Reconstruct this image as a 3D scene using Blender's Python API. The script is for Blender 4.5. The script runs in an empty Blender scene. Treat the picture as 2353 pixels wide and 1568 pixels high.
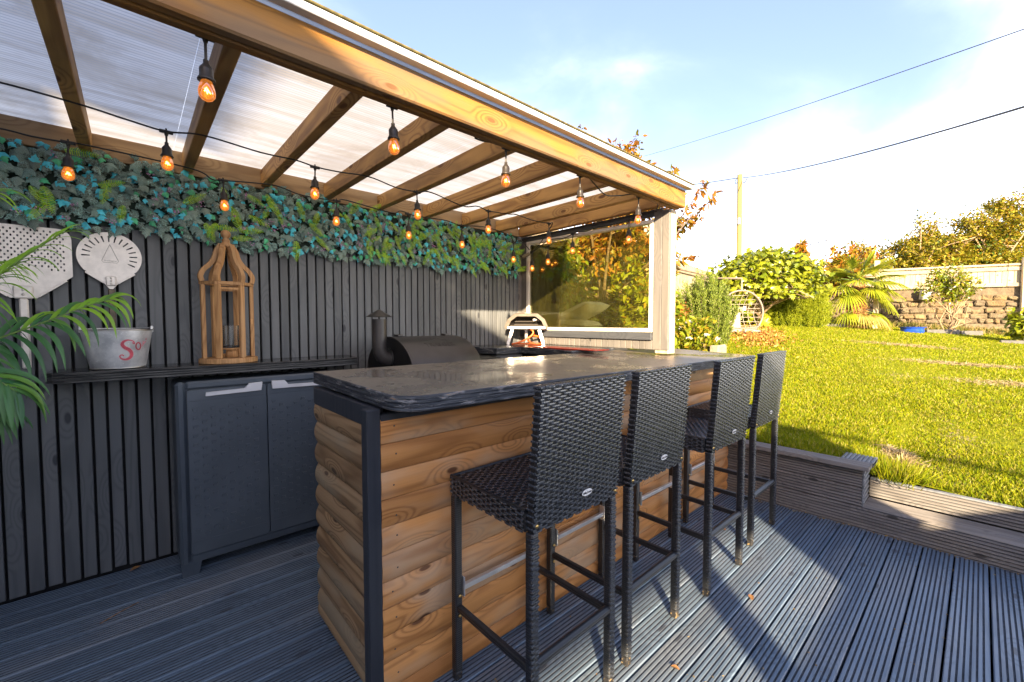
import bpy, math, random
import numpy as np
from mathutils import Vector, Matrix, noise as mnoise
PI = math.pi
SC = bpy.context.scene
COL = SC.collection
rnd = random.Random(7)
nrg = np.random.default_rng(11)

# ------------------------------------------------------------------ camera
cam_data = bpy.data.cameras.new('camera')
cam = bpy.data.objects.new('camera', cam_data); COL.objects.link(cam)
SC.camera = cam
CAM_H, YAW, PITCH, F = 1.25, math.radians(48.1), math.atan(42/968), 968.0
fw = Vector((math.cos(YAW)*math.cos(PITCH), math.sin(YAW)*math.cos(PITCH), -math.sin(PITCH)))
rt = Vector((math.sin(YAW), -math.cos(YAW), 0))
up = rt.cross(fw)
cam.matrix_world = Matrix(((rt.x, up.x, -fw.x, 0), (rt.y, up.y, -fw.y, 0), (rt.z, up.z, -fw.z, CAM_H), (0, 0, 0, 1)))
cam_data.sensor_width = 36; cam_data.lens = 36*F/2353
cam_data.clip_start = 0.02; cam_data.clip_end = 1500

# ------------------------------------------------------------------ sky and sun
SUN_EL = math.radians(18.0)
SUN_AZ = math.atan2(-0.744, -0.668)          # direction towards the sun, measured from +X
world = bpy.data.worlds.new('World'); SC.world = world; world.use_nodes = True
wt = world.node_tree; wt.nodes.clear()
def wn(t, **k):
    n = wt.nodes.new(t)
    for a, b in k.items(): setattr(n, a, b)
    return n
wo = wn('ShaderNodeOutputWorld'); bg = wn('ShaderNodeBackground')
sky = wn('ShaderNodeTexSky', sky_type='NISHITA', sun_disc=False, sun_elevation=SUN_EL,
         sun_rotation=math.atan2(-0.668, -0.744), air_density=1.0, dust_density=1.6, ozone_density=1.0)
SKY_STRENGTH = 0.14
bg.inputs['Strength'].default_value = SKY_STRENGTH
tc = wn('ShaderNodeTexCoord')
sepw = wn('ShaderNodeSeparateXYZ'); wt.links.new(tc.outputs['Generated'], sepw.inputs[0])
mp = wn('ShaderNodeMapping'); mp.inputs['Scale'].default_value = (1.0, 1.0, 2.2); mp.inputs['Location'].default_value = (3.3, 5.2, 1.7)
wt.links.new(tc.outputs['Generated'], mp.inputs[0])
cn = wn('ShaderNodeTexNoise'); cn.inputs['Scale'].default_value = 1.7; cn.inputs['Detail'].default_value = 7; cn.inputs['Roughness'].default_value = 0.52
cn.inputs['Distortion'].default_value = 0.5
wt.links.new(mp.outputs[0], cn.inputs['Vector'])
def wmath(op, a, b=None, c=None, clamp=False):
    n = wn('ShaderNodeMath', operation=op); n.use_clamp = clamp
    for i, v in enumerate((a, b, c)):
        if v is None: continue
        if isinstance(v, (int, float)): n.inputs[i].default_value = v
        else: wt.links.new(v, n.inputs[i])
    return n.outputs[0]
# cloud cover: noise, thicker towards the horizon
hz = wmath('MULTIPLY_ADD', sepw.outputs['Z'], -0.80, 0.42)
cov = wmath('ADD', cn.outputs['Fac'], hz)
mr = wn('ShaderNodeMapRange', interpolation_type='SMOOTHSTEP')
mr.inputs['From Min'].default_value = 0.36; mr.inputs['From Max'].default_value = 1.0
wt.links.new(cov, mr.inputs['Value'])
mixc = wn('ShaderNodeMix', data_type='RGBA')
CLOUD = 8.0
mixc.inputs['B'].default_value = (CLOUD*1.0, CLOUD*0.985, CLOUD*0.98, 1)
lift = wn('ShaderNodeMix', data_type='RGBA', blend_type='ADD'); lift.inputs['Factor'].default_value = 1.0
lift.inputs['B'].default_value = (0.26, 0.33, 0.44, 1)      # thin high veil that pales the blue
tint = wn('ShaderNodeMix', data_type='RGBA', blend_type='MULTIPLY'); tint.inputs['Factor'].default_value = 1.0; tint.inputs['B'].default_value = (0.40, 0.365, 0.43, 1)
wt.links.new(sky.outputs[0], tint.inputs['A']); wt.links.new(tint.outputs['Result'], lift.inputs['A'])
wt.links.new(wmath('POWER', mr.outputs[0], 2.2), mixc.inputs['Factor'])
wt.links.new(lift.outputs['Result'], mixc.inputs['A'])
wt.links.new(mixc.outputs['Result'], bg.inputs['Color'])
wt.links.new(bg.outputs[0], wo.inputs[0])
sun_d = bpy.data.lights.new('sun', 'SUN'); sun_d.energy = 4.2; sun_d.angle = math.radians(0.6); sun_d.color = (1.0, 0.79, 0.52)
sun = bpy.data.objects.new('sun', sun_d); COL.objects.link(sun)
sdir = Vector((math.cos(SUN_EL)*math.cos(SUN_AZ), math.cos(SUN_EL)*math.sin(SUN_AZ), math.sin(SUN_EL)))
sun.location = (-10, -12, 8); sun.rotation_euler = sdir.to_track_quat('Z', 'Y').to_euler()
vs = SC.view_settings
vs.view_transform = 'Standard'; vs.look = 'None'; vs.exposure = 2.48; vs.gamma = 1.0; vs.use_curve_mapping = False

# ------------------------------------------------------------------ material helpers
class Mat:
    def __init__(s, name):
        s.m = bpy.data.materials.new(name); s.m.use_nodes = True
        s.t = s.m.node_tree; s.b = s.t.nodes['Principled BSDF']; s.out = s.t.nodes['Material Output']
    def n(s, t, **k):
        n = s.t.nodes.new('ShaderNode'+t)
        for a, v in k.items():
            if a.startswith('i_'): s.set(n.inputs[a[2:].replace('_', ' ')], v)
            else: setattr(n, a, v)
        return n
    def set(s, sock, v):
        if isinstance(v, bpy.types.NodeSocket): s.t.links.new(v, sock)
        else:
            if isinstance(v, (tuple, list)) and len(v) == 3 and sock.type == 'RGBA': v = (*v, 1)
            sock.default_value = v
    def math(s, op, a, b=None, c=None, clamp=False):
        n = s.t.nodes.new('ShaderNodeMath'); n.operation = op; n.use_clamp = clamp
        for i, v in enumerate((a, b, c)):
            if v is not None: s.set(n.inputs[i], v)
        return n.outputs[0]
    def mix(s, f, a, b, blend='MIX'):
        n = s.t.nodes.new('ShaderNodeMix'); n.data_type = 'RGBA'; n.blend_type = blend
        s.set(n.inputs['Factor'], f); s.set(n.inputs['A'], a); s.set(n.inputs['B'], b)
        return n.outputs['Result']
    def rng(s, v, a, b, c=0.0, d=1.0, smooth=True):
        n = s.t.nodes.new('ShaderNodeMapRange'); n.interpolation_type = 'SMOOTHSTEP' if smooth else 'LINEAR'
        for k, x in zip(('Value', 'From Min', 'From Max', 'To Min', 'To Max'), (v, a, b, c, d)): s.set(n.inputs[k], x)
        return n.outputs['Result']
    def coord(s, rand=True, scale=(1, 1, 1), kind='Object'):
        tcn = s.n('TexCoord')
        v = tcn.outputs[kind]
        if rand:
            oi = s.n('ObjectInfo')
            r = s.math('MULTIPLY', oi.outputs['Random'], 37.0)
            va = s.n('VectorMath', operation='ADD'); s.t.links.new(v, va.inputs[0])
            cx = s.n('CombineXYZ'); s.set(cx.inputs[0], r); s.set(cx.inputs[1], s.math('MULTIPLY', r, 1.7)); s.set(cx.inputs[2], s.math('MULTIPLY', r, 0.63))
            s.t.links.new(cx.outputs[0], va.inputs[1]); v = va.outputs[0]
        if scale != (1, 1, 1):
            vm = s.n('VectorMath', operation='MULTIPLY'); s.t.links.new(v, vm.inputs[0]); vm.inputs[1].default_value = scale
            v = vm.outputs[0]
        return v
    def noise(s, v, scale, detail=3, rough=0.55, dist=0.0):
        n = s.n('TexNoise'); s.set(n.inputs['Vector'], v)
        n.inputs['Scale'].default_value = scale; n.inputs['Detail'].default_value = detail
        n.inputs['Roughness'].default_value = rough; n.inputs['Distortion'].default_value = dist
        return n.outputs['Fac']
    def bump(s, h, strength=0.3, dist=0.002):
        n = s.n('Bump'); n.inputs['Strength'].default_value = strength; n.inputs['Distance'].default_value = dist
        s.set(n.inputs['Height'], h); s.t.links.new(n.outputs[0], s.b.inputs['Normal'])
    def fin(s, color=None, rough=0.5, metal=0.0, spec=0.5, **k):
        if color is not None: s.set(s.b.inputs['Base Color'], color)
        s.set(s.b.inputs['Roughness'], rough); s.b.inputs['Metallic'].default_value = metal
        s.set(s.b.inputs['Specular IOR Level'], spec)
        for a, v in k.items(): s.set(s.b.inputs[a.replace('_', ' ')], v)
        return s.m

def wood(name, light, dark, axis='X', freq=9.0, grain=1.0, rough=0.6, knots=True, stain=None, stain_amt=0.5, spec=0.3, bump=0.35, vary=0.25, size=1.0, streak=0.5, knotc=None):
    """planed or sawn timber: contour-line figure, fine streaks and knots running along one axis"""
    M = Mat(name)
    al = 0.09
    sc = {'X': (al, 1, 1), 'Y': (1, al, 1), 'Z': (1, 1, al)}[axis]
    v = M.coord(True, sc)
    k2 = {'X': (0.30, 1, 1), 'Y': (1, 0.30, 1), 'Z': (1, 1, 0.30)}[axis]
    f = M.noise(v, 7.0*size, 1.5, 0.4, 0.15)
    if knots:
        vk = M.n('SeparateXYZ'); M.t.links.new(M.coord(True), vk.inputs[0])
        ia, ib, ic = {'X': (0, 1, 2), 'Y': (1, 0, 2), 'Z': (2, 0, 1)}[axis]
        cv = M.n('CombineXYZ'); M.set(cv.inputs[0], M.math('MULTIPLY', vk.outputs[ia], 0.42)); M.set(cv.inputs[1], M.math('ADD', vk.outputs[ib], vk.outputs[ic]))
        vo = M.n('TexVoronoi', voronoi_dimensions='2D'); M.t.links.new(cv.outputs[0], vo.inputs['Vector']); vo.inputs['Scale'].default_value = 6.0*size; vo.inputs['Randomness'].default_value = 1
        d = vo.outputs['Distance']
        kb = M.rng(d, 0.0, 0.36, 0.9, 0.0)
        f = M.math('ADD', f, M.math('MULTIPLY', kb, 0.42))
        core = M.rng(d, 0.045, 0.085, 1.0, 0.0)
        sepc = M.n('SeparateColor'); M.t.links.new(vo.outputs['Color'], sepc.inputs[0])
        sel = M.rng(sepc.outputs[0], 0.48, 0.52, 0.0, 1.0)
        core = M.math('MULTIPLY', core, sel)
    s1 = M.math('SINE', M.math('MULTIPLY', f, freq*2*PI))
    ring = M.math('POWER', M.math('MULTIPLY_ADD', s1, 0.5, 0.5), 2.2)
    sc3 = {'X': (0.025, 1, 1), 'Y': (1, 0.025, 1), 'Z': (1, 1, 0.025)}[axis]
    fine = M.noise(M.coord(True, sc3), 160, 3, 0.65)
    big = M.noise(M.coord(True, sc), 4.0, 3, 0.6)
    a = M.math('MULTIPLY', ring, 0.55*grain)
    a = M.math('ADD', a, M.math('MULTIPLY', M.math('SUBTRACT', fine, 0.5), 1.1*streak*grain))
    a = M.math('ADD', a, M.math('MULTIPLY', M.math('SUBTRACT', big, 0.5), 0.9*grain))
    a = M.math('ADD', a, 0.22, clamp=True)
    col = M.mix(a, light, dark)
    if stain:
        st = M.noise(M.coord(True, tuple(x if x == 1 else 0.35 for x in sc)), 3.2, 4, 0.62)
        col = M.mix(M.rng(st, 0.47, 0.66, 0.0, stain_amt), col, stain)
    if knots:
        col = M.mix(M.math('MULTIPLY', core, 0.85), col, knotc or tuple(x*0.35 for x in dark))
    oi = M.n('ObjectInfo')
    hv = M.n('HueSaturation'); M.set(hv.inputs['Color'], col)
    M.set(hv.inputs['Value'], M.math('MULTIPLY_ADD', oi.outputs['Random'], vary, 1-vary/2))
    M.bump(M.math('ADD', M.math('MULTIPLY', ring, 0.4), fine), bump, 0.0015)
    return M.fin(hv.outputs['Color'], rough, 0, spec)

def plain(name, color, rough=0.5, metal=0.0, spec=0.5, var=0.12, vscale=12, bump=0.0, bscale=80, bdist=0.001, **k):
    M = Mat(name); v = M.coord(True)
    nz = M.noise(v, vscale, 4, 0.6)
    f = M.rng(nz, 0.3, 0.7)
    c = M.mix(f, tuple(max(0, x*(1-var)) for x in color), tuple(x*(1+var) for x in color))
    if bump: M.bump(M.noise(v, bscale, 3), bump, bdist)
    r = M.math('MULTIPLY_ADD', M.math('SUBTRACT', nz, 0.5), 0.25, rough) if rough > 0.12 else rough
    return M.fin(c, r, metal, spec, **k)

def leafmat(name, colors, rough=0.5, trans=0.35, spec=0.35, noise_amt=0.3, vscale=30):
    """foliage: one tone per leaf (mesh island or object), thin enough to glow a little from behind"""
    M = Mat(name)
    g = M.n('NewGeometry'); oi = M.n('ObjectInfo')
    r = M.math('FRACT', M.math('ADD', g.outputs['Random Per Island'], M.math('MULTIPLY', oi.outputs['Random'], 7.13)))
    cr = M.n('ValToRGB'); M.set(cr.inputs[0], r); cr.color_ramp.interpolation = 'LINEAR'
    el = cr.color_ramp.elements
    n = len(colors)
    el[0].position = 0; el[0].color = (*colors[0], 1); el[1].position = 1; el[1].color = (*colors[-1], 1)
    for i in range(1, n-1):
        e = el.new(i/(n-1)); e.color = (*colors[i], 1)
    nz = M.noise(M.coord(False), vscale, 3)
    hv = M.n('HueSaturation'); M.set(hv.inputs['Color'], cr.outputs[0]); M.set(hv.inputs['Value'], M.math('MULTIPLY_ADD', nz, noise_amt*2, 1-noise_amt))
    c = hv.outputs['Color']
    M.fin(c, rough, 0, spec)
    if trans > 0:
        tr = M.n('BsdfTranslucent'); M.set(tr.inputs[0], c)
        mx = M.n('MixShader'); mx.inputs[0].default_value = trans
        M.t.links.new(M.b.outputs[0], mx.inputs[1]); M.t.links.new(tr.outputs[0], mx.inputs[2]); M.t.links.new(mx.outputs[0], M.out.inputs[0])
    return M.m

# ------------------------------------------------------------------ mesh helpers
class MB:
    def __init__(s): s.v = []; s.f = []; s.sm = []
    def add(s, vs, fs, smooth=False):
        o = len(s.v); s.v += [tuple(p) for p in vs]; s.f += [tuple(i+o for i in f) for f in fs]; s.sm += [smooth]*len(fs)
        return s
    def box(s, x0, x1, y0, y1, z0, z1):
        if x0 > x1: x0, x1 = x1, x0
        if y0 > y1: y0, y1 = y1, y0
        if z0 > z1: z0, z1 = z1, z0
        return s.add([(x0,y0,z0),(x1,y0,z0),(x1,y1,z0),(x0,y1,z0),(x0,y0,z1),(x1,y0,z1),(x1,y1,z1),(x0,y1,z1)],
                     [(0,3,2,1),(4,5,6,7),(0,1,5,4),(1,2,6,5),(2,3,7,6),(3,0,4,7)])
    def cbox(s, x0, x1, y0, y1, z0, z1, c=0.003, jit=0.0, M=None):
        """box with chamfered edges"""
        if x0 > x1: x0, x1 = x1, x0
        if y0 > y1: y0, y1 = y1, y0
        if z0 > z1: z0, z1 = z1, z0
        c = min(c, (x1-x0)*0.45, (y1-y0)*0.45, (z1-z0)*0.45)
        X = (x0, x1); Y = (y0, y1); Z = (z0, z1); idx = {}; vs = []
        for i in (0, 1):
            for j in (0, 1):
                for k in (0, 1):
                    sx = 1-2*i; sy = 1-2*j; sz = 1-2*k
                    jx, jy, jz = ((rnd.uniform(-jit, jit) for _ in range(3)) if jit else (0, 0, 0))
                    for a in range(3):
                        p = [X[i]+sx*c+jx, Y[j]+sy*c+jy, Z[k]+sz*c+jz]
                        p[a] -= (sx, sy, sz)[a]*c
                        idx[(i, j, k, a)] = len(vs); vs.append(tuple(p))
        g = lambda i, j, k, a: idx[(i, j, k, a)]
        fs = []
        for i in (0, 1):
            q = [g(i,0,0,0), g(i,1,0,0), g(i,1,1,0), g(i,0,1,0)]; fs.append(q if i else q[::-1])
            q = [g(0,i,0,1), g(0,i,1,1), g(1,i,1,1), g(1,i,0,1)]; fs.append(q if i else q[::-1])
            q = [g(0,0,i,2), g(1,0,i,2), g(1,1,i,2), g(0,1,i,2)]; fs.append(q if i else q[::-1])
        for j in (0, 1):
            for k in (0, 1):
                q = [g(0,j,k,1), g(1,j,k,1), g(1,j,k,2), g(0,j,k,2)]; fs.append(q if (j == k) ^ (j == 0) else q[::-1])
                q = [g(j,0,k,0), g(j,1,k,0), g(j,1,k,2), g(j,0,k,2)]; fs.append(q if (j == k) ^ (j == 1) else q[::-1])
                q = [g(j,k,0,0), g(j,k,1,0), g(j,k,1,1), g(j,k,0,1)]; fs.append(q if (j == k) ^ (j == 0) else q[::-1])
        for i in (0, 1):
            for j in (0, 1):
                for k in (0, 1):
                    q = [g(i,j,k,0), g(i,j,k,1), g(i,j,k,2)]; fs.append(q if (i+j+k) % 2 else q[::-1])
        if M is not None: vs = [tuple(M @ Vector(p)) for p in vs]
        return s.add(vs, fs)
    def tube(s, pts, r, n=8, caps=True, smooth=True):
        pts = [Vector(p) for p in pts]; m = len(pts)
        rs = r if isinstance(r, (list, tuple)) else [r]*m
        vs = []; prev = None
        for i, p in enumerate(pts):
            d = (pts[min(i+1, m-1)]-pts[max(i-1, 0)])
            d = d.normalized() if d.length > 1e-9 else Vector((0, 0, 1))
            if prev is None:
                a = d.cross(Vector((0, 0, 1)) if abs(d.z) < 0.9 else Vector((1, 0, 0))).normalized()
            else:
                a = (prev - d*prev.dot(d)); a = a.normalized() if a.length > 1e-6 else d.orthogonal().normalized()
            prev = a; b = d.cross(a)
            for k in range(n):
                t = 2*PI*k/n; vs.append(p + (a*math.cos(t)+b*math.sin(t))*rs[i])
        fs = [(i*n+k, i*n+(k+1) % n, (i+1)*n+(k+1) % n, (i+1)*n+k) for i in range(m-1) for k in range(n)]
        s.add(vs, fs, smooth)
        if caps: 
            s.add(vs[:n], [tuple(range(n))[::-1]]); s.add(vs[-n:], [tuple(range(n))])
        return s
    def bar(s, p0, p1, w, h, upv=(0, 0, 1), c=0.0):
        """rectangular bar from p0 to p1, width w sideways, h along upv"""
        p0 = Vector(p0); p1 = Vector(p1); d = (p1-p0); L = d.length; d = d/L
        u = Vector(upv); u = (u-d*u.dot(d)).normalized(); w_ = u.cross(d)
        Mx = Matrix(((d.x, w_.x, u.x, p0.x), (d.y, w_.y, u.y, p0.y), (d.z, w_.z, u.z, p0.z), (0, 0, 0, 1)))
        return s.cbox(0, L, -w/2, w/2, -h/2, h/2, c or min(w, h)*0.12, M=Mx)
    def lathe(s, prof, n=20, c=(0, 0, 0), M=None, smooth=True, sx=1.0, sy=1.0):
        vs = [(c[0]+r*math.cos(2*PI*k/n)*sx, c[1]+r*math.sin(2*PI*k/n)*sy, c[2]+z) for r, z in prof for k in range(n)]
        fs = [(i*n+k, i*n+(k+1) % n, (i+1)*n+(k+1) % n, (i+1)*n+k) for i in range(len(prof)-1) for k in range(n)]
        if M is not None: vs = [tuple(M @ Vector(p)) for p in vs]
        return s.add(vs, fs, smooth)
    def prism(s, poly, z0, z1, M=None, smooth=False):
        n = len(poly)
        vs = [(x, y, z0) for x, y in poly]+[(x, y, z1) for x, y in poly]
        if M is not None: vs = [tuple(M @ Vector(p)) for p in vs]
        s.add(vs, [tuple(range(n))[::-1], tuple(range(n, 2*n))])
        s.add(vs, [(i, (i+1) % n, n+(i+1) % n, n+i) for i in range(n)], smooth)
        return s
    def mesh(s, name, mat=None):
        me = bpy.data.meshes.new(name); me.from_pydata([tuple(p) for p in s.v], [], s.f); me.update()
        if any(s.sm): me.polygons.foreach_set('use_smooth', s.sm)
        if mat: me.materials.append(mat)
        return me
    def build(s, name, mat, parent=None, **k):
        return link(name, s.mesh(name, mat), parent, **k)

def AX(axis):   # matrix taking local z to the world axis
    return {'X': Matrix(((0,0,1,0),(1,0,0,0),(0,1,0,0),(0,0,0,1))), 'Y': Matrix(((1,0,0,0),(0,0,1,0),(0,-1,0,0),(0,0,0,1))), 'Z': Matrix.Identity(4)}[axis]

def link(name, me, parent=None, label=None, cat=None, group=None, kind=None, keep=True):
    o = bpy.data.objects.new(name, me); COL.objects.link(o)
    if parent is not None:
        o.parent = parent
        if keep:      # the mesh is written in world coordinates
            o.matrix_parent_inverse = WM[parent.name].inverted()
    tag(o, label, cat, group, kind)
    WM[o.name] = WM[parent.name] @ o.matrix_parent_inverse if parent is not None else Matrix.Identity(4)
    return o
WM = {}
def tag(o, label=None, cat=None, group=None, kind=None):
    if label: o['label'] = label
    if cat: o['category'] = cat
    if group: o['group'] = group
    if kind: o['kind'] = kind
    return o
def thing(name, label, cat, loc=(0, 0, 0), group=None, kind=None):
    o = bpy.data.objects.new(name, None); COL.objects.link(o); o.location = loc; o.empty_display_size = 0.1
    WM[o.name] = Matrix.Translation(Vector(loc))
    return tag(o, label, cat, group, kind)
def put(o, M):
    """set the placement of an object that shares mesh data (world placement)"""
    o.matrix_basis = (WM[o.parent.name] @ o.matrix_parent_inverse).inverted() @ M if o.parent else M
    WM[o.name] = M
    return o
def inst(name, me, parent, M):
    o = bpy.data.objects.new(name, me); COL.objects.link(o)
    if parent is not None:
        o.parent = parent; o.matrix_parent_inverse = WM[parent.name].inverted()
    o.matrix_basis = M; WM[o.name] = M
    return o
def copy_tree(o, parent=None):
    c = o.copy(); COL.objects.link(c)
    if parent is not None: c.parent = parent
    for ch in list(o.children): copy_tree(ch, c)
    return c
def fastmesh(name, V, Fc, mat, smooth=False):
    """V (n,3) array; Fc (m,k) array of k-gons"""
    me = bpy.data.meshes.new(name); m, k = Fc.shape
    me.vertices.add(len(V)); me.vertices.foreach_set('co', np.ascontiguousarray(V, dtype=np.float32).ravel())
    me.loops.add(m*k); me.loops.foreach_set('vertex_index', np.ascontiguousarray(Fc, dtype=np.int32).ravel())
    me.polygons.add(m); me.polygons.foreach_set('loop_start', np.arange(0, m*k, k, dtype=np.int32))
    try: me.polygons.foreach_set('loop_total', np.full(m, k, dtype=np.int32))
    except Exception: pass
    if smooth: me.polygons.foreach_set('use_smooth', np.ones(m, dtype=bool))
    me.update(calc_edges=True); me.validate()
    if mat: me.materials.append(mat)
    return me
def scatter(tv, tf, pos, R, S):
    """copies of a template (tv n×3, tf m×k) at pos with rotation matrices R (N,3,3) and sizes S"""
    tv = np.asarray(tv, float); tf = np.asarray(tf, int); N = len(pos)
    S = np.asarray(S, float); S = S[:, None] if S.ndim == 1 else S
    V = np.einsum('nij,nkj->nki', R, tv[None, :, :]*S[:, None, :])+np.asarray(pos)[:, None, :]
    Fc = tf[None]+(np.arange(N)*len(tv))[:, None, None]
    return V.reshape(-1, 3), Fc.reshape(-1, tf.shape[1])
def rots(dirs, normals):
    """frames with x along dirs and z near normals"""
    d = dirs/np.linalg.norm(dirs, axis=1, keepdims=True)
    y = np.cross(normals, d); y /= (np.linalg.norm(y, axis=1, keepdims=True)+1e-9)
    z = np.cross(d, y)
    return np.stack([d, y, z], axis=2)
def rand_dirs(n, bias=(0, 0, 0)):
    d = nrg.normal(size=(n, 3)); d /= np.linalg.norm(d, axis=1, keepdims=True); d += np.array(bias)
    return d/np.linalg.norm(d, axis=1, keepdims=True)
# leaf templates: tip along +x, quads
LEAF = (np.array([(0,0,0),(0.35,-0.22,0.05),(0.38,0,-0.02),(0.35,0.22,0.05),(0.75,-0.15,0.03),(0.78,0,-0.04),(0.75,0.15,0.03),(1,0,-0.12)]),
        np.array([(0,1,2,2),(0,2,3,3),(1,4,5,2),(2,5,6,3),(4,7,5,5),(5,7,6,6)]))
LEAFT = (LEAF[0], np.array([(0,1,2),(0,2,3),(1,4,5),(1,5,2),(2,5,6),(2,6,3),(4,7,5),(5,7,6)]))
LEAF1 = (np.array([(0,0,0),(0.5,-0.28,0.05),(1,0,-0.05),(0.5,0.28,0.05)]), np.array([(0,1,2),(0,2,3)]))
BLADE = (np.array([(0,-0.5,0),(0,0.5,0),(0.6,0.3,0.12),(0.6,-0.3,0.12),(1,0,0.32)]), np.array([(0,1,2),(0,2,3),(3,2,4)]))
def ground_z(x, y):
    yc = min(max(y, -9), 5.5); t = min(max((x-3.3)/8, 0), 1); t = t*t*(3-2*t)
    e = min(max((6.0-x)/2.4, 0), 1)*min(max((0.56-y)/0.16, 0), 1)      # the lawn dips to the lower edging
    return 0.33+0.045*(min(x, 19)-3.4)+yc*(0.05+0.07*t if yc > 0 else 0.03+0.05*t)-0.085*e
# ------------------------------------------------------------------ materials
m_deck = wood('deck_paint', (0.150, 0.205, 0.270), (0.055, 0.085, 0.128), 'X', 8, 0.8, 0.34, True, (0.28, 0.27, 0.26), 0.35, spec=0.6, bump=0.5, vary=0.16, knotc=(0.05, 0.055, 0.07))
m_groove_shade = plain('groove_shade', (0.042, 0.050, 0.062), 0.9, var=0.4, vscale=40)  # painted shade: dark colour laid into the board grooves so they stand out
m_slat = wood('slat_paint', (0.150, 0.156, 0.162), (0.066, 0.074, 0.084), 'Z', 8, 0.6, 0.52, True, (0.15, 0.14, 0.135), 0.2, spec=0.35, bump=0.35, vary=0.30, knotc=(0.03, 0.032, 0.04), streak=0.35)
m_paint = wood('frame_paint', (0.085, 0.09, 0.10), (0.038, 0.042, 0.05), 'Y', 8, 0.6, 0.55, True, vary=0.25, knotc=(0.03, 0.03, 0.035))
m_paintz = wood('post_paint', (0.19, 0.175, 0.16), (0.10, 0.095, 0.09), 'Z', 8, 0.6, 0.6, True, (0.24, 0.21, 0.17), 0.3, vary=0.2, knotc=(0.04, 0.04, 0.045))
m_postblue = wood('corner_post_paint', (0.04, 0.045, 0.055), (0.02, 0.023, 0.03), 'Z', 8, 0.5, 0.45, False, (0.09, 0.09, 0.09), 0.2, vary=0.1)
m_boxg = plain('pale_storage_plastic', (0.13, 0.13, 0.125), 0.45, var=0.1)
m_black = plain('backing_black', (0.008, 0.008, 0.009), 0.8)
m_beam = wood('beam_timber', (0.37, 0.175, 0.035), (0.15, 0.06, 0.014), 'X', 10, 0.9, 0.62, True, (0.17, 0.12, 0.075), 0.7, vary=0.1, bump=0.6, knotc=(0.12, 0.055, 0.02), size=1.2)
m_rafter = wood('rafter_timber', (0.54, 0.31, 0.105), (0.24, 0.115, 0.04), 'Y', 8, 1.0, 0.62, True, (0.12, 0.06, 0.03), 0.55, vary=0.25, knotc=(0.11, 0.04, 0.015))
m_raw = wood('raw_post_timber', (0.66, 0.55, 0.37), (0.46, 0.33, 0.19), 'Z', 8, 0.7, 0.65, True, vary=0.1, knotc=(0.3, 0.16, 0.08))
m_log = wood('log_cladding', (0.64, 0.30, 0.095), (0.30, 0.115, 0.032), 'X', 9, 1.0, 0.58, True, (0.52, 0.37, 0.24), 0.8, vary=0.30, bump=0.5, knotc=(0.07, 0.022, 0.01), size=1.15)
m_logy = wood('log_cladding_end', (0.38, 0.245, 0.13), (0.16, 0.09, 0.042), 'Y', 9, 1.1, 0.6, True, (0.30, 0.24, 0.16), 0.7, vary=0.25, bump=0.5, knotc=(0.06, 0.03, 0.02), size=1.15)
m_slp = wood('planter_timber', (0.26, 0.24, 0.225), (0.12, 0.11, 0.10), 'Y', 9, 0.8, 0.62, True, (0.28, 0.23, 0.17), 0.5, vary=0.15, bump=0.6)
m_slpx = wood('planter_timber_x', (0.24, 0.25, 0.26), (0.11, 0.115, 0.12), 'X', 9, 0.8, 0.6, True, vary=0.15, bump=0.6)
m_fence = wood('fence_timber', (0.36, 0.30, 0.205), (0.20, 0.155, 0.10), 'Z', 7, 0.8, 0.7, True, (0.38, 0.32, 0.21), 0.4, vary=0.3)
m_fencey = wood('fence_rail_timber', (0.36, 0.30, 0.205), (0.20, 0.155, 0.10), 'Y', 7, 0.8, 0.7, True, vary=0.2)
m_teak = wood('lantern_wood', (0.58, 0.32, 0.135), (0.30, 0.14, 0.05), 'Z', 9, 0.9, 0.6, False, (0.42, 0.28, 0.16), 0.5, vary=0.25, size=2.5)
m_pvc = plain('white_window_frame', (0.80, 0.74, 0.64), 0.35, var=0.04)
m_rubber = plain('black_rubber', (0.014, 0.013, 0.013), 0.45)
m_socket = plain('socket_plastic', (0.03, 0.024, 0.02), 0.38)
m_alu = plain('brushed_aluminium', (0.62, 0.60, 0.57), 0.32, 1.0, var=0.08, vscale=25)
m_alud = plain('dull_aluminium', (0.70, 0.65, 0.60), 0.42, 0.3, var=0.12, vscale=18)
m_steel = plain('bracket_steel', (0.68, 0.68, 0.68), 0.38, 0.7, var=0.1)
m_brass = plain('brass_bolt', (0.62, 0.42, 0.15), 0.3, 1.0)
m_cab = plain('cupboard_plastic', (0.062, 0.078, 0.098), 0.42, var=0.10, vscale=5, bump=0.25, bscale=220, bdist=0.0006)
m_cabd = plain('cupboard_door_plastic', (0.075, 0.092, 0.112), 0.40, var=0.10, vscale=5, bump=0.2, bscale=240, bdist=0.0006)
m_handle = plain('grey_handle_plastic', (0.60, 0.60, 0.62), 0.4, var=0.04)
m_grill = plain('grill_enamel', (0.055, 0.050, 0.047), 0.36, 0.3, var=0.2, vscale=8, bump=0.25, bscale=420, bdist=0.0004)
m_grillb = plain('grill_black', (0.008, 0.008, 0.008), 0.45, var=0.2)
m_oven = plain('oven_carbon_coating', (0.155, 0.13, 0.105), 0.5, 0.2, var=0.15, vscale=18, bump=0.2, bscale=300)
m_ovin = plain('oven_inside_dark', (0.03, 0.022, 0.016), 0.7)
m_hose = plain('orange_hose', (0.75, 0.13, 0.015), 0.35, var=0.06)
m_redb = plain('red_plastic_board', (0.70, 0.045, 0.015), 0.35, var=0.15)
m_wick = plain('wicker_strand', (0.050, 0.056, 0.066), 0.26, var=0.3, vscale=60, spec=0.8)
m_wickd = plain('wicker_dark', (0.010, 0.010, 0.011), 0.5)
M = Mat('wrapped_leg'); v = M.coord(False)
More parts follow.
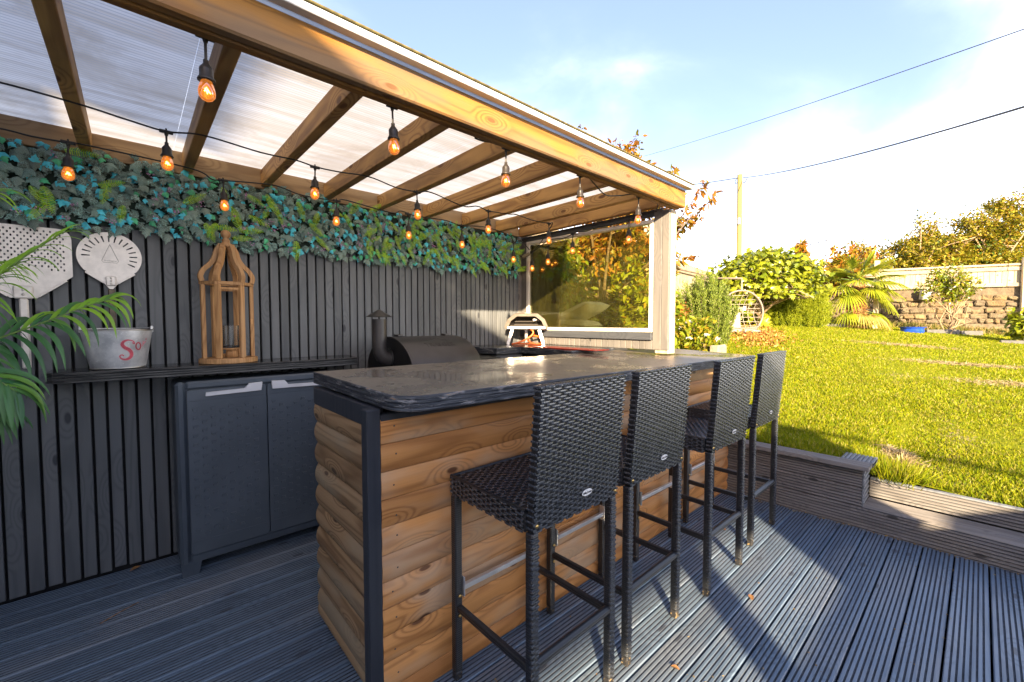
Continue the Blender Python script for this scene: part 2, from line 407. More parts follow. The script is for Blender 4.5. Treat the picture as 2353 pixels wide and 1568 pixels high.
w_ = M.n('TexWave', wave_type='BANDS', bands_direction='Z', wave_profile='SIN'); M.set(w_.inputs['Vector'], v); w_.inputs['Scale'].default_value = 42; w_.inputs['Distortion'].default_value = 0.6
M.bump(w_.outputs['Fac'], 0.7, 0.0015)
m_leg = M.fin(M.mix(w_.outputs['Fac'], (0.008, 0.008, 0.009), (0.026, 0.028, 0.032)), 0.36, 0, 0.6)
M = Mat('worn_leg_foot'); nz = M.noise(M.coord(), 90, 4)
m_foot = M.fin(M.mix(M.rng(nz, 0.57, 0.66), (0.02, 0.02, 0.022), (0.28, 0.2, 0.09)), 0.5)
m_white = plain('white_print', (0.78, 0.78, 0.76), 0.4, var=0.02)
m_dark_print = plain('dark_print', (0.02, 0.02, 0.02), 0.5)
m_grey_print = plain('engraved_grey', (0.26, 0.25, 0.23), 0.5)
m_red_print = plain('faded_red_print', (0.46, 0.055, 0.085), 0.5, var=0.3, vscale=60)
m_pink_print = plain('worn_pink_print', (0.62, 0.28, 0.32), 0.5, var=0.2, vscale=60)

# worktops: painted ply, worn and wet
def topmat(name, base, base2, rmin, rmax, wear=0.4):
    M = Mat(name); v = M.coord(False)
    n1 = M.noise(v, 2.3, 5, 0.6, 0.3); n2 = M.noise(v, 14, 4, 0.65); n3 = M.noise(M.coord(False, (0.25, 1, 1)), 30, 3)
    c = M.mix(M.rng(n1, 0.35, 0.65), base, base2)
    c = M.mix(M.math('MULTIPLY', M.rng(n2, 0.56, 0.70), wear), c, (0.20, 0.165, 0.12))
    pe = M.rng(M.math('MULTIPLY', M.noise(v, 38, 3, 0.7), M.rng(n1, 0.42, 0.52)), 0.60, 0.64)
    c = M.mix(M.math('MULTIPLY', pe, 0.8), c, (0.012, 0.011, 0.01))
    r = M.math('ADD', M.rng(n1, 0.36, 0.58, rmin, rmax), M.math('MULTIPLY', M.math('SUBTRACT', n2, 0.5), 0.22))
    M.bump(M.math('ADD', n3, M.math('MULTIPLY', pe, -2)), 0.06, 0.002)
    return M.fin(c, r, 0, 0.6)
m_top = topmat('bar_top_worn', (0.15, 0.122, 0.092), (0.22, 0.18, 0.135), 0.10, 0.40, 0.35)
m_top2 = topmat('shelf_top_black', (0.020, 0.020, 0.020), (0.032, 0.031, 0.030), 0.09, 0.22, 0.10)
M = Mat('ply_edge'); v = M.coord(False)
lam = M.noise(M.coord(False, (0.06, 0.06, 1)), 170, 2, 0.5)
fl = M.noise(M.coord(False, (0.6, 0.6, 3.2)), 22, 5, 0.7)
c = M.mix(M.rng(lam, 0.42, 0.6), (0.022, 0.026, 0.034), (0.07, 0.078, 0.09))
c = M.mix(M.rng(fl, 0.56, 0.60), c, (0.20, 0.20, 0.205)); c = M.mix(M.rng(fl, 0.66, 0.68), c, (0.42, 0.25, 0.12))
M.bump(M.math('ADD', lam, M.math('MULTIPLY', fl, 1.3)), 0.9, 0.003)
m_edge = M.fin(c, 0.5)

M = Mat('shelf_edge'); lam2 = M.noise(M.coord(False, (0.06, 0.06, 1)), 170, 2, 0.5); M.bump(lam2, 0.6, 0.002); m_edge2 = M.fin(M.mix(M.rng(lam2, 0.42, 0.6), (0.016, 0.016, 0.017), (0.05, 0.05, 0.05)), 0.35)
# twin-wall polycarbonate roofing
M = Mat('polycarbonate'); v = M.coord(False)
rib = M.n('TexWave', wave_type='BANDS', bands_direction='Y', wave_profile='SIN'); M.set(rib.inputs['Vector'], v); rib.inputs['Scale'].default_value = 17.5
rb = M.rng(rib.outputs['Fac'], 0.0, 0.35)
st = M.noise(M.coord(False, (0.25, 3.2, 1)), 5, 3, 0.6); dirt = M.noise(v, 2.2, 6, 0.68, 0.4); sp = M.noise(v, 90, 2)
c = M.mix(M.math('MULTIPLY', M.rng(st, 0.38, 0.66), 0.75), (0.40, 0.395, 0.385), (0.30, 0.27, 0.225))
c = M.mix(M.math('MULTIPLY', M.rng(dirt, 0.47, 0.68), 0.55), c, (0.22, 0.18, 0.13))
c = M.mix(M.math('MULTIPLY', M.math('SUBTRACT', 1.0, rb), 0.65), c, (0.22, 0.235, 0.26))
c = M.mix(M.math('MULTIPLY', M.rng(sp, 0.72, 0.76), 0.6), c, (0.2, 0.17, 0.12))
tr = M.n('BsdfTranslucent'); M.set(tr.inputs[0], c)
tp = M.n('BsdfTransparent'); M.set(tp.inputs[0], (0.93, 0.95, 0.97))
gl = M.n('BsdfGlossy'); gl.inputs['Roughness'].default_value = 0.25
m1 = M.n('MixShader'); M.set(m1.inputs[0], M.rng(st, 0.35, 0.6, 0.05, 0.02)); M.t.links.new(tr.outputs[0], m1.inputs[1]); M.t.links.new(tp.outputs[0], m1.inputs[2])
m2 = M.n('MixShader'); m2.inputs[0].default_value = 0.05; M.t.links.new(m1.outputs[0], m2.inputs[1]); M.t.links.new(gl.outputs[0], m2.inputs[2])
M.t.links.new(m2.outputs[0], M.out.inputs[0]); m_poly = M.m
m_polyedge = plain('sheet_edge', (0.55, 0.56, 0.58), 0.4, var=0.06)
m_moss = plain('mossy_edge', (0.12, 0.10, 0.035), 0.9, var=0.4, vscale=40)

def glassmat(name, tint, dust, dustc=(0.5, 0.45, 0.25), gloss=0.08, scale=6):
    M = Mat(name); v = M.coord(False)
    tp = M.n('BsdfTransparent'); M.set(tp.inputs[0], tint)
    gl = M.n('BsdfGlossy'); gl.inputs['Roughness'].default_value = 0.02
    fr = M.n('Fresnel'); fr.inputs['IOR'].default_value = 1.5
    a = M.n('MixShader'); M.set(a.inputs[0], M.math('MULTIPLY_ADD', fr.outputs[0], 0.9, gloss)); M.t.links.new(tp.outputs[0], a.inputs[1]); M.t.links.new(gl.outputs[0], a.inputs[2])
    if dust > 0:
        df = M.n('BsdfDiffuse'); M.set(df.inputs[0], dustc)
        d = M.math('MULTIPLY', M.rng(M.noise(v, scale, 6, 0.7), 0.3, 0.7, 0.3, 1.0), dust)
        b = M.n('MixShader'); M.set(b.inputs[0], d); M.t.links.new(a.outputs[0], b.inputs[1]); M.t.links.new(df.outputs[0], b.inputs[2]); a = b
    M.t.links.new(a.outputs[0], M.out.inputs[0]); return M.m
m_pane = glassmat('dusty_window_glass', (0.93, 0.90, 0.62), 0.07, (0.34, 0.30, 0.06), 0.03)
m_jar = glassmat('clear_jar_glass', (0.95, 0.96, 0.96), 0.06, (0.6, 0.58, 0.52), 0.06, 20)
M = Mat('amber_bulb_glass')
tp = M.n('BsdfTransparent'); M.set(tp.inputs[0], (1.0, 0.62, 0.22)); em = M.n('Emission'); M.set(em.inputs[0], (1.0, 0.28, 0.03)); em.inputs[1].default_value = 0.32
gl = M.n('BsdfGlossy'); gl.inputs['Roughness'].default_value = 0.05
lw = M.n('LayerWeight'); lw.inputs[0].default_value = 0.35
a = M.n('MixShader'); M.set(a.inputs[0], M.math('MULTIPLY_ADD', lw.outputs['Facing'], 0.35, 0.42)); M.t.links.new(tp.outputs[0], a.inputs[1]); M.t.links.new(em.outputs[0], a.inputs[2])
b = M.n('MixShader'); M.set(b.inputs[0], M.math('MULTIPLY', lw.outputs['Fresnel'], 0.5)); M.t.links.new(a.outputs[0], b.inputs[1]); M.t.links.new(gl.outputs[0], b.inputs[2])
M.t.links.new(b.outputs[0], M.out.inputs[0]); m_bulb = M.m
M = Mat('glowing_filament'); em = M.n('Emission'); M.set(em.inputs[0], (1.0, 0.62, 0.22)); em.inputs[1].default_value = 9; M.t.links.new(em.outputs[0], M.out.inputs[0]); m_fil = M.m

# ------------------------------------------------------------------ ground and deck
M = Mat('garden_soil'); nz = M.noise(M.coord(False), 3, 6)
m_soil = M.fin(M.mix(nz, (0.05, 0.035, 0.02), (0.11, 0.075, 0.04)), 0.9)
g = MB(); g.add([(-400,-400,-0.16),(400,-400,-0.16),(400,400,-0.16),(-400,400,-0.16)], [(0,1,2,3)])
g.build('ground', m_soil, kind='structure')

deck = thing('deck', 'slate blue grooved timber decking around the bar', 'decking', (0.5, 0.8, 0), kind='structure')
del deck['category']
P_ = 0.1222; w = 0.1150; nr = 7
prof = []
pitch = w/nr
prof.append((0, -0.028)); prof.append((0, -0.003)); prof.append((0.003, 0))
for i in range(nr):
    x0 = i*pitch; x1 = x0+pitch
    if i > 0: prof += [(x0+pitch*0.11, -0.0034), (x0+pitch*0.20, -0.0005), (x0+pitch*0.26, 0.0)]
    prof.append((x1-pitch*0.24 if i < nr-1 else w-0.003, 0.0))
    if i < nr-1: prof += [(x1-pitch*0.18, -0.0005), (x1-pitch*0.09, -0.0034)]
prof += [(w, -0.003), (w, -0.028)]
def board_mesh(L, nm='deck_board'):
    mb = MB(); n = len(prof); segs = 2
    vs = []
    for s_ in range(segs+1):
        x = L*s_/segs
        vs += [(x, a, b) for a, b in prof]
    fs = [(s_*n+i, (s_+1)*n+i, (s_+1)*n+i+1, s_*n+i+1) for s_ in range(segs) for i in range(n-1)]
    fs += [tuple(range(n)), tuple(range(segs*n, segs*n+n))[::-1]]
    mb.add(vs, fs); me = mb.mesh(nm, m_deck); me.materials.append(m_groove_shade)
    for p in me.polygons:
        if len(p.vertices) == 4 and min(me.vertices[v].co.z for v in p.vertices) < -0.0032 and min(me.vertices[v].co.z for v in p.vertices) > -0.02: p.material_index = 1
    return me
bm_full = board_mesh(5.25)
y = -0.065+0.003
k = 0
for i in range(-14, 25):
    yy = -0.065+P_*i+0.0036
    if yy+w > 2.885: break
    o = inst('deck_board', bm_full, deck, Matrix.Translation((-1.995+rnd.uniform(-0.004, 0.004), yy, rnd.uniform(-0.0012, 0.0006))))
# joists under the gaps
mb = MB()
for i in range(10): mb.box(-1.9+i*0.55, -1.85+i*0.55, -1.75, 2.88, -0.13, -0.03)
mb.box(-2.0, 3.26, -1.78, 2.9, -0.15, -0.131)
mb.build('joist_frame', m_black, deck)

# ------------------------------------------------------------------ slatted back wall
wall = thing('slatted_fence', 'dark grey wall of narrow vertical slats behind the bar', 'fence wall', (1.0, 2.9, 0))
MB().box(-2.2, 2.80, 2.905, 2.93, -0.1, 2.12).build('backing_panel', m_black, wall)
gaps = [-2.0+0.058*i for i in range(27)]
gaps = [g_ for g_ in gaps if g_ < -0.47]+[-0.456, -0.395, -0.336, -0.280, -0.219, -0.163, -0.110, -0.056, 0.001, 0.058]
gaps += [0.064+0.056*i for i in range(1, 8)]
last = gaps[-1]
nn = round((0.83-last)/0.0553); gaps += [last+(0.83-last)*i/nn for i in range(1, nn+1)]
gaps += [0.882, 0.936, 0.991, 1.046, 1.098, 1.149, 1.201, 1.252, 1.307, 1.359, 1.41, 1.461, 1.512, 1.563, 1.615, 1.665, 1.718, 1.768, 1.819, 1.868, 1.918, 1.968, 2.018, 2.067, 2.116, 2.163, 2.211, 2.259, 2.306, 2.353, 2.401]
gaps += [2.401+0.0485*i for i in range(1, 7)]
for a, b in zip(gaps[:-1], gaps[1:]):
    gw = 0.0105 if a < 0.8 else 0.0085
    d = rnd.uniform(0, 0.0035)
    z1 = 2.06
    MB().cbox(a+gw/2, b-gw/2, 2.872+d, 2.897+d, 0.006+rnd.uniform(0, 0.012), z1, 0.002).build('slat', m_slat, wall)
MB().cbox(2.655, 2.694, 2.868, 2.902, 1.05, 2.03, 0.002).build('end_trim', m_paintz, wall)

# ------------------------------------------------------------------ planter and bench step at the lawn edge
ret = thing('retaining_wall', 'grooved grey timber planter edge and step along the lawn', 'retaining wall', (3.3, 0.5, 0))
def groove_board(y0, y1, z0, z1, x, name='board', n=None, t=0.03, mat=None, par=None, flat=False):
    """horizontally grooved board whose face looks to -x (vertical) or up (flat)"""
    n = n or max(3, int((z1-z0)/0.0165)); p = (z1-z0)/n; pr = []
    for i in range(n):
        a = z0+i*p
        pr += [(a+0.0005, 0.009), (a+p*0.12, 0.009), (a+p*0.24, 0.0), (a+p*0.78, 0.0), (a+p*0.90, 0.009)]
    pr = [(z0, t)]+pr+[(z1, t)]
    m = len(pr); vs = []
    for yy in (y0, y1):
        for a, b in pr: vs.append((a, yy, x-b+0.0) if flat else (x+b, yy, a))
    fs = [(i, i+1, m+i+1, m+i) for i in range(m-1)]+[tuple(range(m)), tuple(range(m, 2*m))[::-1], (0, m-1, 2*m-1, m)]
    o = MB().add(vs, fs).build(name, mat or m_slp, par or ret); o.data.materials.append(m_groove_shade)
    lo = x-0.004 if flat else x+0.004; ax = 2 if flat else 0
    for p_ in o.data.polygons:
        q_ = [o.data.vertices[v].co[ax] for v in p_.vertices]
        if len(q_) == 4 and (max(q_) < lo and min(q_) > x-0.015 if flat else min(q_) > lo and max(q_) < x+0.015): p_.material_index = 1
    return o
# low run under both, then the raised block on the left
groove_board(-6.0, 2.6, -0.02, 0.128, 3.262)
groove_board(0.455, 2.6, 0.131, 0.246, 3.262); groove_board(0.455, 2.6, 0.249, 0.366, 3.262)
# cap boards
groove_board(0.42, 2.6, 3.212, 3.335, 0.392, 'cap_board', 7, 0.026, flat=True)
mb = MB()
for i in range(8):
    mb.cbox(3.336, 3.50, 0.415+i*0.0205, 0.431+i*0.0205, 0.370, 0.394, 0.003)
mb.box(3.336, 3.50, 0.415, 0.575, 0.368, 0.386)
mb.build('corner_cap', m_slpx, ret)
# end grain face of the raised block and its return board
mb = MB()
for i in range(15): mb.cbox(3.262, 3.292, 0.446-0.004*(i % 2), 0.4545, 0.134+i*0.0155, 0.1485+i*0.0155, 0.002)
mb.build('end_board', m_slpx, ret)
mb = MB()
for i in range(15): mb.cbox(3.2925, 3.44, 0.4490-0.005*(i % 2), 0.470, 0.134+i*0.0155, 0.1485+i*0.0155, 0.002)
mb.build('return_board', m_slpx, ret)
# bench tread and riser
groove_board(-6.0, 0.448, 3.262, 3.352, 0.1345, 'tread_board', 5, 0.0055, flat=True)
groove_board(-6.0, 0.448, 3.3525, 3.486, 0.1335, 'tread_board', 8, 0.0055, flat=True)
groove_board(-6.0, 0.448, 0.136, 0.2445, 3.490, 'riser_board', 6, 0.022)
MB().cbox(3.4885, 3.527, -6.0, 0.448, 0.2455, 0.256, 0.003).build('riser_cap', m_slpx, ret)

# ------------------------------------------------------------------ pergola roof
perg = thing('pergola', 'timber lean-to roof with clear ribbed sheets over the bar', 'pergola', (1.0, 1.4, 0))
MB().cbox(-2.1, 2.775, 1.350, 1.389, 2.018, 2.132, 0.006).build('front_beam', m_beam, perg)
MB().cbox(-2.1, 2.772, 1.3905, 1.428, 2.015, 2.130, 0.005).build('front_beam', m_beam, perg)
raf = MB().cbox(-0.0225, 0.0225, 0, 1.418, 0, 0.0905, 0.003).mesh('rafter', m_rafter)
for i in range(-6, 7):
    x = 0.217+0.3577*i+0.0225
    if i == -1: x = -0.142
    inst('rafter', raf, perg, Matrix.Translation((x+rnd.uniform(-0.003, 0.003), 1.4295, 2.041-0.0022*i)) @ Matrix.Rotation(0.008, 4, 'X'))
MB().cbox(2.64, 2.69, 1.43, 2.85, 2.032, 2.125, 0.003).build('rafter', m_rafter, perg)
m_plate = wood('plate_timber', (0.44, 0.30, 0.16), (0.23, 0.14, 0.075), 'X', 8, 0.8, 0.65, True, (0.30, 0.25, 0.19), 0.5)
o_ = MB().cbox(-2.1, 2.64, 2.849, 2.871, 2.035, 2.150, 0.003).build('wall_plate', m_plate, perg)
rib_x = [(-2.1, -0.9), (-0.8995, 0.18), (0.1805, 1.26), (1.2605, 2.79)]
for a, b in rib_x:
    V = [(a, 1.318, 2.1365), (b, 1.318, 2.1365), (b, 2.93, 2.152), (a, 2.93, 2.152)]
    mb = MB().add(V+[(p[0], p[1], p[2]+0.010) for p in V], [(3, 2, 1, 0)])
    sh = mb.build('roof_sheet', m_poly, perg)
# folded front edge of the sheets: clear strip on the beam and a mossy lip
MB().cbox(-2.1, 2.79, 1.305, 1.3405, 2.1335, 2.158, 0.002).build('edge_strip', m_polyedge, perg)
MB().cbox(-2.1, 2.795, 1.299, 1.312, 2.1585, 2.166, 0.002).build('edge_flashing', m_moss, perg)
# corner post, raw face to the garden, painted boards to the bar
MB().cbox(2.701, 2.795, 1.421, 1.52, 1.036, 2.014, 0.004).build('corner_post', m_raw, perg)
MB().cbox(-1.98, -1.89, 1.43, 1.52, 0.001, 2.02, 0.004).build('corner_post', m_raw, perg)

# ------------------------------------------------------------------ window screen at the far end
ws = thing('window_screen', 'end screen with large dusty window in a white frame', 'window', (2.7, 2.1, 1.04))
xe = 2.695
MB().cbox(xe-0.002, xe+0.022, 1.4205, 1.470, 1.062, 2.012, 0.002).build('board', m_paintz, ws)
MB().cbox(xe-0.004, xe+0.020, 1.4725, 1.532, 1.062, 2.030, 0.002).build('board', m_paintz, ws)
MB().cbox(xe, xe+0.022, 1.5345, 2.868, 1.985, 2.030, 0.002).build('header_board', m_paint, ws)
MB().cbox(xe-0.004, xe+0.02, 2.7995, 2.868, 1.20, 1.983, 0.002).build('board', m_paintz, ws)
# white frame, top edge running very slightly uphill
yl, yr, zb, ztl, ztr = 2.797, 1.536, 1.183, 1.983, 1.962
fr = MB()
fwid = 0.030
MB().cbox(xe-0.012, xe+0.03, yr, yl, zb, zb+0.028, 0.003).build('frame', m_pvc, ws)
MB().bar((xe+0.009, yr, ztr-0.012), (xe+0.009, yl, ztl-0.012), 0.042, 0.026).build('frame', m_pvc, ws)
MB().cbox(xe-0.012, xe+0.03, yr, yr+0.026, zb+0.0285, ztr-0.026, 0.003).build('frame', m_pvc, ws)
MB().cbox(xe-0.012, xe+0.03, yl-0.034, yl, zb+0.0285, ztl-0.026, 0.003).build('frame', m_pvc, ws)
MB().box(xe+0.006, xe+0.010, yr+0.026, yl-0.034, zb+0.0285, ztr-0.022).build('pane', m_pane, ws)
MB().cbox(xe+0.011, xe+0.024, yl-0.052, yl-0.0345, zb+0.03, ztl-0.03, 0.002).build('pane_spacer', m_black, ws)
MB().cbox(xe-0.022, xe+0.022, 1.5335, 2.868, 1.128, 1.181, 0.003).build('sill_rail', m_paint, ws)
yb = 1.5345
while yb < 2.86:
    wd = 0.0495
    MB().cbox(xe-0.003+rnd.uniform(0, 0.002), xe+0.02, yb, min(yb+wd, 2.868), 1.062, 1.127, 0.002).build('board', m_paintz, ws); yb += wd+0.004

# ------------------------------------------------------------------ bar
bar = thing('bar', 'log clad outdoor bar with worn black top', 'bar', (1.9, 1.5, 0))
def logboard(nm, x0, x1, y, zc, h, mat, face='y'):
    """half-round log-lap board"""
    n = 9; pr = []
    for i in range(n+1):
        t = i/n; pr.append((zc-h/2+h*t, 0.013*math.sin(PI*(0.06+0.88*t))**0.6*(1.0 if face == 'y' else 1.6)))
    vs = []
    for a in (x0, x1):
        for z, d in pr: vs.append((a, y-d, z) if face == 'y' else (y-d, a, z))
        vs.append((a, y+0.012, pr[-1][0]) if face == 'y' else (y+0.012, a, pr[-1][0])); vs.append((a, y+0.012, pr[0][0]) if face == 'y' else (y+0.012, a, pr[0][0]))
    m = n+3
    fs = [(i, i+1, m+i+1, m+i) for i in range(n)]
    mb = MB().add(vs, fs, True); mb.add(vs, [(n, n+1, m+n+1, m+n), (n+1, n+2, m+n+2, m+n+1), (n+2, 0, m, m+n+2), tuple(range(m)), tuple(range(m, 2*m))[::-1]])
    return mb.build(nm, mat, bar)
bp = 0.0885
for i in range(11):
    zc = 0.915-i*bp
    z_lo = max(zc-bp/2, 0.004)
    zc2 = (zc+bp/2+z_lo)/2; hh = zc+bp/2-z_lo-0.002
    logboard('log_board', 0.557, 3.255, 1.2385, zc2, hh, m_log)
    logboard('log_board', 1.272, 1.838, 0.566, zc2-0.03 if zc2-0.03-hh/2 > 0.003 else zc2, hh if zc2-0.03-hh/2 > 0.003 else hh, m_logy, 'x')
nl_ = MB()
for i in range(11):
    zc = 0.915-i*bp
    for x_ in (0.60, 1.21, 1.82, 2.43, 3.04): nl_.lathe([(0, 0.0012), (0.0028, 0.0008), (0.0032, 0)], 7, M=Matrix.Translation((x_+rnd.uniform(-0.012, 0.012), 1.2258, zc+rnd.uniform(-0.012, 0.012))) @ Matrix.Rotation(PI/2, 4, 'X'))
nl_.build('nail_heads', plain('nail', (0.10, 0.08, 0.07), 0.5, 0.6), bar, kind='stuff')
MB().cbox(0.512, 0.556, 1.224, 1.268, 0.003, 0.985, 0.003).build('corner_post', m_postblue, bar)
MB().cbox(0.545, 0.585, 1.269, 1.838, 0.915, 0.985, 0.003).build('end_rail', m_postblue, bar)
MB().cbox(0.557, 3.25, 1.229, 1.262, 0.942, 0.966, 0.003).build('front_rail', m_postblue, bar)
MB().box(0.60, 3.24, 1.262, 1.285, 0.003, 0.960).build('carcass', m_black, bar)
MB().box(0.60, 0.62, 1.286, 1.83, 0.003, 0.960).build('carcass', m_black, bar)
def plan_top(nm, poly, z0, z1, rings=3):
    """worktop with eased edges: top face separate from the laminated edge"""
    c = Vector((sum(p[0] for p in poly)/len(poly), sum(p[1] for p in poly)/len(poly)))
    n = len(poly)
    def off(d):
        out = []
        for i in range(n):
            a = Vector(poly[i-1]); b = Vector(poly[i]); e = Vector(poly[(i+1) % n])
            n1 = Vector(((b-a).y, -(b-a).x)).normalized(); n2 = Vector(((e-b).y, -(e-b).x)).normalized()
            m = (n1+n2); m = m.normalized() if m.length > 1e-6 else n1
            out.append(b-m*d)
        return out
    return off
def arc(cx, cy, r, a0, a1, n=8): return [(cx+r*math.cos(a0+(a1-a0)*i/n), cy+r*math.sin(a0+(a1-a0)*i/n)) for i in range(n+1)]
def worktop(poly, z0, z1, par, mtop, medge, tilt=False):
    tz = lambda x, y: (0.002-0.008*(x-0.6)+(y-1.09)*(0.01+0.009*(x-0.6))) if tilt else 0.0
    off = plan_top('x', poly, z0, z1)
    n = len(poly)
    layers = [(z0, 0.003), (z0+0.002, 0.0)]
    k = 4
    for i in range(1, k):
        zz = z0+(z1-z0)*i/k
        layers += [(zz-0.002, 0.0005), (zz, 0.0035), (zz+0.002, 0.0005)]
    layers += [(z1-0.003, 0.0), (z1, 0.003)]
    vs = []
    for z, d in layers:
        for p in off(d): vs.append((p[0], p[1], z+tz(p[0], p[1])))
    fs = [(j*n+i, j*n+(i+1) % n, (j+1)*n+(i+1) % n, (j+1)*n+i) for j in range(len(layers)-1) for i in range(n)]
    mb = MB().add(vs, fs); mb.add(vs[:n], [tuple(range(n))[::-1]])
    e = mb.build('edge', medge, par)
    t = MB().add([(p[0], p[1], z1+tz(p[0], p[1])) for p in off(0.003)], [tuple(range(n))]).build('top', mtop, par)
def densify(poly, step=0.04):
    out = []
    for i in range(len(poly)):
        a = Vector(poly[i]); b = Vector(poly[(i+1) % len(poly)]); m = max(1, int((b-a).length/step))
        out += [tuple(a+(b-a)*j/m) for j in range(m)]
    return [(x+rnd.uniform(-0.0012, 0.0012), y+rnd.uniform(-0.0012, 0.0012)) for x, y in out]
btop = [(0.555, 1.865)]+arc(0.645, 1.175, 0.09, PI, 1.5*PI)+[(3.33, 1.085), (3.33, 1.85), (2.36, 1.85)]
ct = MB().box(0.62, 3.2, 1.27, 1.8, 0.961, 0.966).build('countertop', m_black, bar)
worktop(densify(btop), 0.987, 1.035, ct, m_top, m_edge, tilt=True)

# wall shelf on the left and the worktop round the corner
sh = thing('wall_shelf', 'long glossy black shelf on the slatted wall', 'shelf', (0.4, 2.75, 1.0))
ct2 = MB().box(-0.2, 1.0, 2.66, 2.86, 0.9868, 0.987).build('underside', m_black, sh)
spoly = [(-0.29, 2.869)]+arc(-0.21, 2.695, 0.08, PI, 1.5*PI)+[(1.04, 2.602), (1.075, 2.869)]
worktop(densify(spoly), 0.988, 1.034, sh, m_top2, m_edge2)
cc = thing('corner_counter', 'black corner worktop under the window screen', 'worktop', (2.5, 2.3, 0))
lpoly = [(1.985, 2.869), (2.01, 2.41), (2.27, 2.43), (2.205, 1.853), (2.693, 1.853), (2.693, 2.869)]
worktop(densify(lpoly, 0.08), 1.012, 1.060, cc, m_top2, m_edge)
MB().box(2.32, 2.68, 1.87, 2.60, 0.003, 1.011).build('carcass', m_black, cc)
bx = thing('storage_box', 'grey plastic storage unit under the corner worktop beside the grill', 'storage unit', (2.2, 2.6, 0))
MB().cbox(2.05, 2.315, 2.46, 2.86, 0.003, 0.955, 0.015).build('body', m_boxg, bx)
MB().cbox(2.035, 2.317, 2.445, 2.865, 0.956, 1.006, 0.012).build('lid', m_boxg, bx)
# ------------------------------------------------------------------ unseen blockers added to cast the terrace shadows and cut sky light
m_clad = plain('bounce_white', (0.78, 0.76, 0.72), 0.85, var=0.05, bump=0.3, bscale=60)  # white chosen so the unseen blockers bounce fill light under the roof
m_tile = plain('blocker_felt', (0.08, 0.08, 0.085), 0.9, var=0.3)
st_ = thing('shade_gable', 'unseen white gabled blocker behind the viewer, shaped to cast the terrace shadows', 'shade blocker', (-4.5, -4.5, 0))  # unseen; outline and slot cut so its shadow edges fall across the terrace
RM = Matrix(((1,0,0,0),(0,0,-1,0),(0,1,0,0),(0,0,0,1)))      # prism (x,z) -> world, local z -> -y
MB().prism([(-0.6, 1.775), (-0.6, 2.56), (-3.365, 3.955), (-4.8, 4.586), (-9.0, 2.74), (-9.0, 1.775)], 3.0, 3.08, RM).build('gable', m_clad, st_)
MB().box(-9.0, -0.586, -3.08, -3.0, -0.1, 1.497).build('wall', m_clad, st_)
MB().box(-9.0, -2.75, -3.08, -3.0, 1.50, 1.773).build('wall', m_clad, st_)
MB().box(-1.515, -1.375, -3.08, -3.0, 1.50, 1.772).build('post', m_clad, st_)
MB().box(-9.0, -0.6, -6.0, -5.9, -0.1, 1.2).build('wall', m_clad, st_)
for sg in (1, -1):
    x0 = -4.8; x1 = -4.8+sg*4.2; dz = -0.19 if sg > 0 else 0.0
    MB().add([(x0, -6, 4.60), (x1, -6, 2.755+dz), (x1, -3.0, 2.755+dz), (x0, -3.0, 4.60), (x0, -6, 4.66), (x1, -6, 2.81+dz), (x1, -3.0, 2.81+dz), (x0, -3.0, 4.66)],
             [(0,1,2,3), (4,5,6,7), (0,1,5,4), (1,2,6,5), (2,3,7,6), (3,0,4,7)]).build('roof', m_tile, st_)
pier = thing('shade_pier', 'unseen pier added behind the viewer to cast a shadow band', 'pier', (-0.2, -3.04, 0))  # unseen upright, sized for the shadow it throws on deck and planter
MB().cbox(-0.583, 0.155, -3.3, -3.0, -0.1, 2.18, 0.01).build('shaft', m_clad, pier)
MB().cbox(-0.60, 0.17, -3.32, -2.98, 2.181, 2.22, 0.01).build('coping', m_slp, pier)
f2 = thing('shade_fence', 'unseen closeboard fence behind the viewer, set to shade the right deck', 'fence', (1.7, -3.0, 0))  # unseen; height and length set by the shade wanted on the deck
for i in range(26): MB().cbox(0.175+0.121*i, 0.175+0.121*i+0.119, -3.03, -3.0, -0.1, 1.492, 0.003).build('fence_board', m_fence, f2)

hsw = thing('sky_blocker', 'unseen white wall added to block sky light from the left', 'house wall', (-2.2, 0.8, 0))  # added out of view to darken the left end of the terrace
MB().box(-2.4, -2.12, -1.3, 3.0, -0.1, 3.0).build('wall', m_clad, hsw)
MB().cbox(-2.42, -2.08, -1.32, 3.02, 3.001, 3.06, 0.01).build('coping', m_slp, hsw)

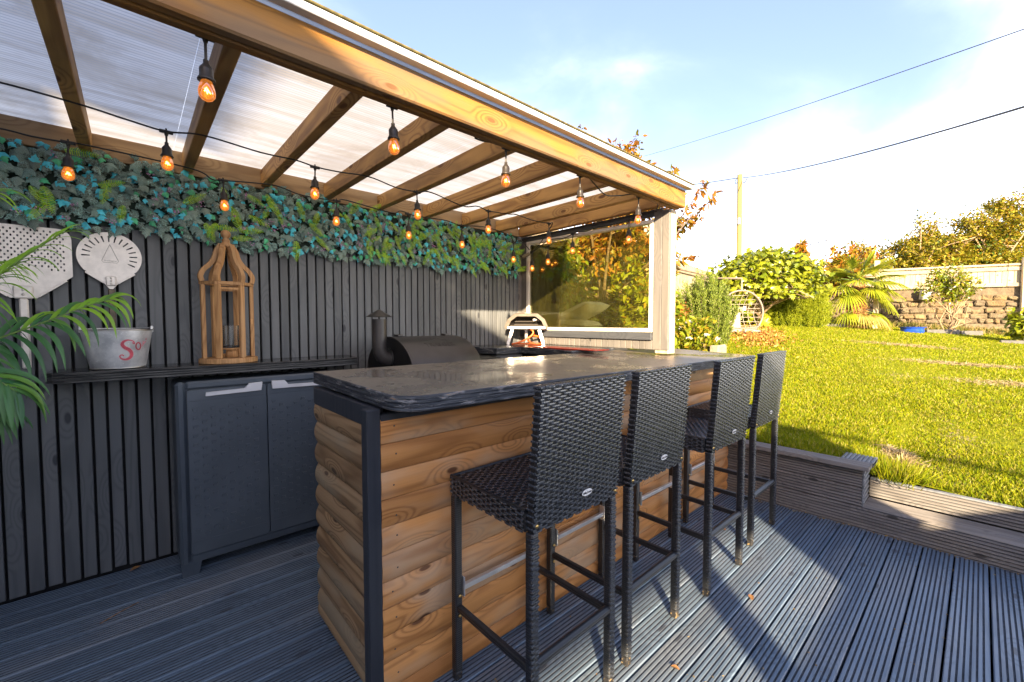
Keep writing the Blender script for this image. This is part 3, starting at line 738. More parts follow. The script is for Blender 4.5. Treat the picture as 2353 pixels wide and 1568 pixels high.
# ------------------------------------------------------------------ bar stools
def text_mesh(body, size, extrude=0.0004, align='CENTER', bold=0.0, shear=0.0):
    cu = bpy.data.curves.new('text', 'FONT'); cu.body = body; cu.size = size; cu.extrude = extrude; cu.align_x = align; cu.align_y = 'CENTER'
    cu.resolution_u = 3; cu.offset = bold; cu.shear = shear
    o = bpy.data.objects.new('text', cu); COL.objects.link(o)
    dg = bpy.context.evaluated_depsgraph_get(); me = bpy.data.meshes.new_from_object(o.evaluated_get(dg))
    bpy.data.objects.remove(o); bpy.data.curves.remove(cu); return me
def text_part(name, body, size, parent, M, mat, **k):
    me = text_mesh(body, size, **k); me.materials.clear(); me.materials.append(mat)
    me.transform(M); return link(name, me, parent)
def weave(mb, W, H, M, px=0.044, pz=0.0079, hl=0.0335, hh=0.0068, lift=0.0025):
    """strands passing over the stakes, each row set off half a pitch"""
    nrow = int(H/pz); pz = H/nrow; nc = round(W/px); px = W/nc
    for r in range(nrow):
        off = (r % 2)*0.5
        for c_ in range(-1, nc+1):
            xc = (c_+0.5+off)*px; a = max(0, xc-hl/2); b = min(W, xc+hl/2)
            if b-a < 0.006: continue
            z = (r+0.5)*pz; h = hh/2
            xs = [a, a+(b-a)*0.22, b-(b-a)*0.22, b]; ys = [0.0006, lift, lift, 0.0006]
            if a == 0: ys[0] = lift
            if b == W: ys[3] = lift
            vs = []
            for x, l in zip(xs, ys): vs += [(x, -l, z-h), (x, -l-0.0008, z), (x, -l, z+h)]
            vs = [M @ Vector(p) for p in vs]
            mb.add(vs, [(i*3+j, (i+1)*3+j, (i+1)*3+j+1, i*3+j+1) for i in range(3) for j in range(2)])
SW, SD, ZT, ZS = 0.40, 0.40, 1.078, 0.725
def make_stool():
    t = thing('bar_stool', 'x', 'bar stool', (0, 0, 0))
    # local frame: x along the bar, rear (backrest) at y=0, seat towards +y
    lean = -0.032
    th = 0.030
    zb = 0.665
    def BM(y): return Matrix(((1,0,0,0),(0,1,lean/(ZT-zb),y-lean/(ZT-zb)*0),(0,0,1,zb),(0,0,0,1)))
    Bm = BM(0.0)
    mb = MB(); mb.cbox(0.003, SW-0.003, 0, th, 0, ZT-zb-0.004, 0.006, M=Bm); mb.build('backrest', m_wickd, t, keep=False)
    wv = MB(); weave(wv, SW, ZT-zb, Bm)
    wv.build('weave', m_wick, t, keep=False, kind='stuff')
    # bound edges: strands round the two side edges, the top roll and the inner face
    eb = MB(); n = 47; p = (ZT-zb)/n
    for i in range(n):
        z = (i+0.5)*p
        for x0, x1 in ((0.0005, 0.006), (SW-0.006, SW-0.0005)):
            if (i+(x0 > 0)) % 2 == 0: eb.cbox(x0, x1, 0.0015, th-0.002, z-0.0033, z+0.0033, 0.001, M=Bm)
    for i in range(24):
        x = SW*(i+0.5)/24; eb.cbox(x-0.0072, x+0.0072, -0.0035, th+0.002, ZT-zb-0.008, ZT-zb+0.001+0.001*(i % 2), 0.002, M=Bm)
    eb.build('edge_binding', m_wick, t, keep=False, kind='stuff')
    # seat
    s0, s1 = th, SD
    mb = MB(); mb.cbox(0.002, SW-0.002, s0, s1, ZS-0.068, ZS-0.004, 0.006); mb.build('seat', m_wickd, t, keep=False)
    wv = MB()
    Ms = Matrix(((1,0,0,0),(0,0,1,s0),(0,-1,0,ZS-0.004),(0,0,0,1)))
    weave(wv, SW, SD-s0, Ms, pz=0.0135, hh=0.0105, px=0.0385, hl=0.025)
    Ml = Matrix(((0,1,0,0.001),(-1,0,0,s1),(0,0,1,ZS-0.068),(0,0,0,1)))
    weave(wv, SD-s0, 0.064, Ml)
    Mf = Matrix(((-1,0,0,SW),(0,-1,0,s1-0.001),(0,0,1,ZS-0.068),(0,0,0,1)))
    weave(wv, SW, 0.064, Mf)
    Mr = Matrix(((0,-1,0,SW-0.001),(1,0,0,s0),(0,0,1,ZS-0.068),(0,0,0,1)))
    weave(wv, SD-s0, 0.064, Mr)
    wv.build('seat_weave', m_wick, t, keep=False, kind='stuff')
    mb = MB()
    for a, b in (((0.004, s0, ZS-0.003), (0.004, s1, ZS-0.003)), ((SW-0.004, s0, ZS-0.003), (SW-0.004, s1, ZS-0.003)), ((0, s1-0.004, ZS-0.003), (SW, s1-0.004, ZS-0.003))):
        mb.tube([a, b], 0.006, 8)
    mb.build('seat_rim', m_leg, t, keep=False)
    # legs
    L = 0.029
    for x, y, z1 in ((0.0, 0.0, zb-0.001), (SW-L, 0.0, zb-0.001), (0.0, SD-L, ZS-0.069), (SW-L, SD-L, ZS-0.069)):
        lg = MB().cbox(x, x+L, y, y+L, 0.032, z1, 0.004).build('leg', m_leg, t, keep=False)
        MB().cbox(x+0.001, x+L-0.001, y+0.001, y+L-0.001, 0.001, 0.0315, 0.003).build('foot', m_foot, lg, keep=False)
        if y == 0.0:      # the rear legs carry a woven side like the backrest
            wb = MB()
            for i in range(78):
                z = 0.036+i*0.0079
                if i % 2: wb.cbox(x-0.0008, x+L*0.45, y-0.0008, y+L*0.4, z, z+0.0062, 0.0006)
                else: wb.cbox(x+L*0.5, x+L+0.0006, y-0.0008, y+L*0.4, z, z+0.0062, 0.0006)
            wb.build('leg_weave', m_wick, lg, keep=False, kind='stuff')
    # stretchers: rear rolled, two sides, aluminium kick bar across
    zs = 0.262
    MB().tube([(L, L/2, zs+0.012), (SW/2, L/2, zs+0.012), (SW-L, L/2, zs+0.012)], 0.0145, 10).build('stretcher', m_leg, t, keep=False)
    for x in (L/2, SW-L/2): MB().cbox(x-0.010, x+0.010, L, SD-L, zs-0.012, zs+0.012, 0.004).build('stretcher', m_leg, t, keep=False)
    MB().cbox(L+0.002, SW-L-0.002, SD-L-0.004, SD-L+0.014, 0.318, 0.336, 0.002).build('kick_bar', m_steel, t, keep=False)
    for x in (L+0.0005, SW-L-0.0035): MB().cbox(x, x+0.003, SD-L-0.010, SD-L+0.020, 0.298, 0.368, 0.001).build('bracket', m_steel, t, keep=False)
    for x, y, z in ((L*0.5, -0.001, zb+0.022), (SW-L*0.5, -0.001, zb+0.022), (L*0.5, SD-L-0.001, 0.305), (L*0.5, SD-L-0.001, 0.235), (SW-L*0.5, SD-L-0.001, 0.305)):
        MB().lathe([(0, -0.004), (0.0045, -0.004), (0.0055, -0.002), (0.006, 0)], 10, M=Matrix.Translation((x, y-0.002, z)) @ Matrix.Rotation(-PI/2, 4, 'X')).build('bolt', m_brass, t, keep=False)
    # maker's oval plate on the back
    ov = [(0.0245*math.cos(a), 0.0105*math.sin(a)) for a in np.linspace(0, 2*PI, 25)[:-1]]
    Mb = Matrix.Translation((0.228, -0.006, zb+0.055)) @ Matrix(((1,0,0,0),(0,0,1,0),(0,-1,0,0),(0,0,0,1))) @ Matrix.Scale(-1, 4, (0, 1, 0))
    Mb = Matrix(((1,0,0,0.228),(0,-0.077,-1,-0.0098),(0,1,-0.077,zb+0.062),(0,0,0,1)))
    bd = MB().prism(ov, 0, 0.0012, Mb).build('badge', m_white, t, keep=False)
    Mt = Mb @ Matrix.Translation((0, 0, 0.0016))
    me = text_mesh('vida', 0.0105, 0.0003, shear=0.2, bold=0.0002); me.materials.append(m_dark_print); me.transform(Mt @ Matrix.Translation((-0.0125, 0, 0))); link('lettering', me, bd, keep=False)
    me = text_mesh('J.com', 0.0105, 0.0003, shear=0.2, bold=0.0002); me.materials.append(m_dark_print); me.transform(Mt @ Matrix.Translation((0.0095, 0, 0))); link('lettering', me, bd, keep=False)
    return t
st0 = make_stool()
labs = ['black woven bar stool nearest the camera, in front of the bar corner post',
        'black woven bar stool standing second along the bar, just right of the nearest one',
        'black woven bar stool standing third along the bar, foot in the sunlit deck',
        'black woven bar stool farthest along the bar, its back against the lawn']
stools = [st0]+[copy_tree(st0) for _ in range(3)]
for o, (x, y, r), lb in zip(stools, ((0.797, 0.806, 0.0), (1.290, 0.815, 0.01), (1.905, 0.79, -0.012), (2.525, 0.815, 0.0)), labs):
    o.location = (x, y, 0.0015); o.rotation_euler.z = r; o['label'] = lb; o['group'] = 'wicker bar stools along the bar'

# ------------------------------------------------------------------ storage cupboard
cb = thing('storage_cupboard', 'dark grey plastic cupboard with two textured doors under the shelf', 'cupboard', (0.5, 2.7, 0))
fy = 2.562; x0, x1 = 0.137, 0.905
def rrect(x0, x1, z0, z1, r, n=5):
    return ([(x1-r+r*math.cos(a), z0+r+r*math.sin(a)) for a in np.linspace(-PI/2, 0, n)]+[(x1-r+r*math.cos(a), z1-r+r*math.sin(a)) for a in np.linspace(0, PI/2, n)]
            +[(x0+r+r*math.cos(a), z1-r+r*math.sin(a)) for a in np.linspace(PI/2, PI, n)]+[(x0+r+r*math.cos(a), z0+r+r*math.sin(a)) for a in np.linspace(PI, 1.5*PI, n)])
MB().cbox(x0, x1, fy+0.012, 2.862, 0.075, 0.955, 0.012).build('body', m_cab, cb)
# front frame with rounded opening
for a, b, c, d in ((x0, x0+0.040, 0.06, 0.962), (x1-0.04, x1, 0.06, 0.962)):
    MB().cbox(a, b, fy-0.004, fy+0.03, c, d, 0.012).build('side_frame', m_cab, cb)
MB().cbox(x0+0.0405, x1-0.0405, fy-0.002, fy+0.03, 0.925, 0.962, 0.008).build('top_frame', m_cab, cb)
MB().cbox(x0+0.0405, x1-0.0405, fy-0.002, fy+0.03, 0.06, 0.105, 0.008).build('bottom_frame', m_cab, cb)
for a in (x0, x1-0.085):
    for b in (fy-0.002, 2.79):
        mb = MB(); mb.add([(a, b, 0.075), (a+0.085, b, 0.075), (a+0.085, b+0.07, 0.075), (a, b+0.07, 0.075), (a+0.006, b+0.004, 0.002), (a+0.072, b+0.004, 0.002), (a+0.072, b+0.062, 0.002), (a+0.006, b+0.062, 0.002)],
                          [(0,1,2,3),(7,6,5,4),(0,4,5,1),(1,5,6,2),(2,6,7,3),(3,7,4,0)])
        mb.build('foot', m_cab, cb)
DM = Matrix(((1,0,0,0),(0,0,-1,0),(0,1,0,0),(0,0,0,1)))
trap_up = [(-0.0125, 0.008), (0.0125, 0.008), (0.0085, -0.008), (-0.0085, -0.008)]
for k_, (a, b) in enumerate(((x0+0.044, 0.5185), (0.5245, x1-0.044))):
    dr = MB().prism(rrect(a, b, 0.109, 0.921, 0.012), -fy+0.002-0.010, -fy+0.010, DM).build('door', m_cabd, cb)
    tx = MB(); row = 0
    z = 0.825
    while z > 0.20:
        x = a+0.030+(0.0 if row % 2 == 0 else 0.0)
        c_ = 0
        while x < b-0.02:
            zz = z-(0.021 if c_ % 2 else 0)
            up_ = (row+c_) % 3 != 1
            if rnd.random() > 0.06:
                pts = [(x+p[0], zz+(p[1] if up_ else -p[1])) for p in trap_up]
                y0 = fy-0.0105
                vs = [(p[0], y0+0.001, p[1]) for p in pts]+[(x+(p[0]-x)*0.86, y0-0.0026, zz+(p[1]-zz)*0.84) for p in pts]
                tx.add(vs, [(0,1,5,4),(1,2,6,5),(2,3,7,6),(3,0,4,7),(4,5,6,7)])
            x += 0.0365; c_ += 1
        z -= 0.043; row += 1
    tx.build('embossing', m_cabd, dr, kind='stuff')
    MB().cbox(a+0.006, b-0.006, fy-0.0115, fy-0.0075, 0.168, 0.172, 0.001).build('ridge', m_cab, dr)
    MB().cbox(a+0.006, b-0.006, fy-0.0115, fy-0.0075, 0.866, 0.869, 0.001).build('ridge', m_cab, dr)
    hx0 = a+0.072 if k_ == 0 else a+0.022
    if k_ == 0: hp = [(hx0, 0.889), (hx0+0.002, 0.906), (hx0+0.165, 0.911), (hx0+0.186, 0.934), (hx0+0.246, 0.937), (hx0+0.240, 0.894)]
    else: hp = [(hx0, 0.896), (hx0-0.004, 0.938), (hx0+0.060, 0.936), (hx0+0.078, 0.912), (hx0+0.24, 0.909), (hx0+0.24, 0.892)]
    MB().prism(hp[::-1], -fy+0.0105, -fy+0.026, DM).build('handle', m_handle, dr)

# ------------------------------------------------------------------ pellet grill
gr = thing('pellet_grill', 'black barrel pellet grill with chimney in front of the slatted wall', 'grill', (1.42, 2.46, 0))
gx0, gx1, gy, gz = 1.176, 1.668, 2.456, 0.918
gp = [(0.325*math.cos(a), 0.245*math.sin(a)) for a in np.linspace(0, PI, 25)]
vs = [(x, gy-p, gz+q) for x in (gx0, gx0+0.006, gx1-0.006, gx1) for p, q in gp]
sc_ = [0.985, 1, 1, 0.985]
vs = [(x, gy-p*s, gz+q*s) for x, s in zip((gx0, gx0+0.008, gx1-0.008, gx1), sc_) for p, q in gp]
n = len(gp)
lid = MB().add(vs, [(i*n+j, (i+1)*n+j, (i+1)*n+j+1, i*n+j+1) for i in range(3) for j in range(n-1)], True).build('lid', m_grill, gr)
MB().prism([(gy-p*0.985, gz+q*0.985) for p, q in gp], gx0+0.001, gx0+0.004, AX('X')).build('end_plate', m_grillb, gr)
MB().prism([(gy-p*0.985, gz+q*0.985) for p, q in gp], gx1-0.004, gx1-0.001, AX('X')).build('end_plate', m_grillb, gr)
gp2 = [(gy+0.32*math.cos(a), gz-0.004+0.16*math.sin(a)) for a in np.linspace(PI, 2*PI, 13)]
MB().prism(gp2, gx0+0.004, gx1-0.004, AX('X')).build('barrel', m_grillb, gr)
MB().tube([(gx0-0.001, gy-p*0.992, gz+q*0.992) for p, q in gp], 0.004, 6).build('rim', m_grill, gr)
for x in (1.25, 1.60):
    MB().cbox(x-0.02, x+0.02, gy-0.012, gy+0.045, gz+0.243, gz+0.258, 0.004).build('hinge', m_grill, gr)
cxm, cym = 1.112, 2.45
MB().lathe([(0.0425, 1.10), (0.0425, 1.272)], 24, (cxm, cym, 0)).build('chimney', m_grill, gr)
el = MB(); el.tube([(cxm, cym, 1.105), (cxm+0.004, cym, 1.075), (cxm+0.02, cym, 1.045), (cxm+0.045, cym, 1.03), (gx0-0.002, cym, 1.028)], [0.0425, 0.043, 0.045, 0.047, 0.049], 20)
el.build('flue_elbow', m_grill, gr)
MB().lathe([(0.0, -0.003), (0.066, -0.003), (0.066, 0.003), (0.049, 0.004)], 20, M=Matrix.Translation((gx0-0.004, cym, 1.028)) @ Matrix.Rotation(PI/2, 4, 'Y')).build('flue_flange', m_grillb, gr)
cap = MB(); cap.lathe([(0.078, 0), (0.002, 0.045), (0.0, 0.046)], 24, (cxm, cym, 1.286), smooth=True); cap.lathe([(0.077, -0.001), (0.0, 0.03)], 24, (cxm, cym, 1.286))
cap.build('chimney_cap', m_grill, gr)
MB().lathe([(0.005, 1.262), (0.005, 1.30)], 8, (cxm, cym, 0)).build('cap_stem', m_grillb, gr)
MB().cbox(gx1+0.02, gx1+0.27, gy-0.16, gy+0.16, 0.75, 0.985, 0.006).build('hopper', m_cab, gr)
MB().cbox(gx1+0.012, gx1+0.28, gy-0.17, gy+0.17, 0.986, 1.003, 0.004).build('hopper_lid', m_grillb, gr)
for x in (gx0+0.06, gx1-0.06):
    for y in (gy-0.22, gy+0.2): MB().bar((x, y, 0.0), (x, y*0.5+gy*0.5, 0.80), 0.03, 0.03, (0, 1, 0)).build('leg', m_grillb, gr)
# raised lettering and mountain outline on the front of the lid
def on_lid(u, v): # u along x, v angle-height on the lid
    a = v; return (u, gy-0.325*math.cos(a)-0.0006, gz+0.245*math.sin(a)+0.0006)
me = text_mesh('TRAEGER', 0.050, 0.001); me.materials.append(m_grill)
for vv in me.vertices:
    a0 = math.radians(53); p = on_lid(1.425+vv.co.x, a0+vv.co.y/0.27); nrm = Vector((0, -math.cos(a0)*0.245, math.sin(a0)*0.325)).normalized()
    vv.co = Vector(p)+nrm*(0.0010+vv.co.z)
link('lettering', me, lid)
mtn = MB(); pts = [(-0.11, -.006), (-0.075, 0.004), (-0.05, 0.001), (-0.03, 0.016), (-0.012, 0.008), (0.005, 0.024), (0.02, 0.012), (0.035, 0.02), (0.055, 0.004), (0.07, 0.012), (0.085, -.006)]
mtn.tube([Vector(on_lid(1.42+x, math.radians(64)+y*1.3/0.27))+Vector((0, -0.0008, 0.0008)) for x, y in pts], 0.0009, 5)
mtn.build('emblem', m_grill, lid)

# ------------------------------------------------------------------ pizza oven, hose, red board
ov_ = thing('pizza_oven', 'small portable pizza oven on splayed legs on the corner worktop', 'oven', (2.52, 2.63, 1.062))
oy0, oy1, oz0 = 2.308, 2.812, 1.188
def arch(sc=1.0, dz=0):
    c = (oy0+oy1)/2; h = (oy1-oy0)/2
    p = [(1.0, 0.0), (0.985, 0.025), (0.86, 0.078), (0.56, 0.122), (0.50, 0.1275), (-0.50, 0.1275), (-0.56, 0.122), (-0.86, 0.078), (-0.985, 0.025), (-1.0, 0.0)]
    return [(c+a*h*sc, oz0+b*sc+dz) for a, b in p]
fx = 2.415; bx = 2.665
A_ = arch(1.0); B_ = arch(0.82, 0.0)
m_ = len(A_)
vs = [(fx+0.02, y, z) for y, z in A_]+[(fx+0.05, y, z+0.004) for y, z in arch(1.0)]+[(bx, (y-2.56)*0.66+2.56, z*0.93+oz0*0.07) for y, z in A_]
hood = MB().add(vs, [(i, i+1, m_+i+1, m_+i) for i in range(m_-1)]+[(m_+i, m_+i+1, 2*m_+i+1, 2*m_+i) for i in range(m_-1)]+[tuple(range(2*m_, 3*m_))])
hd = hood.build('hood', m_oven, ov_)
vs = [(fx+0.02, y, z) for y, z in A_]+[(fx, y, z) for y, z in B_]
MB().add(vs, [(i, i+1, m_+i+1, m_+i) for i in range(m_-1)]).build('front_lip', m_oven, ov_)
vs = [(fx, y, z) for y, z in B_]+[(fx+0.06, y, z) for y, z in arch(0.80, 0.002)]+[(bx-0.03, y, z) for y, z in arch(0.62, 0.002)]
MB().add(vs, [(i, i+1, m_+i+1, m_+i) for i in range(m_-1)]+[(m_+i, m_+i+1, 2*m_+i+1, 2*m_+i) for i in range(m_-1)]+[tuple(range(2*m_, 3*m_))]).build('chamber', m_ovin, ov_)
MB().cbox(fx-0.004, bx-0.01, oy0+0.03, oy1-0.03, oz0-0.004, oz0+0.018, 0.003).build('base_plate', m_alu, ov_)
MB().cbox(fx+0.03, bx-0.05, oy0+0.06, oy1-0.06, oz0+0.0185, oz0+0.03, 0.003).build('baking_stone', m_ovin, ov_)
MB().tube([(fx+0.12, oy0+0.09, oz0+0.075), (fx+0.11, oy0+0.13, oz0+0.08), (fx+0.11, oy0+0.17, oz0+0.072)], 0.012, 8).build('burner', m_alud, ov_)
MB().tube([(fx+0.16, oy0+0.08, oz0+0.06), (fx+0.16, oy1-0.08, oz0+0.06)], 0.007, 8).build('gas_bar', m_ovin, ov_)
for sy, yy in ((1, oy0+0.10), (-1, oy1-0.09)):
    MB().bar((fx+0.03, yy, oz0-0.008), (fx+0.015, yy-sy*0.052, 1.049), 0.034, 0.012, (1, 0, 0)).build('leg', m_alu, ov_)
MB().bar((bx-0.05, 2.56, oz0-0.008), (bx-0.03, 2.56, 1.049), 0.034, 0.012, (1, 0, 0)).build('leg', m_alu, ov_)
text_part('lettering', 'OONI', 0.030, hd, Matrix.Translation((fx+0.022, 2.54, oz0+0.1285)) @ Matrix(((0,0.75,-0.66,0),(-1,0,0,0),(0,0.3,0.95,0.0045),(0,0,0,1))), m_alud, extrude=0.0008)
OV = Matrix.Translation((2.49, 2.595, 0.012)) @ Matrix.Rotation(math.radians(45.5), 4, 'Z') @ Matrix.Diagonal((0.64, 0.735, 1, 1)) @ Matrix.Translation((-2.415, -2.56, 0))
def tr_all(o, Mx):
    for c_ in o.children:
        if c_.data: c_.data.transform(Mx)
        tr_all(c_, Mx)
tr_all(ov_, OV)
ov_['x'] = 0; del ov_['x']
hs = MB(); P0 = [(2.50, 2.52, 1.183), (2.47, 2.475, 1.178), (2.46, 2.455, 1.150), (2.45, 2.50, 1.115), (2.44, 2.58, 1.083), (2.43, 2.68, 1.058), (2.45, 2.70, 1.057), (2.47, 2.62, 1.057), (2.46, 2.48, 1.057), (2.47, 2.37, 1.058), (2.52, 2.34, 1.075), (2.56, 2.36, 1.105), (2.55, 2.44, 1.125), (2.53, 2.50, 1.115), (2.50, 2.515, 1.09), (2.49, 2.48, 1.066), (2.50, 2.44, 1.062)]
def smooth_path(P, n=5):
    P = [Vector(p) for p in P]; out = []
    for i in range(len(P)-1):
        a, b, c, d = P[max(i-1, 0)], P[i], P[i+1], P[min(i+2, len(P)-1)]
        for k in range(n):
            t = k/n; out.append(0.5*((2*b)+(c-a)*t+(2*a-5*b+4*c-d)*t*t+(-a+3*b-3*c+d)*t**3))
    out.append(P[-1]); return out
OH = Matrix.Translation((2.49, 2.585, 0.012)) @ Matrix.Rotation(math.radians(45.5), 4, 'Z') @ Matrix.Diagonal((0.85, 0.72, 1, 1)) @ Matrix.Translation((-2.44, -2.53, 0))
hs.tube([OH @ p for p in smooth_path(P0)], 0.0078, 8)
tag(hs.build('gas_hose', m_hose), 'orange rubber gas hose coiled under the pizza oven', 'hose')
rb_ = MB(); rb_.cbox(0, 0.15, 0, 0.60, 0, 0.006, 0.002, M=Matrix.Translation((2.270, 1.70, 1.0612)) @ Matrix.Rotation(-0.02, 4, 'Z'))
tag(rb_.build('chopping_board', m_redb), 'thin red plastic board lying on the corner worktop', 'board')

# ------------------------------------------------------------------ pizza peels
def wallM(x, z, y=2.846): return Matrix(((1,0,0,x),(0,0,-1,y),(0,1,0,z),(0,0,0,1)))      # local xy on the wall, z towards the viewer
def holed_plate(name, outline, holes, thick, M, mat, parent):
    """flat plate with real holes: curve outline with hole splines, turned into a mesh"""
    cu = bpy.data.curves.new('plate', 'CURVE'); cu.dimensions = '2D'; cu.fill_mode = 'BOTH'; cu.extrude = thick/2
    for ring in [outline]+holes:
        sp = cu.splines.new('POLY'); sp.points.add(len(ring)-1)
        for p, q in zip(sp.points, ring): p.co = (q[0], q[1], 0, 1)
        sp.use_cyclic_u = True
    o = bpy.data.objects.new('plate', cu); COL.objects.link(o)
    me = bpy.data.meshes.new_from_object(o.evaluated_get(bpy.context.evaluated_depsgraph_get()))
    bpy.data.objects.remove(o); me.materials.clear(); me.materials.append(mat); me.transform(M)
    return link(name, me, parent)
pr_ = thing('pizza_peel', 'round aluminium pizza peel with radial slots hanging on the wall', 'pizza peel', (-0.076, 2.86, 1.05))
Mp = wallM(-0.076, 1.572)
out = []
for a in np.linspace(-0.62, PI+0.62, 40): out.append((0.116*math.cos(a), 0.116*math.sin(a)))
out += [(-0.022, -0.135), (0.0, -0.166), (0.022, -0.135)]
holes = []
for d in range(-2, 13):
    a = math.radians(d*14.8+11-8)
    c, s_ = math.cos(a), math.sin(a); w_h = 0.0022
    if 55 < d*14.8 < -1: continue
    r0, r1 = 0.070, 0.099
    holes.append([(c*r0+s_*w_h, s_*r0-c*w_h), (c*r1+s_*w_h*1.5, s_*r1-c*w_h*1.5), (c*r1-s_*w_h*1.5, s_*r1+c*w_h*1.5), (c*r0-s_*w_h, s_*r0+c*w_h)])
bl = holed_plate('blade', out, holes, 0.0016, Mp, m_alud, pr_)
tri = [(0, 0.058), (0.030, -0.022), (0.024, -0.030), (-0.024, -0.030), (-0.030, -0.022)]
mb = MB(); mb.tube([Mp @ Vector((p[0], p[1], 0.0014)) for p in tri+[tri[0]]], 0.0009, 5); mb.build('embossed_triangle', m_grey_print, bl)
text_part('lettering', 'Sheshapho', 0.0105, bl, Mp @ Matrix.Translation((0, -0.021, 0.0013)), m_grey_print, extrude=0.0002)
for s_ in (-1, 1):
    MB().bar(Mp @ Vector((s_*0.088, -0.080, 0.004)), Mp @ Vector((s_*0.026, -0.128, 0.004)), 0.008, 0.008).build('folded_rib', m_alud, pr_)
MB().cbox(-0.019, 0.019, -0.142, -0.095, 0.001, 0.011, 0.004, M=Mp).build('socket', m_alud, pr_)
for z in (-0.105, -0.118, -0.132): MB().lathe([(0, 0.003), (0.004, 0.002), (0.0045, 0)], 8, M=Mp @ Matrix.Translation((0, z, 0.011))).build('rivet', m_alu, pr_)
MB().cbox(-0.012, 0.012, -0.36, -0.158, -0.004, 0.010, 0.004, M=Mp).build('handle', plain('worn_dark_handle', (0.11, 0.085, 0.06), 0.45, 0.4, var=0.4, vscale=30), pr_)
MB().cbox(-0.014, 0.014, -0.51, -0.361, -0.005, 0.012, 0.005, M=Mp).build('grip', m_rubber, pr_)
pq = thing('pizza_peel', 'large square perforated aluminium pizza peel behind the palm leaves', 'pizza peel', (-0.355, 2.86, 1.05))
Mq = wallM(-0.36, 1.545)
hw = 0.155
out = rrect(-hw, hw, -0.10, 0.135, 0.045, 6)
lo = [p for p in out if p[1] > -0.056]
out2 = [(hw-0.0, -0.075), (hw-0.012, -0.095)]
# clockwise from lower right, up over the top, down to the neck
top = [(hw, -0.08)]+[(hw-0.045+0.045*math.cos(a), 0.09+0.045*math.sin(a)) for a in np.linspace(0, PI/2, 6)]+[(-hw+0.045+0.045*math.cos(a), 0.09+0.045*math.sin(a)) for a in np.linspace(PI/2, PI, 6)]+[(-hw, -0.08), (-0.04, -0.185), (0.04, -0.185)]
holes = []
for r in range(13):
    for c_ in range(14):
        x = -0.128+c_*0.0197+(0.0098 if r % 2 else 0); y = 0.118-r*0.0143
        if abs(x) > 0.137 or (abs(x) < 0.07 and y < -0.045): continue
        holes.append([(x+px_, y+py_) for px_, py_ in ((-0.0030, -0.0035), (0, -0.0052), (0.0030, -0.0035), (0.0030, 0.0035), (0, 0.0052), (-0.0030, 0.0035))])
bl = holed_plate('blade', top, holes, 0.0016, Mq, m_alud, pq)
for s_ in (-1, 1): MB().bar(Mq @ Vector((s_*0.135, -0.100, 0.004)), Mq @ Vector((s_*0.045, -0.178, 0.004)), 0.010, 0.009).build('folded_rib', m_alud, pq)
MB().cbox(-0.030, 0.030, -0.188, -0.13, 0.001, 0.013, 0.005, M=Mq).build('socket', m_alud, pq)
for z in (-0.15, -0.17): MB().lathe([(0, 0.003), (0.005, 0.002), (0.0055, 0)], 8, M=Mq @ Matrix.Translation((0, z, 0.013))).build('rivet', m_alu, pq)
MB().cbox(-0.014, 0.014, -0.50, -0.1885, -0.004, 0.012, 0.005, M=Mq).build('handle', m_alud, pq)

# ------------------------------------------------------------------ ice bucket
M = Mat('galvanised_tin'); v = M.coord(False)
n1 = M.noise(v, 9, 5, 0.6); sp = M.noise(v, 130, 3, 0.7); n3 = M.noise(M.coord(False, (1, 1, 0.1)), 30, 2)
c = M.mix(M.rng(n1, 0.35, 0.65), (0.48, 0.49, 0.51), (0.78, 0.78, 0.78))
c = M.mix(M.math('MULTIPLY', M.rng(sp, 0.58, 0.66), 0.6), c, (0.82, 0.83, 0.84))
m_tin = M.fin(c, M.rng(n1, 0.3, 0.7, 0.28, 0.45), 0.5)
bk = thing('ice_bucket', 'oval tin ice bucket with faded red lettering on the wall shelf', 'bucket', (-0.058, 2.72, 1.036))
bc = (-0.058, 2.733, 1.0355)
prf = [(0.0, 0.002), (0.090, 0.002), (0.096, 0.0), (0.099, 0.006), (0.124, 0.165), (0.1255, 0.178)]
MB().lathe(prf, 40, bc, sy=0.76).build('shell', m_tin, bk)
MB().lathe([(0.1235, 0.176), (0.118, 0.14), (0.096, 0.012), (0, 0.010)], 40, bc, sy=0.75).build('inside', m_tin, bk)
MB().tube([(bc[0]+0.1262*math.cos(a), bc[1]+0.1262*0.76*math.sin(a), bc[2]+0.180) for a in np.linspace(0, 2*PI, 41)], 0.0036, 8, caps=False).build('rim', m_alu, bk)
MB().tube([(bc[0]+0.0975*math.cos(a), bc[1]+0.0975*0.76*math.sin(a), bc[2]+0.004) for a in np.linspace(0, 2*PI, 41)], 0.003, 6, caps=False).build('foot_ring', m_alu, bk)
hb = smooth_path([(bc[0]-0.123, bc[1], bc[2]+0.19), (bc[0]-0.118, bc[1]+0.04, bc[2]+0.186), (bc[0]-0.05, bc[1]+0.085, bc[2]+0.187), (bc[0]+0.06, bc[1]+0.085, bc[2]+0.187), (bc[0]+0.12, bc[1]+0.03, bc[2]+0.19), (bc[0]+0.128, bc[1], bc[2]+0.193)])
MB().tube(hb, 0.0022, 6).build('carrying_wire', m_steel, bk)
for s_ in (-1, 1): MB().cbox(bc[0]+s_*0.123-0.006, bc[0]+s_*0.123+0.006, bc[1]-0.010, bc[1]+0.010, bc[2]+0.168, bc[2]+0.200, 0.003).build('lug', m_steel, bk)
def on_bucket(x, z, lift=0.001):      # x sideways, z up from the base, on the side facing the viewer
    r = 0.099+(0.124-0.099)*(z-0.006)/0.159+lift; a = -PI/2+x/r
    return Vector((bc[0]+r*math.cos(a), bc[1]+0.76*r*math.sin(a), bc[2]+z))
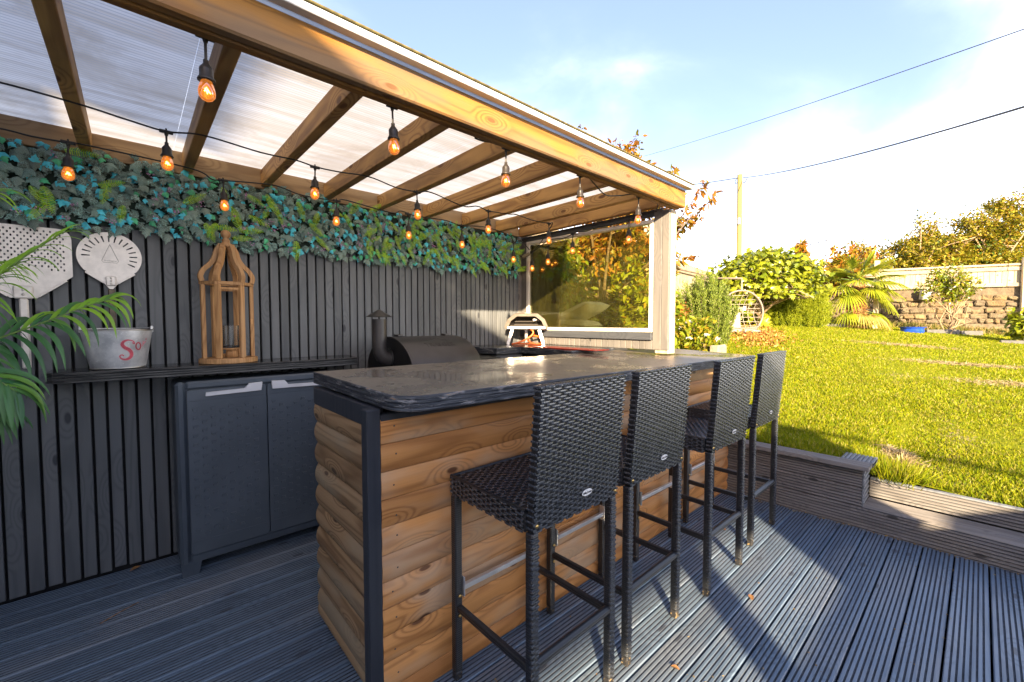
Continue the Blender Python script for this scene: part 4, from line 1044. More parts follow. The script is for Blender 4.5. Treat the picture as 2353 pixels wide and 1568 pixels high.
def stroke(parent, name, pts, wds, mat, lift=0.0012):
    n = len(pts); mb = MB(); vs = []
    for i in range(n):
        d = Vector((pts[min(i+1, n-1)][0]-pts[max(i-1, 0)][0], pts[min(i+1, n-1)][1]-pts[max(i-1, 0)][1])); d = d.normalized() if d.length else Vector((1, 0)); q = Vector((-d.y, d.x))*wds[i]/2
        vs += [on_bucket(pts[i][0]+q.x, pts[i][1]+q.y, lift), on_bucket(pts[i][0]-q.x, pts[i][1]-q.y, lift)]
    mb.add(vs, [(2*i, 2*i+1, 2*i+3, 2*i+2) for i in range(n-1)]); return mb.build(name, mat, parent)
def sp2(P, n=6):
    return [(p.x, p.y) for p in smooth_path([(a, b, 0) for a, b in P], n)]
shell = [c_ for c_ in bk.children if c_.name.startswith('shell')][0]
ox, oz = 0.034, 0.078
S = sp2([(0.018, 0.044), (0.026, 0.038), (0.022, 0.050), (0.004, 0.056), (-0.012, 0.050), (-0.018, 0.036), (-0.010, 0.022), (0.006, 0.010), (0.014, -0.006), (0.010, -0.024), (-0.006, -0.034), (-0.022, -0.030), (-0.028, -0.018), (-0.020, -0.012), (-0.014, -0.018)])
n = len(S); W_ = [0.003+0.010*math.sin(PI*min(1, max(0, (i/n-0.18)/0.62))) for i in range(n)]
stroke(shell, 'lettering', [(ox+a, oz+b) for a, b in S], [w_+0.0035 for w_ in W_], m_pink_print, 0.0008)
stroke(shell, 'lettering', [(ox+a, oz+b) for a, b in S], W_, m_red_print, 0.0013)
O = [(0.043+0.0105*math.cos(a)+0.0, 0.026+0.0165*math.sin(a)) for a in np.linspace(0.6, 2*PI+0.6, 22)]
stroke(shell, 'lettering', [(ox+a, oz+b) for a, b in O], [0.006]*22, m_red_print, 0.0012)
stroke(shell, 'lettering', [(ox+a, oz+b) for a, b in sp2([(0.060, 0.024), (0.066, 0.034), (0.068, 0.050), (0.066, 0.034), (0.078, 0.044), (0.084, 0.048)])], [0.006]*31, m_pink_print, 0.0012)
D = [(0.084+0.0026*math.cos(a), 0.058+0.0026*math.sin(a)) for a in np.linspace(0, 2*PI, 12)]
stroke(shell, 'lettering', [(ox+a, oz+b) for a, b in D], [0.005]*12, m_pink_print, 0.0012)

# ------------------------------------------------------------------ wooden lantern
ln = thing('wooden_lantern', 'tall open wooden candle lantern with domed top on the wall shelf', 'lantern', (0.38, 2.725, 1.036))
lc = Vector((0.382, 2.735, 1.0355)); R_ = 0.123; SQ = 0.80
def lp(a, r, z): return Vector((lc.x+r*math.cos(a), lc.y+r*math.sin(a)*SQ, lc.z+z))
MB().lathe([(0, 0), (R_+0.010, 0), (R_+0.012, 0.003), (R_+0.012, 0.022), (R_+0.009, 0.026), (0, 0.026)], 36, lc, smooth=False, sy=SQ+0.04).build('base', m_teak, ln)
angs = [math.radians(d) for d in (-158, -112, -58, -20, 40, 92, 140)]
angs = [math.radians(d) for d in (-172, -118, -62, -8, 62, 118)]
for a in angs:
    rad = (lp(a, 1, 0)-lp(a, 0, 0)).normalized()
    MB().bar(lp(a, R_-0.012, 0.0265), lp(a, R_-0.012, 0.415), 0.026, 0.019, rad).build('upright', m_teak, ln)
    pts = [(R_-0.010, 0.432), (R_-0.004, 0.460), (R_-0.020, 0.495), (R_-0.048, 0.525), (R_-0.068, 0.56), (R_-0.079, 0.60), (R_-0.098, 0.632)]
    pth = smooth_path([lp(a, r, z) for r, z in pts], 3)
    mb = MB(); prev = None; tang = rad.cross(Vector((0, 0, 1)))
    vs = []
    for i, p in enumerate(pth):
        d = (pth[min(i+1, len(pth)-1)]-pth[max(i-1, 0)]).normalized(); nn_ = tang.cross(d).normalized(); wd = 0.0125-0.003*i/len(pth)
        vs += [p+tang*wd+nn_*0.011, p-tang*wd+nn_*0.011, p-tang*wd-nn_*0.011, p+tang*wd-nn_*0.011]
    m__ = len(pth)
    mb.add(vs, [(i*4+j, i*4+(j+1) % 4, (i+1)*4+(j+1) % 4, (i+1)*4+j) for i in range(m__-1) for j in range(4)]+[(0, 3, 2, 1), tuple(4*(m__-1)+j for j in range(4))])
    mb.build('dome_rib', m_teak, ln)
MB().lathe([(R_-0.024, 0.416), (R_+0.001, 0.416), (R_+0.001, 0.432), (R_-0.024, 0.432), (R_-0.024, 0.416)], 6, M=Matrix.Translation(lc) @ Matrix.Diagonal((1, SQ, 1, 1)) @ Matrix.Rotation(math.radians(-62), 4, 'Z'), smooth=False).build('ring', m_teak, ln)
for a0, a1 in ((angs[1], angs[2]), (angs[4], angs[5])):
    p, q = lp(a0, R_-0.014, 0.395), lp(a1, R_-0.014, 0.395); MB().bar(p, q, 0.010, 0.012).build('door_rail', m_teak, ln)
p, q = lp(angs[4], R_-0.014, 0.035), lp(angs[5], R_-0.014, 0.035); MB().bar(p, q, 0.010, 0.016).build('door_rail', m_teak, ln)
MB().cbox(lc.x+0.098, lc.x+0.110, lc.y-0.03, lc.y-0.022, lc.z+0.205, lc.z+0.235, 0.002).build('latch', m_teak, ln)
MB().lathe([(0, 0.618), (0.032, 0.620), (0.036, 0.628), (0.031, 0.636), (0.022, 0.640), (0.017, 0.650), (0.020, 0.656), (0.017, 0.662), (0.012, 0.668), (0.020, 0.676), (0.0245, 0.690), (0.020, 0.704), (0.010, 0.711), (0, 0.712)], 20, lc).build('finial', m_teak, ln)
gl_ = thing('candle_holder', 'glass candle cylinder on a wooden foot inside the wooden lantern', 'candle holder', (lc.x+0.012, lc.y, lc.z+0.027))
gc = (lc.x+0.012, lc.y-0.004, lc.z+0.0275)
MB().lathe([(0, 0), (0.030, 0), (0.027, 0.03), (0.024, 0.042), (0, 0.042)], 20, gc).build('foot', m_teak, gl_)
MB().lathe([(0, 0.0425), (0.048, 0.0425), (0.048, 0.051), (0, 0.051)], 28, gc).build('dish', m_teak, gl_)
MB().lathe([(0.043, 0.052), (0.043, 0.172)], 28, gc).build('cylinder', m_jar, gl_)
MB().lathe([(0.0, 0.0525), (0.041, 0.0525), (0.041, 0.062), (0, 0.062)], 24, gc).build('burnt_candle', m_black, gl_)
# ------------------------------------------------------------------ festoon lights
def holder(par, x, y, z, tilt=0.0, drop=0.045, n=18):
    """moulded lamp holder with a clear amber bulb hanging from (x, y, z)"""
    T = Matrix.Translation((x, y, z)) @ Matrix.Rotation(tilt, 4, 'Y')
    h = MB(); h.tube([T @ Vector((0, 0, 0)), T @ Vector((0, 0, -drop))], 0.0036, 8)
    h.lathe([(0.0065, 0), (0.007, -0.010), (0.0155, -0.022), (0.0165, -0.026), (0.0165, -0.044), (0.021, -0.052), (0.0215, -0.056), (0.0, -0.056)], n, M=T @ Matrix.Translation((0, 0, -drop)))
    ho = h.build('lamp_holder', m_socket, par)
    MB().lathe([(0.0125, -0.0565), (0.0145, -0.062), (0.0185, -0.074), (0.0205, -0.086), (0.0190, -0.097), (0.0135, -0.105), (0.006, -0.109), (0, -0.110)], n, M=T @ Matrix.Translation((0, 0, -drop))).build('bulb', m_bulb, ho)
    f = MB(); f.tube([T @ Vector(((0.0085 if i % 2 else -0.004)*math.cos(i*1.3), 0.008*math.sin(i*1.3), -drop-0.076-0.010*(i % 2))) for i in range(7)], 0.0011, 5)
    f.build('filament', m_fil, ho)
def tee(par, p, d):
    d = Vector(d).normalized(); p = Vector(p); mb = MB()
    mb.bar(p-d*0.022, p+d*0.022, 0.012, 0.012); mb.tube([p, p+Vector((0, 0, -0.016))], [0.009, 0.005], 8); mb.tube([p+Vector((0, 0, 0.005)), p+Vector((0, 0, 0.013))], 0.0035, 6)
    mb.build('junction', m_rubber, par)
def festoon(name, label, anchors, bulbs, r=0.0036):
    t = thing(name, label, 'string lights', anchors[0], 'festoon light strings under the roof')
    MB().tube(smooth_path(anchors, 6), r, 8).build('cable', m_rubber, t)
    for (x, y, z, d, dr) in bulbs: tee(t, (x, y, z), d); holder(t, x, y, z-0.012, rnd.uniform(-0.05, 0.05), dr)
    return t
dx = (1, 0, 0)
A = [(-1.7, 2.15, 2.03), (-0.9, 2.16, 2.0), (-0.40, 2.20, 2.045), (-0.142, 2.19, 2.035), (0.00, 2.197, 2.022), (0.119, 2.205, 2.015), (0.24, 2.20, 2.033), (0.45, 2.21, 2.022), (0.60, 2.22, 2.028), (0.685, 2.21, 2.015), (0.80, 2.22, 2.020), (0.96, 2.22, 2.032), (1.12, 2.225, 2.010), (1.25, 2.223, 2.012), (1.35, 2.23, 2.03), (1.6, 2.26, 2.002), (1.72, 2.26, 2.022), (1.82, 2.27, 2.012), (2.0, 2.27, 2.02), (2.08, 2.27, 2.03), (2.25, 2.26, 2.012), (2.40, 2.25, 2.015), (2.45, 2.26, 2.03), (2.47, 2.30, 2.0), (2.56, 2.52, 1.90), (2.655, 2.70, 1.885)]
festoon('festoon_lights', 'middle string of amber bulbs running under the rafters', A, [(0.119, 2.205, 2.013, dx, 0.03), (0.685, 2.212, 2.013, dx, 0.035), (1.25, 2.223, 2.010, dx, 0.035), (1.82, 2.27, 2.010, dx, 0.03), (2.40, 2.25, 2.013, dx, 0.035)])
B = [(-1.7, 2.62, 1.98), (-0.9, 2.62, 1.97), (-0.43, 2.60, 2.010), (-0.28, 2.58, 2.0), (-0.181, 2.56, 1.998), (-0.11, 2.58, 2.008), (0.24, 2.66, 2.018), (0.32, 2.66, 1.985), (0.368, 2.66, 1.990), (0.60, 2.66, 2.015), (0.75, 2.66, 1.99), (0.939, 2.64, 1.99), (1.0, 2.66, 2.01), (1.3, 2.66, 1.985), (1.38, 2.67, 2.012), (1.50, 2.68, 2.0), (1.73, 2.67, 2.005), (1.88, 2.67, 1.99), (2.1, 2.66, 2.01), (2.35, 2.68, 1.99), (2.43, 2.70, 1.96), (2.46, 2.72, 1.94), (2.5, 2.74, 1.955), (2.6, 2.76, 1.97), (2.65, 2.72, 1.90)]
festoon('festoon_lights', 'rear string of amber bulbs hanging in front of the artificial ivy', B, [(-0.181, 2.56, 1.998, dx, 0.035), (0.368, 2.66, 1.990, dx, 0.035), (0.939, 2.64, 1.99, dx, 0.03), (1.435, 2.675, 2.0, dx, 0.05), (1.88, 2.67, 1.99, dx, 0.05), (2.46, 2.72, 1.94, dx, 0.05)])
C_ = [(-1.7, 1.437, 2.034), (-0.6, 1.437, 2.034), (0.9, 1.437, 2.034), (1.10, 1.44, 2.020), (1.26, 1.437, 2.034), (1.78, 1.437, 2.034), (1.92, 1.46, 2.02), (2.04, 1.47, 1.985), (2.18, 1.47, 2.008), (2.30, 1.437, 2.03), (2.55, 1.437, 2.03), (2.66, 1.50, 2.01)]
festoon('festoon_lights', 'front string of amber bulbs hanging along the front beam', C_, [(0.168, 1.442, 2.030, dx, 0.05), (0.715, 1.442, 2.028, dx, 0.048), (1.258, 1.442, 2.026, dx, 0.048), (1.775, 1.442, 2.026, dx, 0.045), (2.345, 1.442, 2.026, dx, 0.045)])
xs_ = 2.668
D_ = [(xs_, 1.50, 2.008), (xs_, 1.66, 1.995), (xs_, 1.715, 1.985), (xs_, 1.85, 1.978), (xs_, 1.98, 1.985), (xs_, 2.10, 1.968), (xs_, 2.22, 1.98), (xs_, 2.25, 1.965), (xs_, 2.33, 1.95), (xs_, 2.50, 1.955), (xs_-0.03, 2.62, 1.89), (xs_-0.01, 2.70, 1.875), (xs_, 2.74, 1.86)]
festoon('festoon_lights', 'end string of amber bulbs looping across the head of the window', D_, [(xs_, 1.715, 1.985, (0, 1, 0), 0.045), (xs_, 2.235, 1.972, (0, 1, 0), 0.045), (xs_-0.01, 2.50, 1.905, (0, 1, 0), 0.04), (xs_-0.03, 2.675, 1.875, (0, 1, 0), 0.05)])
pl = thing('cable_plug', 'weathered cable connector hanging at the corner of the window', 'connector', (2.65, 2.76, 1.85))
MB().bar((2.645, 2.80, 1.845), (2.655, 2.725, 1.868), 0.02, 0.026).build('body', plain('dusty_plug', (0.22, 0.18, 0.13), 0.6), pl)
MB().tube(smooth_path([(2.645, 2.80, 1.845), (2.63, 2.84, 1.87), (2.60, 2.85, 1.95), (2.6, 2.80, 1.99), (2.6, 2.76, 1.97)]), 0.0036, 6).build('cable', m_rubber, pl)

# ------------------------------------------------------------------ artificial ivy on the wall
def ivy_shape(s=1.0):
    out = [(0, -0.02), (0.16, -0.34), (0.36, -0.50), (0.42, -0.26), (0.64, -0.30), (0.74, -0.14), (1.06, 0), (0.74, 0.14), (0.64, 0.30), (0.42, 0.26), (0.36, 0.50), (0.16, 0.34)]
    c = (0.40, 0, 0.03)
    V = [c]+[(x-0.0, y, -0.06-abs(y)*0.28-max(0, x-0.6)*0.35) for x, y in out]
    Fc = [(0, i, i+1) for i in range(1, 12)]+[(0, 12, 1)]
    return np.array(V)*s, np.array(Fc)
IV, IF = ivy_shape()
def ivym(name, base, vein, amt):
    M = Mat(name); g = M.n('NewGeometry'); oi = M.n('ObjectInfo'); v = M.coord(True)
    r = M.math('FRACT', M.math('ADD', g.outputs['Random Per Island'], M.math('MULTIPLY', oi.outputs['Random'], 5.3)))
    vo = M.n('TexVoronoi', feature='DISTANCE_TO_EDGE'); M.set(vo.inputs['Vector'], v); vo.inputs['Scale'].default_value = 110
    ve = M.math('MULTIPLY', M.rng(vo.outputs['Distance'], 0.0, 0.08, 1.0, 0.0), amt)
    c = M.mix(r, base, tuple(x*f for x, f in zip(base, (1.9, 1.25, 1.15))))
    c = M.mix(ve, c, vein)
    hv = M.n('HueSaturation'); M.set(hv.inputs['Color'], c); M.set(hv.inputs['Value'], M.math('MULTIPLY_ADD', M.math('FRACT', M.math('MULTIPLY', r, 7.7)), 0.7, 0.65))
    M.bump(ve, -0.3, 0.001)
    return M.fin(hv.outputs['Color'], 0.5, 0, 0.4)
m_iv1 = ivym('ivy_dark', (0.075, 0.135, 0.115), (0.34, 0.62, 0.58), 0.7)
m_iv2 = plain('ivy_turquoise', (0.06, 0.50, 0.62), 0.45, var=0.25, vscale=20)
m_iv3 = plain('ivy_green', (0.06, 0.42, 0.20), 0.45, var=0.3, vscale=20)
m_fern = leafmat('plastic_fern', [(0.26, 0.55, 0.03), (0.48, 0.70, 0.04), (0.12, 0.42, 0.08)], 0.5, 0.2)
m_pinkf = plain('tiny_pink_flower', (0.42, 0.20, 0.40), 0.6, var=0.2)
ivy = thing('artificial_ivy', 'strip of dark and turquoise artificial ivy with ferns along the top of the wall', 'artificial ivy', (1.0, 2.84, 1.8))
MB().box(-1.9, 2.62, 2.852, 2.868, 1.72, 2.03).build('backing_mesh', plain('ivy_backing', (0.012, 0.03, 0.02), 0.8), ivy)
def ivy_edge(x): return 1.665+0.03*max(0, min(1, (0.35-x)/0.3))+0.012*math.sin(x*9)+0.010*math.sin(x*23+1)
def ivy_top(x): return 2.055-0.012*max(x, 0)+0.012*math.sin(x*7+2)
N1 = 3400
X_ = nrg.uniform(-1.9, 2.63, N1); t_ = nrg.uniform(0, 1, N1)
Zb = np.array([ivy_edge(x) for x in X_]); Zt = np.array([ivy_top(x) for x in X_])
Z_ = Zb+0.02+(Zt-Zb-0.01)*t_
Y_ = 2.845-nrg.uniform(0, 0.05, N1)*np.sin(np.clip(t_*1.05, 0, 1)*PI*0.9+0.15)**0.5
ang = nrg.normal(-PI/2, 0.85, N1)
dirs = np.stack([np.cos(ang), nrg.normal(-0.16, 0.12, N1), np.sin(ang)], 1)
nor = np.stack([nrg.normal(0, 0.2, N1), -np.ones(N1), nrg.normal(0.2, 0.2, N1)], 1)
Rm = rots(dirs, nor); Sz = nrg.uniform(0.038, 0.060, N1)
kr = nrg.random(N1); kg = 0.10+0.10*np.clip(X_/2.6, 0, 1); kind = np.where(kr < kg, 2, np.where(kr < kg+0.22, 1, 0))
Sz = np.where(kind == 0, Sz, Sz*0.72); Y_ = np.where(kind == 0, Y_, Y_-0.004)
vis = np.sqrt(X_**2+Y_**2)/Sz; vis[X_ < -0.42] = 1e9; vis -= (2.85-Y_)*400
order = np.argsort(vis); big = set(order[:255].tolist())
mlf = [MB(), MB(), MB()]
lme = []
for m_, nm in zip((m_iv1, m_iv2, m_iv3), ('ivy_leaf', 'ivy_leaf_turquoise', 'ivy_leaf_green')):
    lme.append(fastmesh(nm, IV, IF, m_))
for i in order[:255]:
    Mx = Matrix([[*(Rm[i][r]*Sz[i]), p] for r, p in enumerate((X_[i], Y_[i], Z_[i]))]+[[0, 0, 0, 1]])
    inst('leaf', lme[kind[i]], ivy, Mx)
for k, m_ in enumerate((m_iv1, m_iv2, m_iv3)):
    sel = np.array([i for i in range(N1) if kind[i] == k and i not in big])
    V, Fc = scatter(IV, IF, np.stack([X_, Y_, Z_], 1)[sel], Rm[sel], Sz[sel])
    link('leaves', fastmesh('leaves', V, Fc, m_), ivy, kind='stuff')
# fern sprigs
fv = []; ff = []
for i in range(16):
    t = i/15; L = 0.24*math.sin(PI*(0.12+0.80*t))**0.8*(1-0.35*t)
    for s_ in (-1, 1):
        o = len(fv); zz = -0.12*t*t
        fv += [(t-0.016, 0, zz), (t+0.016, 0, zz), (t+0.05, s_*L, zz-0.05), (t+0.02, s_*L*0.9, zz-0.045)]; ff.append((o, o+1, o+2, o+3))
o = len(fv); fv += [(0, -0.012, 0.01), (0, 0.012, 0.01), (1, 0.004, -0.11), (1, -0.004, -0.11)]; ff.append((o, o+1, o+2, o+3))
fv = np.array(fv); ff = np.array(ff); fern_me = fastmesh('fern_sprig', fv, ff, m_fern)
nf = 120; fx_ = nrg.uniform(-0.5, 2.6, nf); fx_ = np.where(nrg.random(nf) < 0.4, nrg.uniform(1.2, 2.6, nf), fx_)
for i in range(nf):
    x = fx_[i]; z = rnd.uniform(ivy_edge(x)+0.06, ivy_top(x)-0.02); a = rnd.choice([rnd.gauss(-1.0, 0.35), rnd.gauss(-1.9, 0.4), rnd.gauss(-1.1, 0.2), rnd.gauss(0.3, 0.5)])
    R1 = rots(np.array([[math.cos(a), -0.28, math.sin(a)]]), np.array([[0.1, -1, 0.3]]))[0]; s_ = rnd.uniform(0.08, 0.12)
    inst('fern_sprig', fern_me, ivy, Matrix([[*(R1[r]*s_), p] for r, p in enumerate((x, 2.80, z))]+[[0, 0, 0, 1]]))
pos = []
for i in range(60):
    x = rnd.uniform(-0.5, 2.6); z = rnd.uniform(ivy_edge(x)+0.03, ivy_top(x)-0.05)
    for _ in range(9): pos.append((x+rnd.gauss(0, 0.009), 2.782+rnd.uniform(-0.004, 0.006), z+rnd.gauss(0, 0.008)))
n_ = len(pos); Rf = rots(rand_dirs(n_), np.tile([0, -1, 0.2], (n_, 1))+nrg.normal(0, 0.3, (n_, 3)))
V, Fc = scatter(*LEAF1, pos, Rf, np.full(n_, 0.010)); link('flowers', fastmesh('flowers', V, Fc, m_pinkf), ivy, kind='stuff')

# ------------------------------------------------------------------ potted palm on the left
m_palm = leafmat('palm_leaflet', [(0.04, 0.13, 0.04), (0.07, 0.20, 0.045), (0.045, 0.15, 0.06), (0.13, 0.28, 0.04)], 0.42, 0.3, 0.5, 0.2, 14)
m_palmy = leafmat('palm_leaflet_young', [(0.20, 0.42, 0.03), (0.30, 0.52, 0.03), (0.14, 0.32, 0.04)], 0.42, 0.35, 0.5, 0.2, 14)
m_stalk = plain('palm_stalk', (0.12, 0.20, 0.04), 0.5)
palm = thing('potted_palm', 'large green feather palm reaching in from the left in front of the wall', 'palm', (-0.78, 2.05, 0))
MB().lathe([(0, 0.002), (0.13, 0.002), (0.17, 0.30), (0.18, 0.32), (0.165, 0.32), (0.15, 0.28), (0, 0.28)], 28, (-0.78, 2.05, 0)).build('pot', m_cab, palm)
for k in range(5):
    a = k*1.26; MB().tube([(-0.78+0.05*math.cos(a), 2.05+0.05*math.sin(a), 0.27), (-0.76+0.06*math.cos(a), 2.05+0.06*math.sin(a), 0.65), (-0.72+0.05*math.cos(a), 2.05, 0.95)], [0.014, 0.011, 0.008], 8).build('stem', m_stalk, palm)
def leaflet(fr, p, d, nrm, L, w, droop, mat):
    d = Vector(d).normalized(); nrm = Vector(nrm); nrm = (nrm-d*nrm.dot(d)).normalized(); s = d.cross(nrm)
    mb = MB(); n = 8; vs = []; q = Vector(p)
    for i in range(n+1):
        t = i/n; wd = w*(0.35+0.65*math.sin(PI*min(1, t*1.05+0.12))) if t < 0.9 else w*0.35*(1-t)/0.1+0.0005
        if i:
            d = (d+Vector((0, 0, -droop*(0.4+t*1.6)/n))).normalized(); q = q+d*L/n
            nrm = (nrm-d*nrm.dot(d)).normalized(); s = d.cross(nrm)
        vs += [q-s*wd/2+nrm*0.1*wd, q-nrm*0.12*wd, q+s*wd/2+nrm*0.1*wd]
    mb.add(vs, [(i*3+j, (i+1)*3+j, (i+1)*3+j+1, i*3+j+1) for i in range(n) for j in range(2)], True)
    return mb.build('leaflet', mat, fr)
def frond(pts, n, L, w, droop, mat=None, spread=1.0, upn=(0, -0.3, 1), t0=0.22):
    P = smooth_path(pts, 6); m = len(P)
    fr = MB().tube(P, [0.0055-0.004*i/m for i in range(m)], 6).build('frond', m_stalk, palm)
    for i in range(n):
        t = t0+(1-t0)*i/(n-1); k = min(m-2, int(t*(m-1))); f_ = t*(m-1)-k; p = P[k].lerp(P[k+1], f_); d = (P[k+1]-P[k]).normalized()
        u = Vector(upn).normalized(); s = d.cross(u).normalized()
        for sg in (-1, 1):
            out = (d*(0.42+0.55*t)+s*sg*spread*(1.0-0.35*t)+u*rnd.uniform(0.0, 0.30)+Vector((rnd.gauss(0, .05), rnd.gauss(0, .05), rnd.gauss(0, .05)))).normalized()
            LL = L*(1.12-0.62*t)*rnd.uniform(0.85, 1.08)
            leaflet(fr, p, out, u, LL, w*(1.08-0.42*t)*rnd.uniform(0.85, 1.15), droop*rnd.uniform(0.7, 1.3), mat or (m_palmy if t > 0.55 and rnd.random() < 0.5 else m_palm))
    return fr
frond([(-0.72, 2.05, 0.9), (-0.60, 2.02, 1.15), (-0.46, 2.0, 1.29), (-0.352, 2.0, 1.345), (-0.30, 2.0, 1.395), (-0.236, 2.0, 1.468), (-0.17, 2.0, 1.535)], 18, 0.23, 0.012, 1.0, m_palmy)
frond([(-0.72, 2.05, 0.9), (-0.60, 2.07, 1.08), (-0.48, 2.09, 1.15), (-0.376, 2.1, 1.175), (-0.283, 2.1, 1.221), (-0.206, 2.1, 1.261), (-0.128, 2.1, 1.305), (-0.06, 2.1, 1.335)], 20, 0.25, 0.021, 2.4, None, upn=(0, -0.75, 0.8))
frond([(-0.72, 2.0, 0.9), (-0.60, 1.97, 1.05), (-0.48, 1.95, 1.12), (-0.40, 1.95, 1.13), (-0.33, 1.95, 1.10), (-0.27, 1.95, 1.04)], 19, 0.26, 0.024, 2.2, m_palm, upn=(0, -0.7, 0.7))
frond([(-0.72, 2.05, 0.9), (-0.62, 2.1, 1.25), (-0.50, 2.1, 1.50), (-0.40, 2.08, 1.62), (-0.32, 2.08, 1.66)], 14, 0.24, 0.014, 1.2, m_palmy)
frond([(-0.72, 2.05, 0.9), (-0.60, 2.15, 1.02), (-0.50, 2.2, 1.03), (-0.42, 2.2, 1.0), (-0.34, 2.2, 0.95)], 17, 0.25, 0.022, 1.7, m_palm, upn=(0, -0.6, 0.7))
frond([(-0.72, 2.0, 0.9), (-0.60, 1.95, 1.10), (-0.50, 1.9, 1.22), (-0.42, 1.88, 1.27), (-0.35, 1.87, 1.29)], 17, 0.24, 0.022, 2.4, m_palm, upn=(0, -0.6, 0.8))
frond([(-0.72, 2.05, 0.9), (-0.62, 2.2, 1.20), (-0.50, 2.25, 1.38), (-0.40, 2.25, 1.44), (-0.33, 2.25, 1.46)], 13, 0.24, 0.013, 1.3, m_palmy)

# ------------------------------------------------------------------ dry leaves blown onto the deck
m_dry = plain('dry_leaf', (0.27, 0.13, 0.045), 0.7, var=0.3, vscale=60)
def dryleaf(x, y, s, rz, label):
    vs = []
    for i in range(6):
        t = i/5; w = 0.32*math.sin(PI*(0.05+0.9*t)); 
        for j, sd in enumerate((-1, 0, 1)): vs.append(((t-0.5)*s+0.02*s*sd, sd*w*s, s*(0.10+0.16*abs(sd)*math.sin(3*t)+0.10*t)))
    mb = MB().add(vs, [(i*3+j, (i+1)*3+j, (i+1)*3+j+1, i*3+j+1) for i in range(5) for j in range(2)], True)
    o = mb.build('dry_leaf', m_dry); o.location = (x, y, 0.0); o.rotation_euler.z = rz
    tag(o, label, 'leaf')
dryleaf(2.05, 0.66, 0.036, 0.6, 'curled brown dry leaf on the sunlit deck right of the third stool')
dryleaf(-0.03, 2.82, 0.045, 0.3, 'crumpled brown leaf at the foot of the slatted wall left of the cupboard')
dryleaf(1.42, 0.70, 0.030, 2.0, 'narrow orange leaf on the deck beneath the second stool')
dryleaf(2.62, 1.0, 0.026, 1.0, 'small pale dry leaf near the fourth stool close to the bar foot')
mb = MB(); mb.tube([(-0.14, 2.40, 0.004), (-0.08, 2.43, 0.010), (-0.02, 2.47, 0.006)], 0.0016, 5); tag(mb.build('straw', m_dry), 'single bent straw lying across the deck boards in front of the wall', 'straw')
# crumbs of leaf litter along the planter foot
nL = 260
px_ = np.where(nrg.random(nL) < 0.6, 3.255-np.abs(nrg.normal(0, 0.02, nL)), nrg.uniform(0.6, 3.2, nL)); py_ = nrg.uniform(-0.4, 2.0, nL)
py_ = np.where(px_ > 3.1, nrg.uniform(-0.4, 1.2, nL), nrg.uniform(-0.2, 1.15, nL))
Rf = rots(np.c_[nrg.normal(size=(nL, 2)), np.zeros(nL)], np.tile([0, 0, 1.0], (nL, 1))+nrg.normal(0, 0.3, (nL, 3)))
V, Fc = scatter(*LEAF1, np.c_[px_, py_, np.full(nL, 0.003)], Rf, nrg.uniform(0.006, 0.02, nL)*np.where(px_ > 3.1, 1, 0.7))
tag(link('leaf_litter', fastmesh('leaf_litter', V, Fc, leafmat('litter', [(0.25, 0.13, 0.04), (0.4, 0.28, 0.1), (0.16, 0.1, 0.05)], 0.8, 0))), 'crumbs of dry leaf and grass scattered along the foot of the planter', 'leaf litter', kind='stuff')
# ------------------------------------------------------------------ lawn
gx = np.concatenate([np.arange(3.41, 8, 0.12), np.arange(8, 19.6, 0.3)]); gy_ = np.arange(-9, 6.2, 0.15)
GX, GY = np.meshgrid(gx, gy_, indexing='ij')
GZ = np.array([[ground_z(a, b)+0.018*mnoise.noise(Vector((a*0.7, b*0.7, 0)))+0.006*mnoise.noise(Vector((a*3, b*3, 4))) for b in gy_] for a in gx])
ni, nj = GX.shape; V = np.stack([GX, GY, GZ], 2).reshape(-1, 3)
ii, jj = np.meshgrid(np.arange(ni-1), np.arange(nj-1), indexing='ij'); a_ = (ii*nj+jj).ravel()
Fc = np.stack([a_, a_+nj, a_+nj+1, a_+1], 1)
keep_ = ~((V[Fc[:, 0], 0] < 3.50) & (V[Fc[:, 0], 1] < 0.50)); Fc = Fc[keep_]
M = Mat('lawn_ground'); v = M.coord(False)
n1 = M.noise(v, 0.9, 5, 0.6, 0.6); n2 = M.noise(v, 22, 4, 0.7); n3 = M.noise(M.coord(False, (0.6, 1.6, 1)), 0.8, 5, 0.65, 0.8)
c = M.mix(n2, (0.15, 0.17, 0.004), (0.24, 0.235, 0.006)); c = M.mix(M.rng(n1, 0.42, 0.7), c, (0.12, 0.16, 0.004))
c = M.mix(M.rng(M.math('MULTIPLY', n3, M.math('ADD', n2, 0.55)), 0.63, 0.72), c, (0.34, 0.26, 0.13))
M.bump(n2, 1.0, 0.02); m_lawn = M.fin(c, 0.9, 0, 0.1)
lawn = link('lawn', fastmesh('lawn', V, Fc, m_lawn, True), kind='structure')
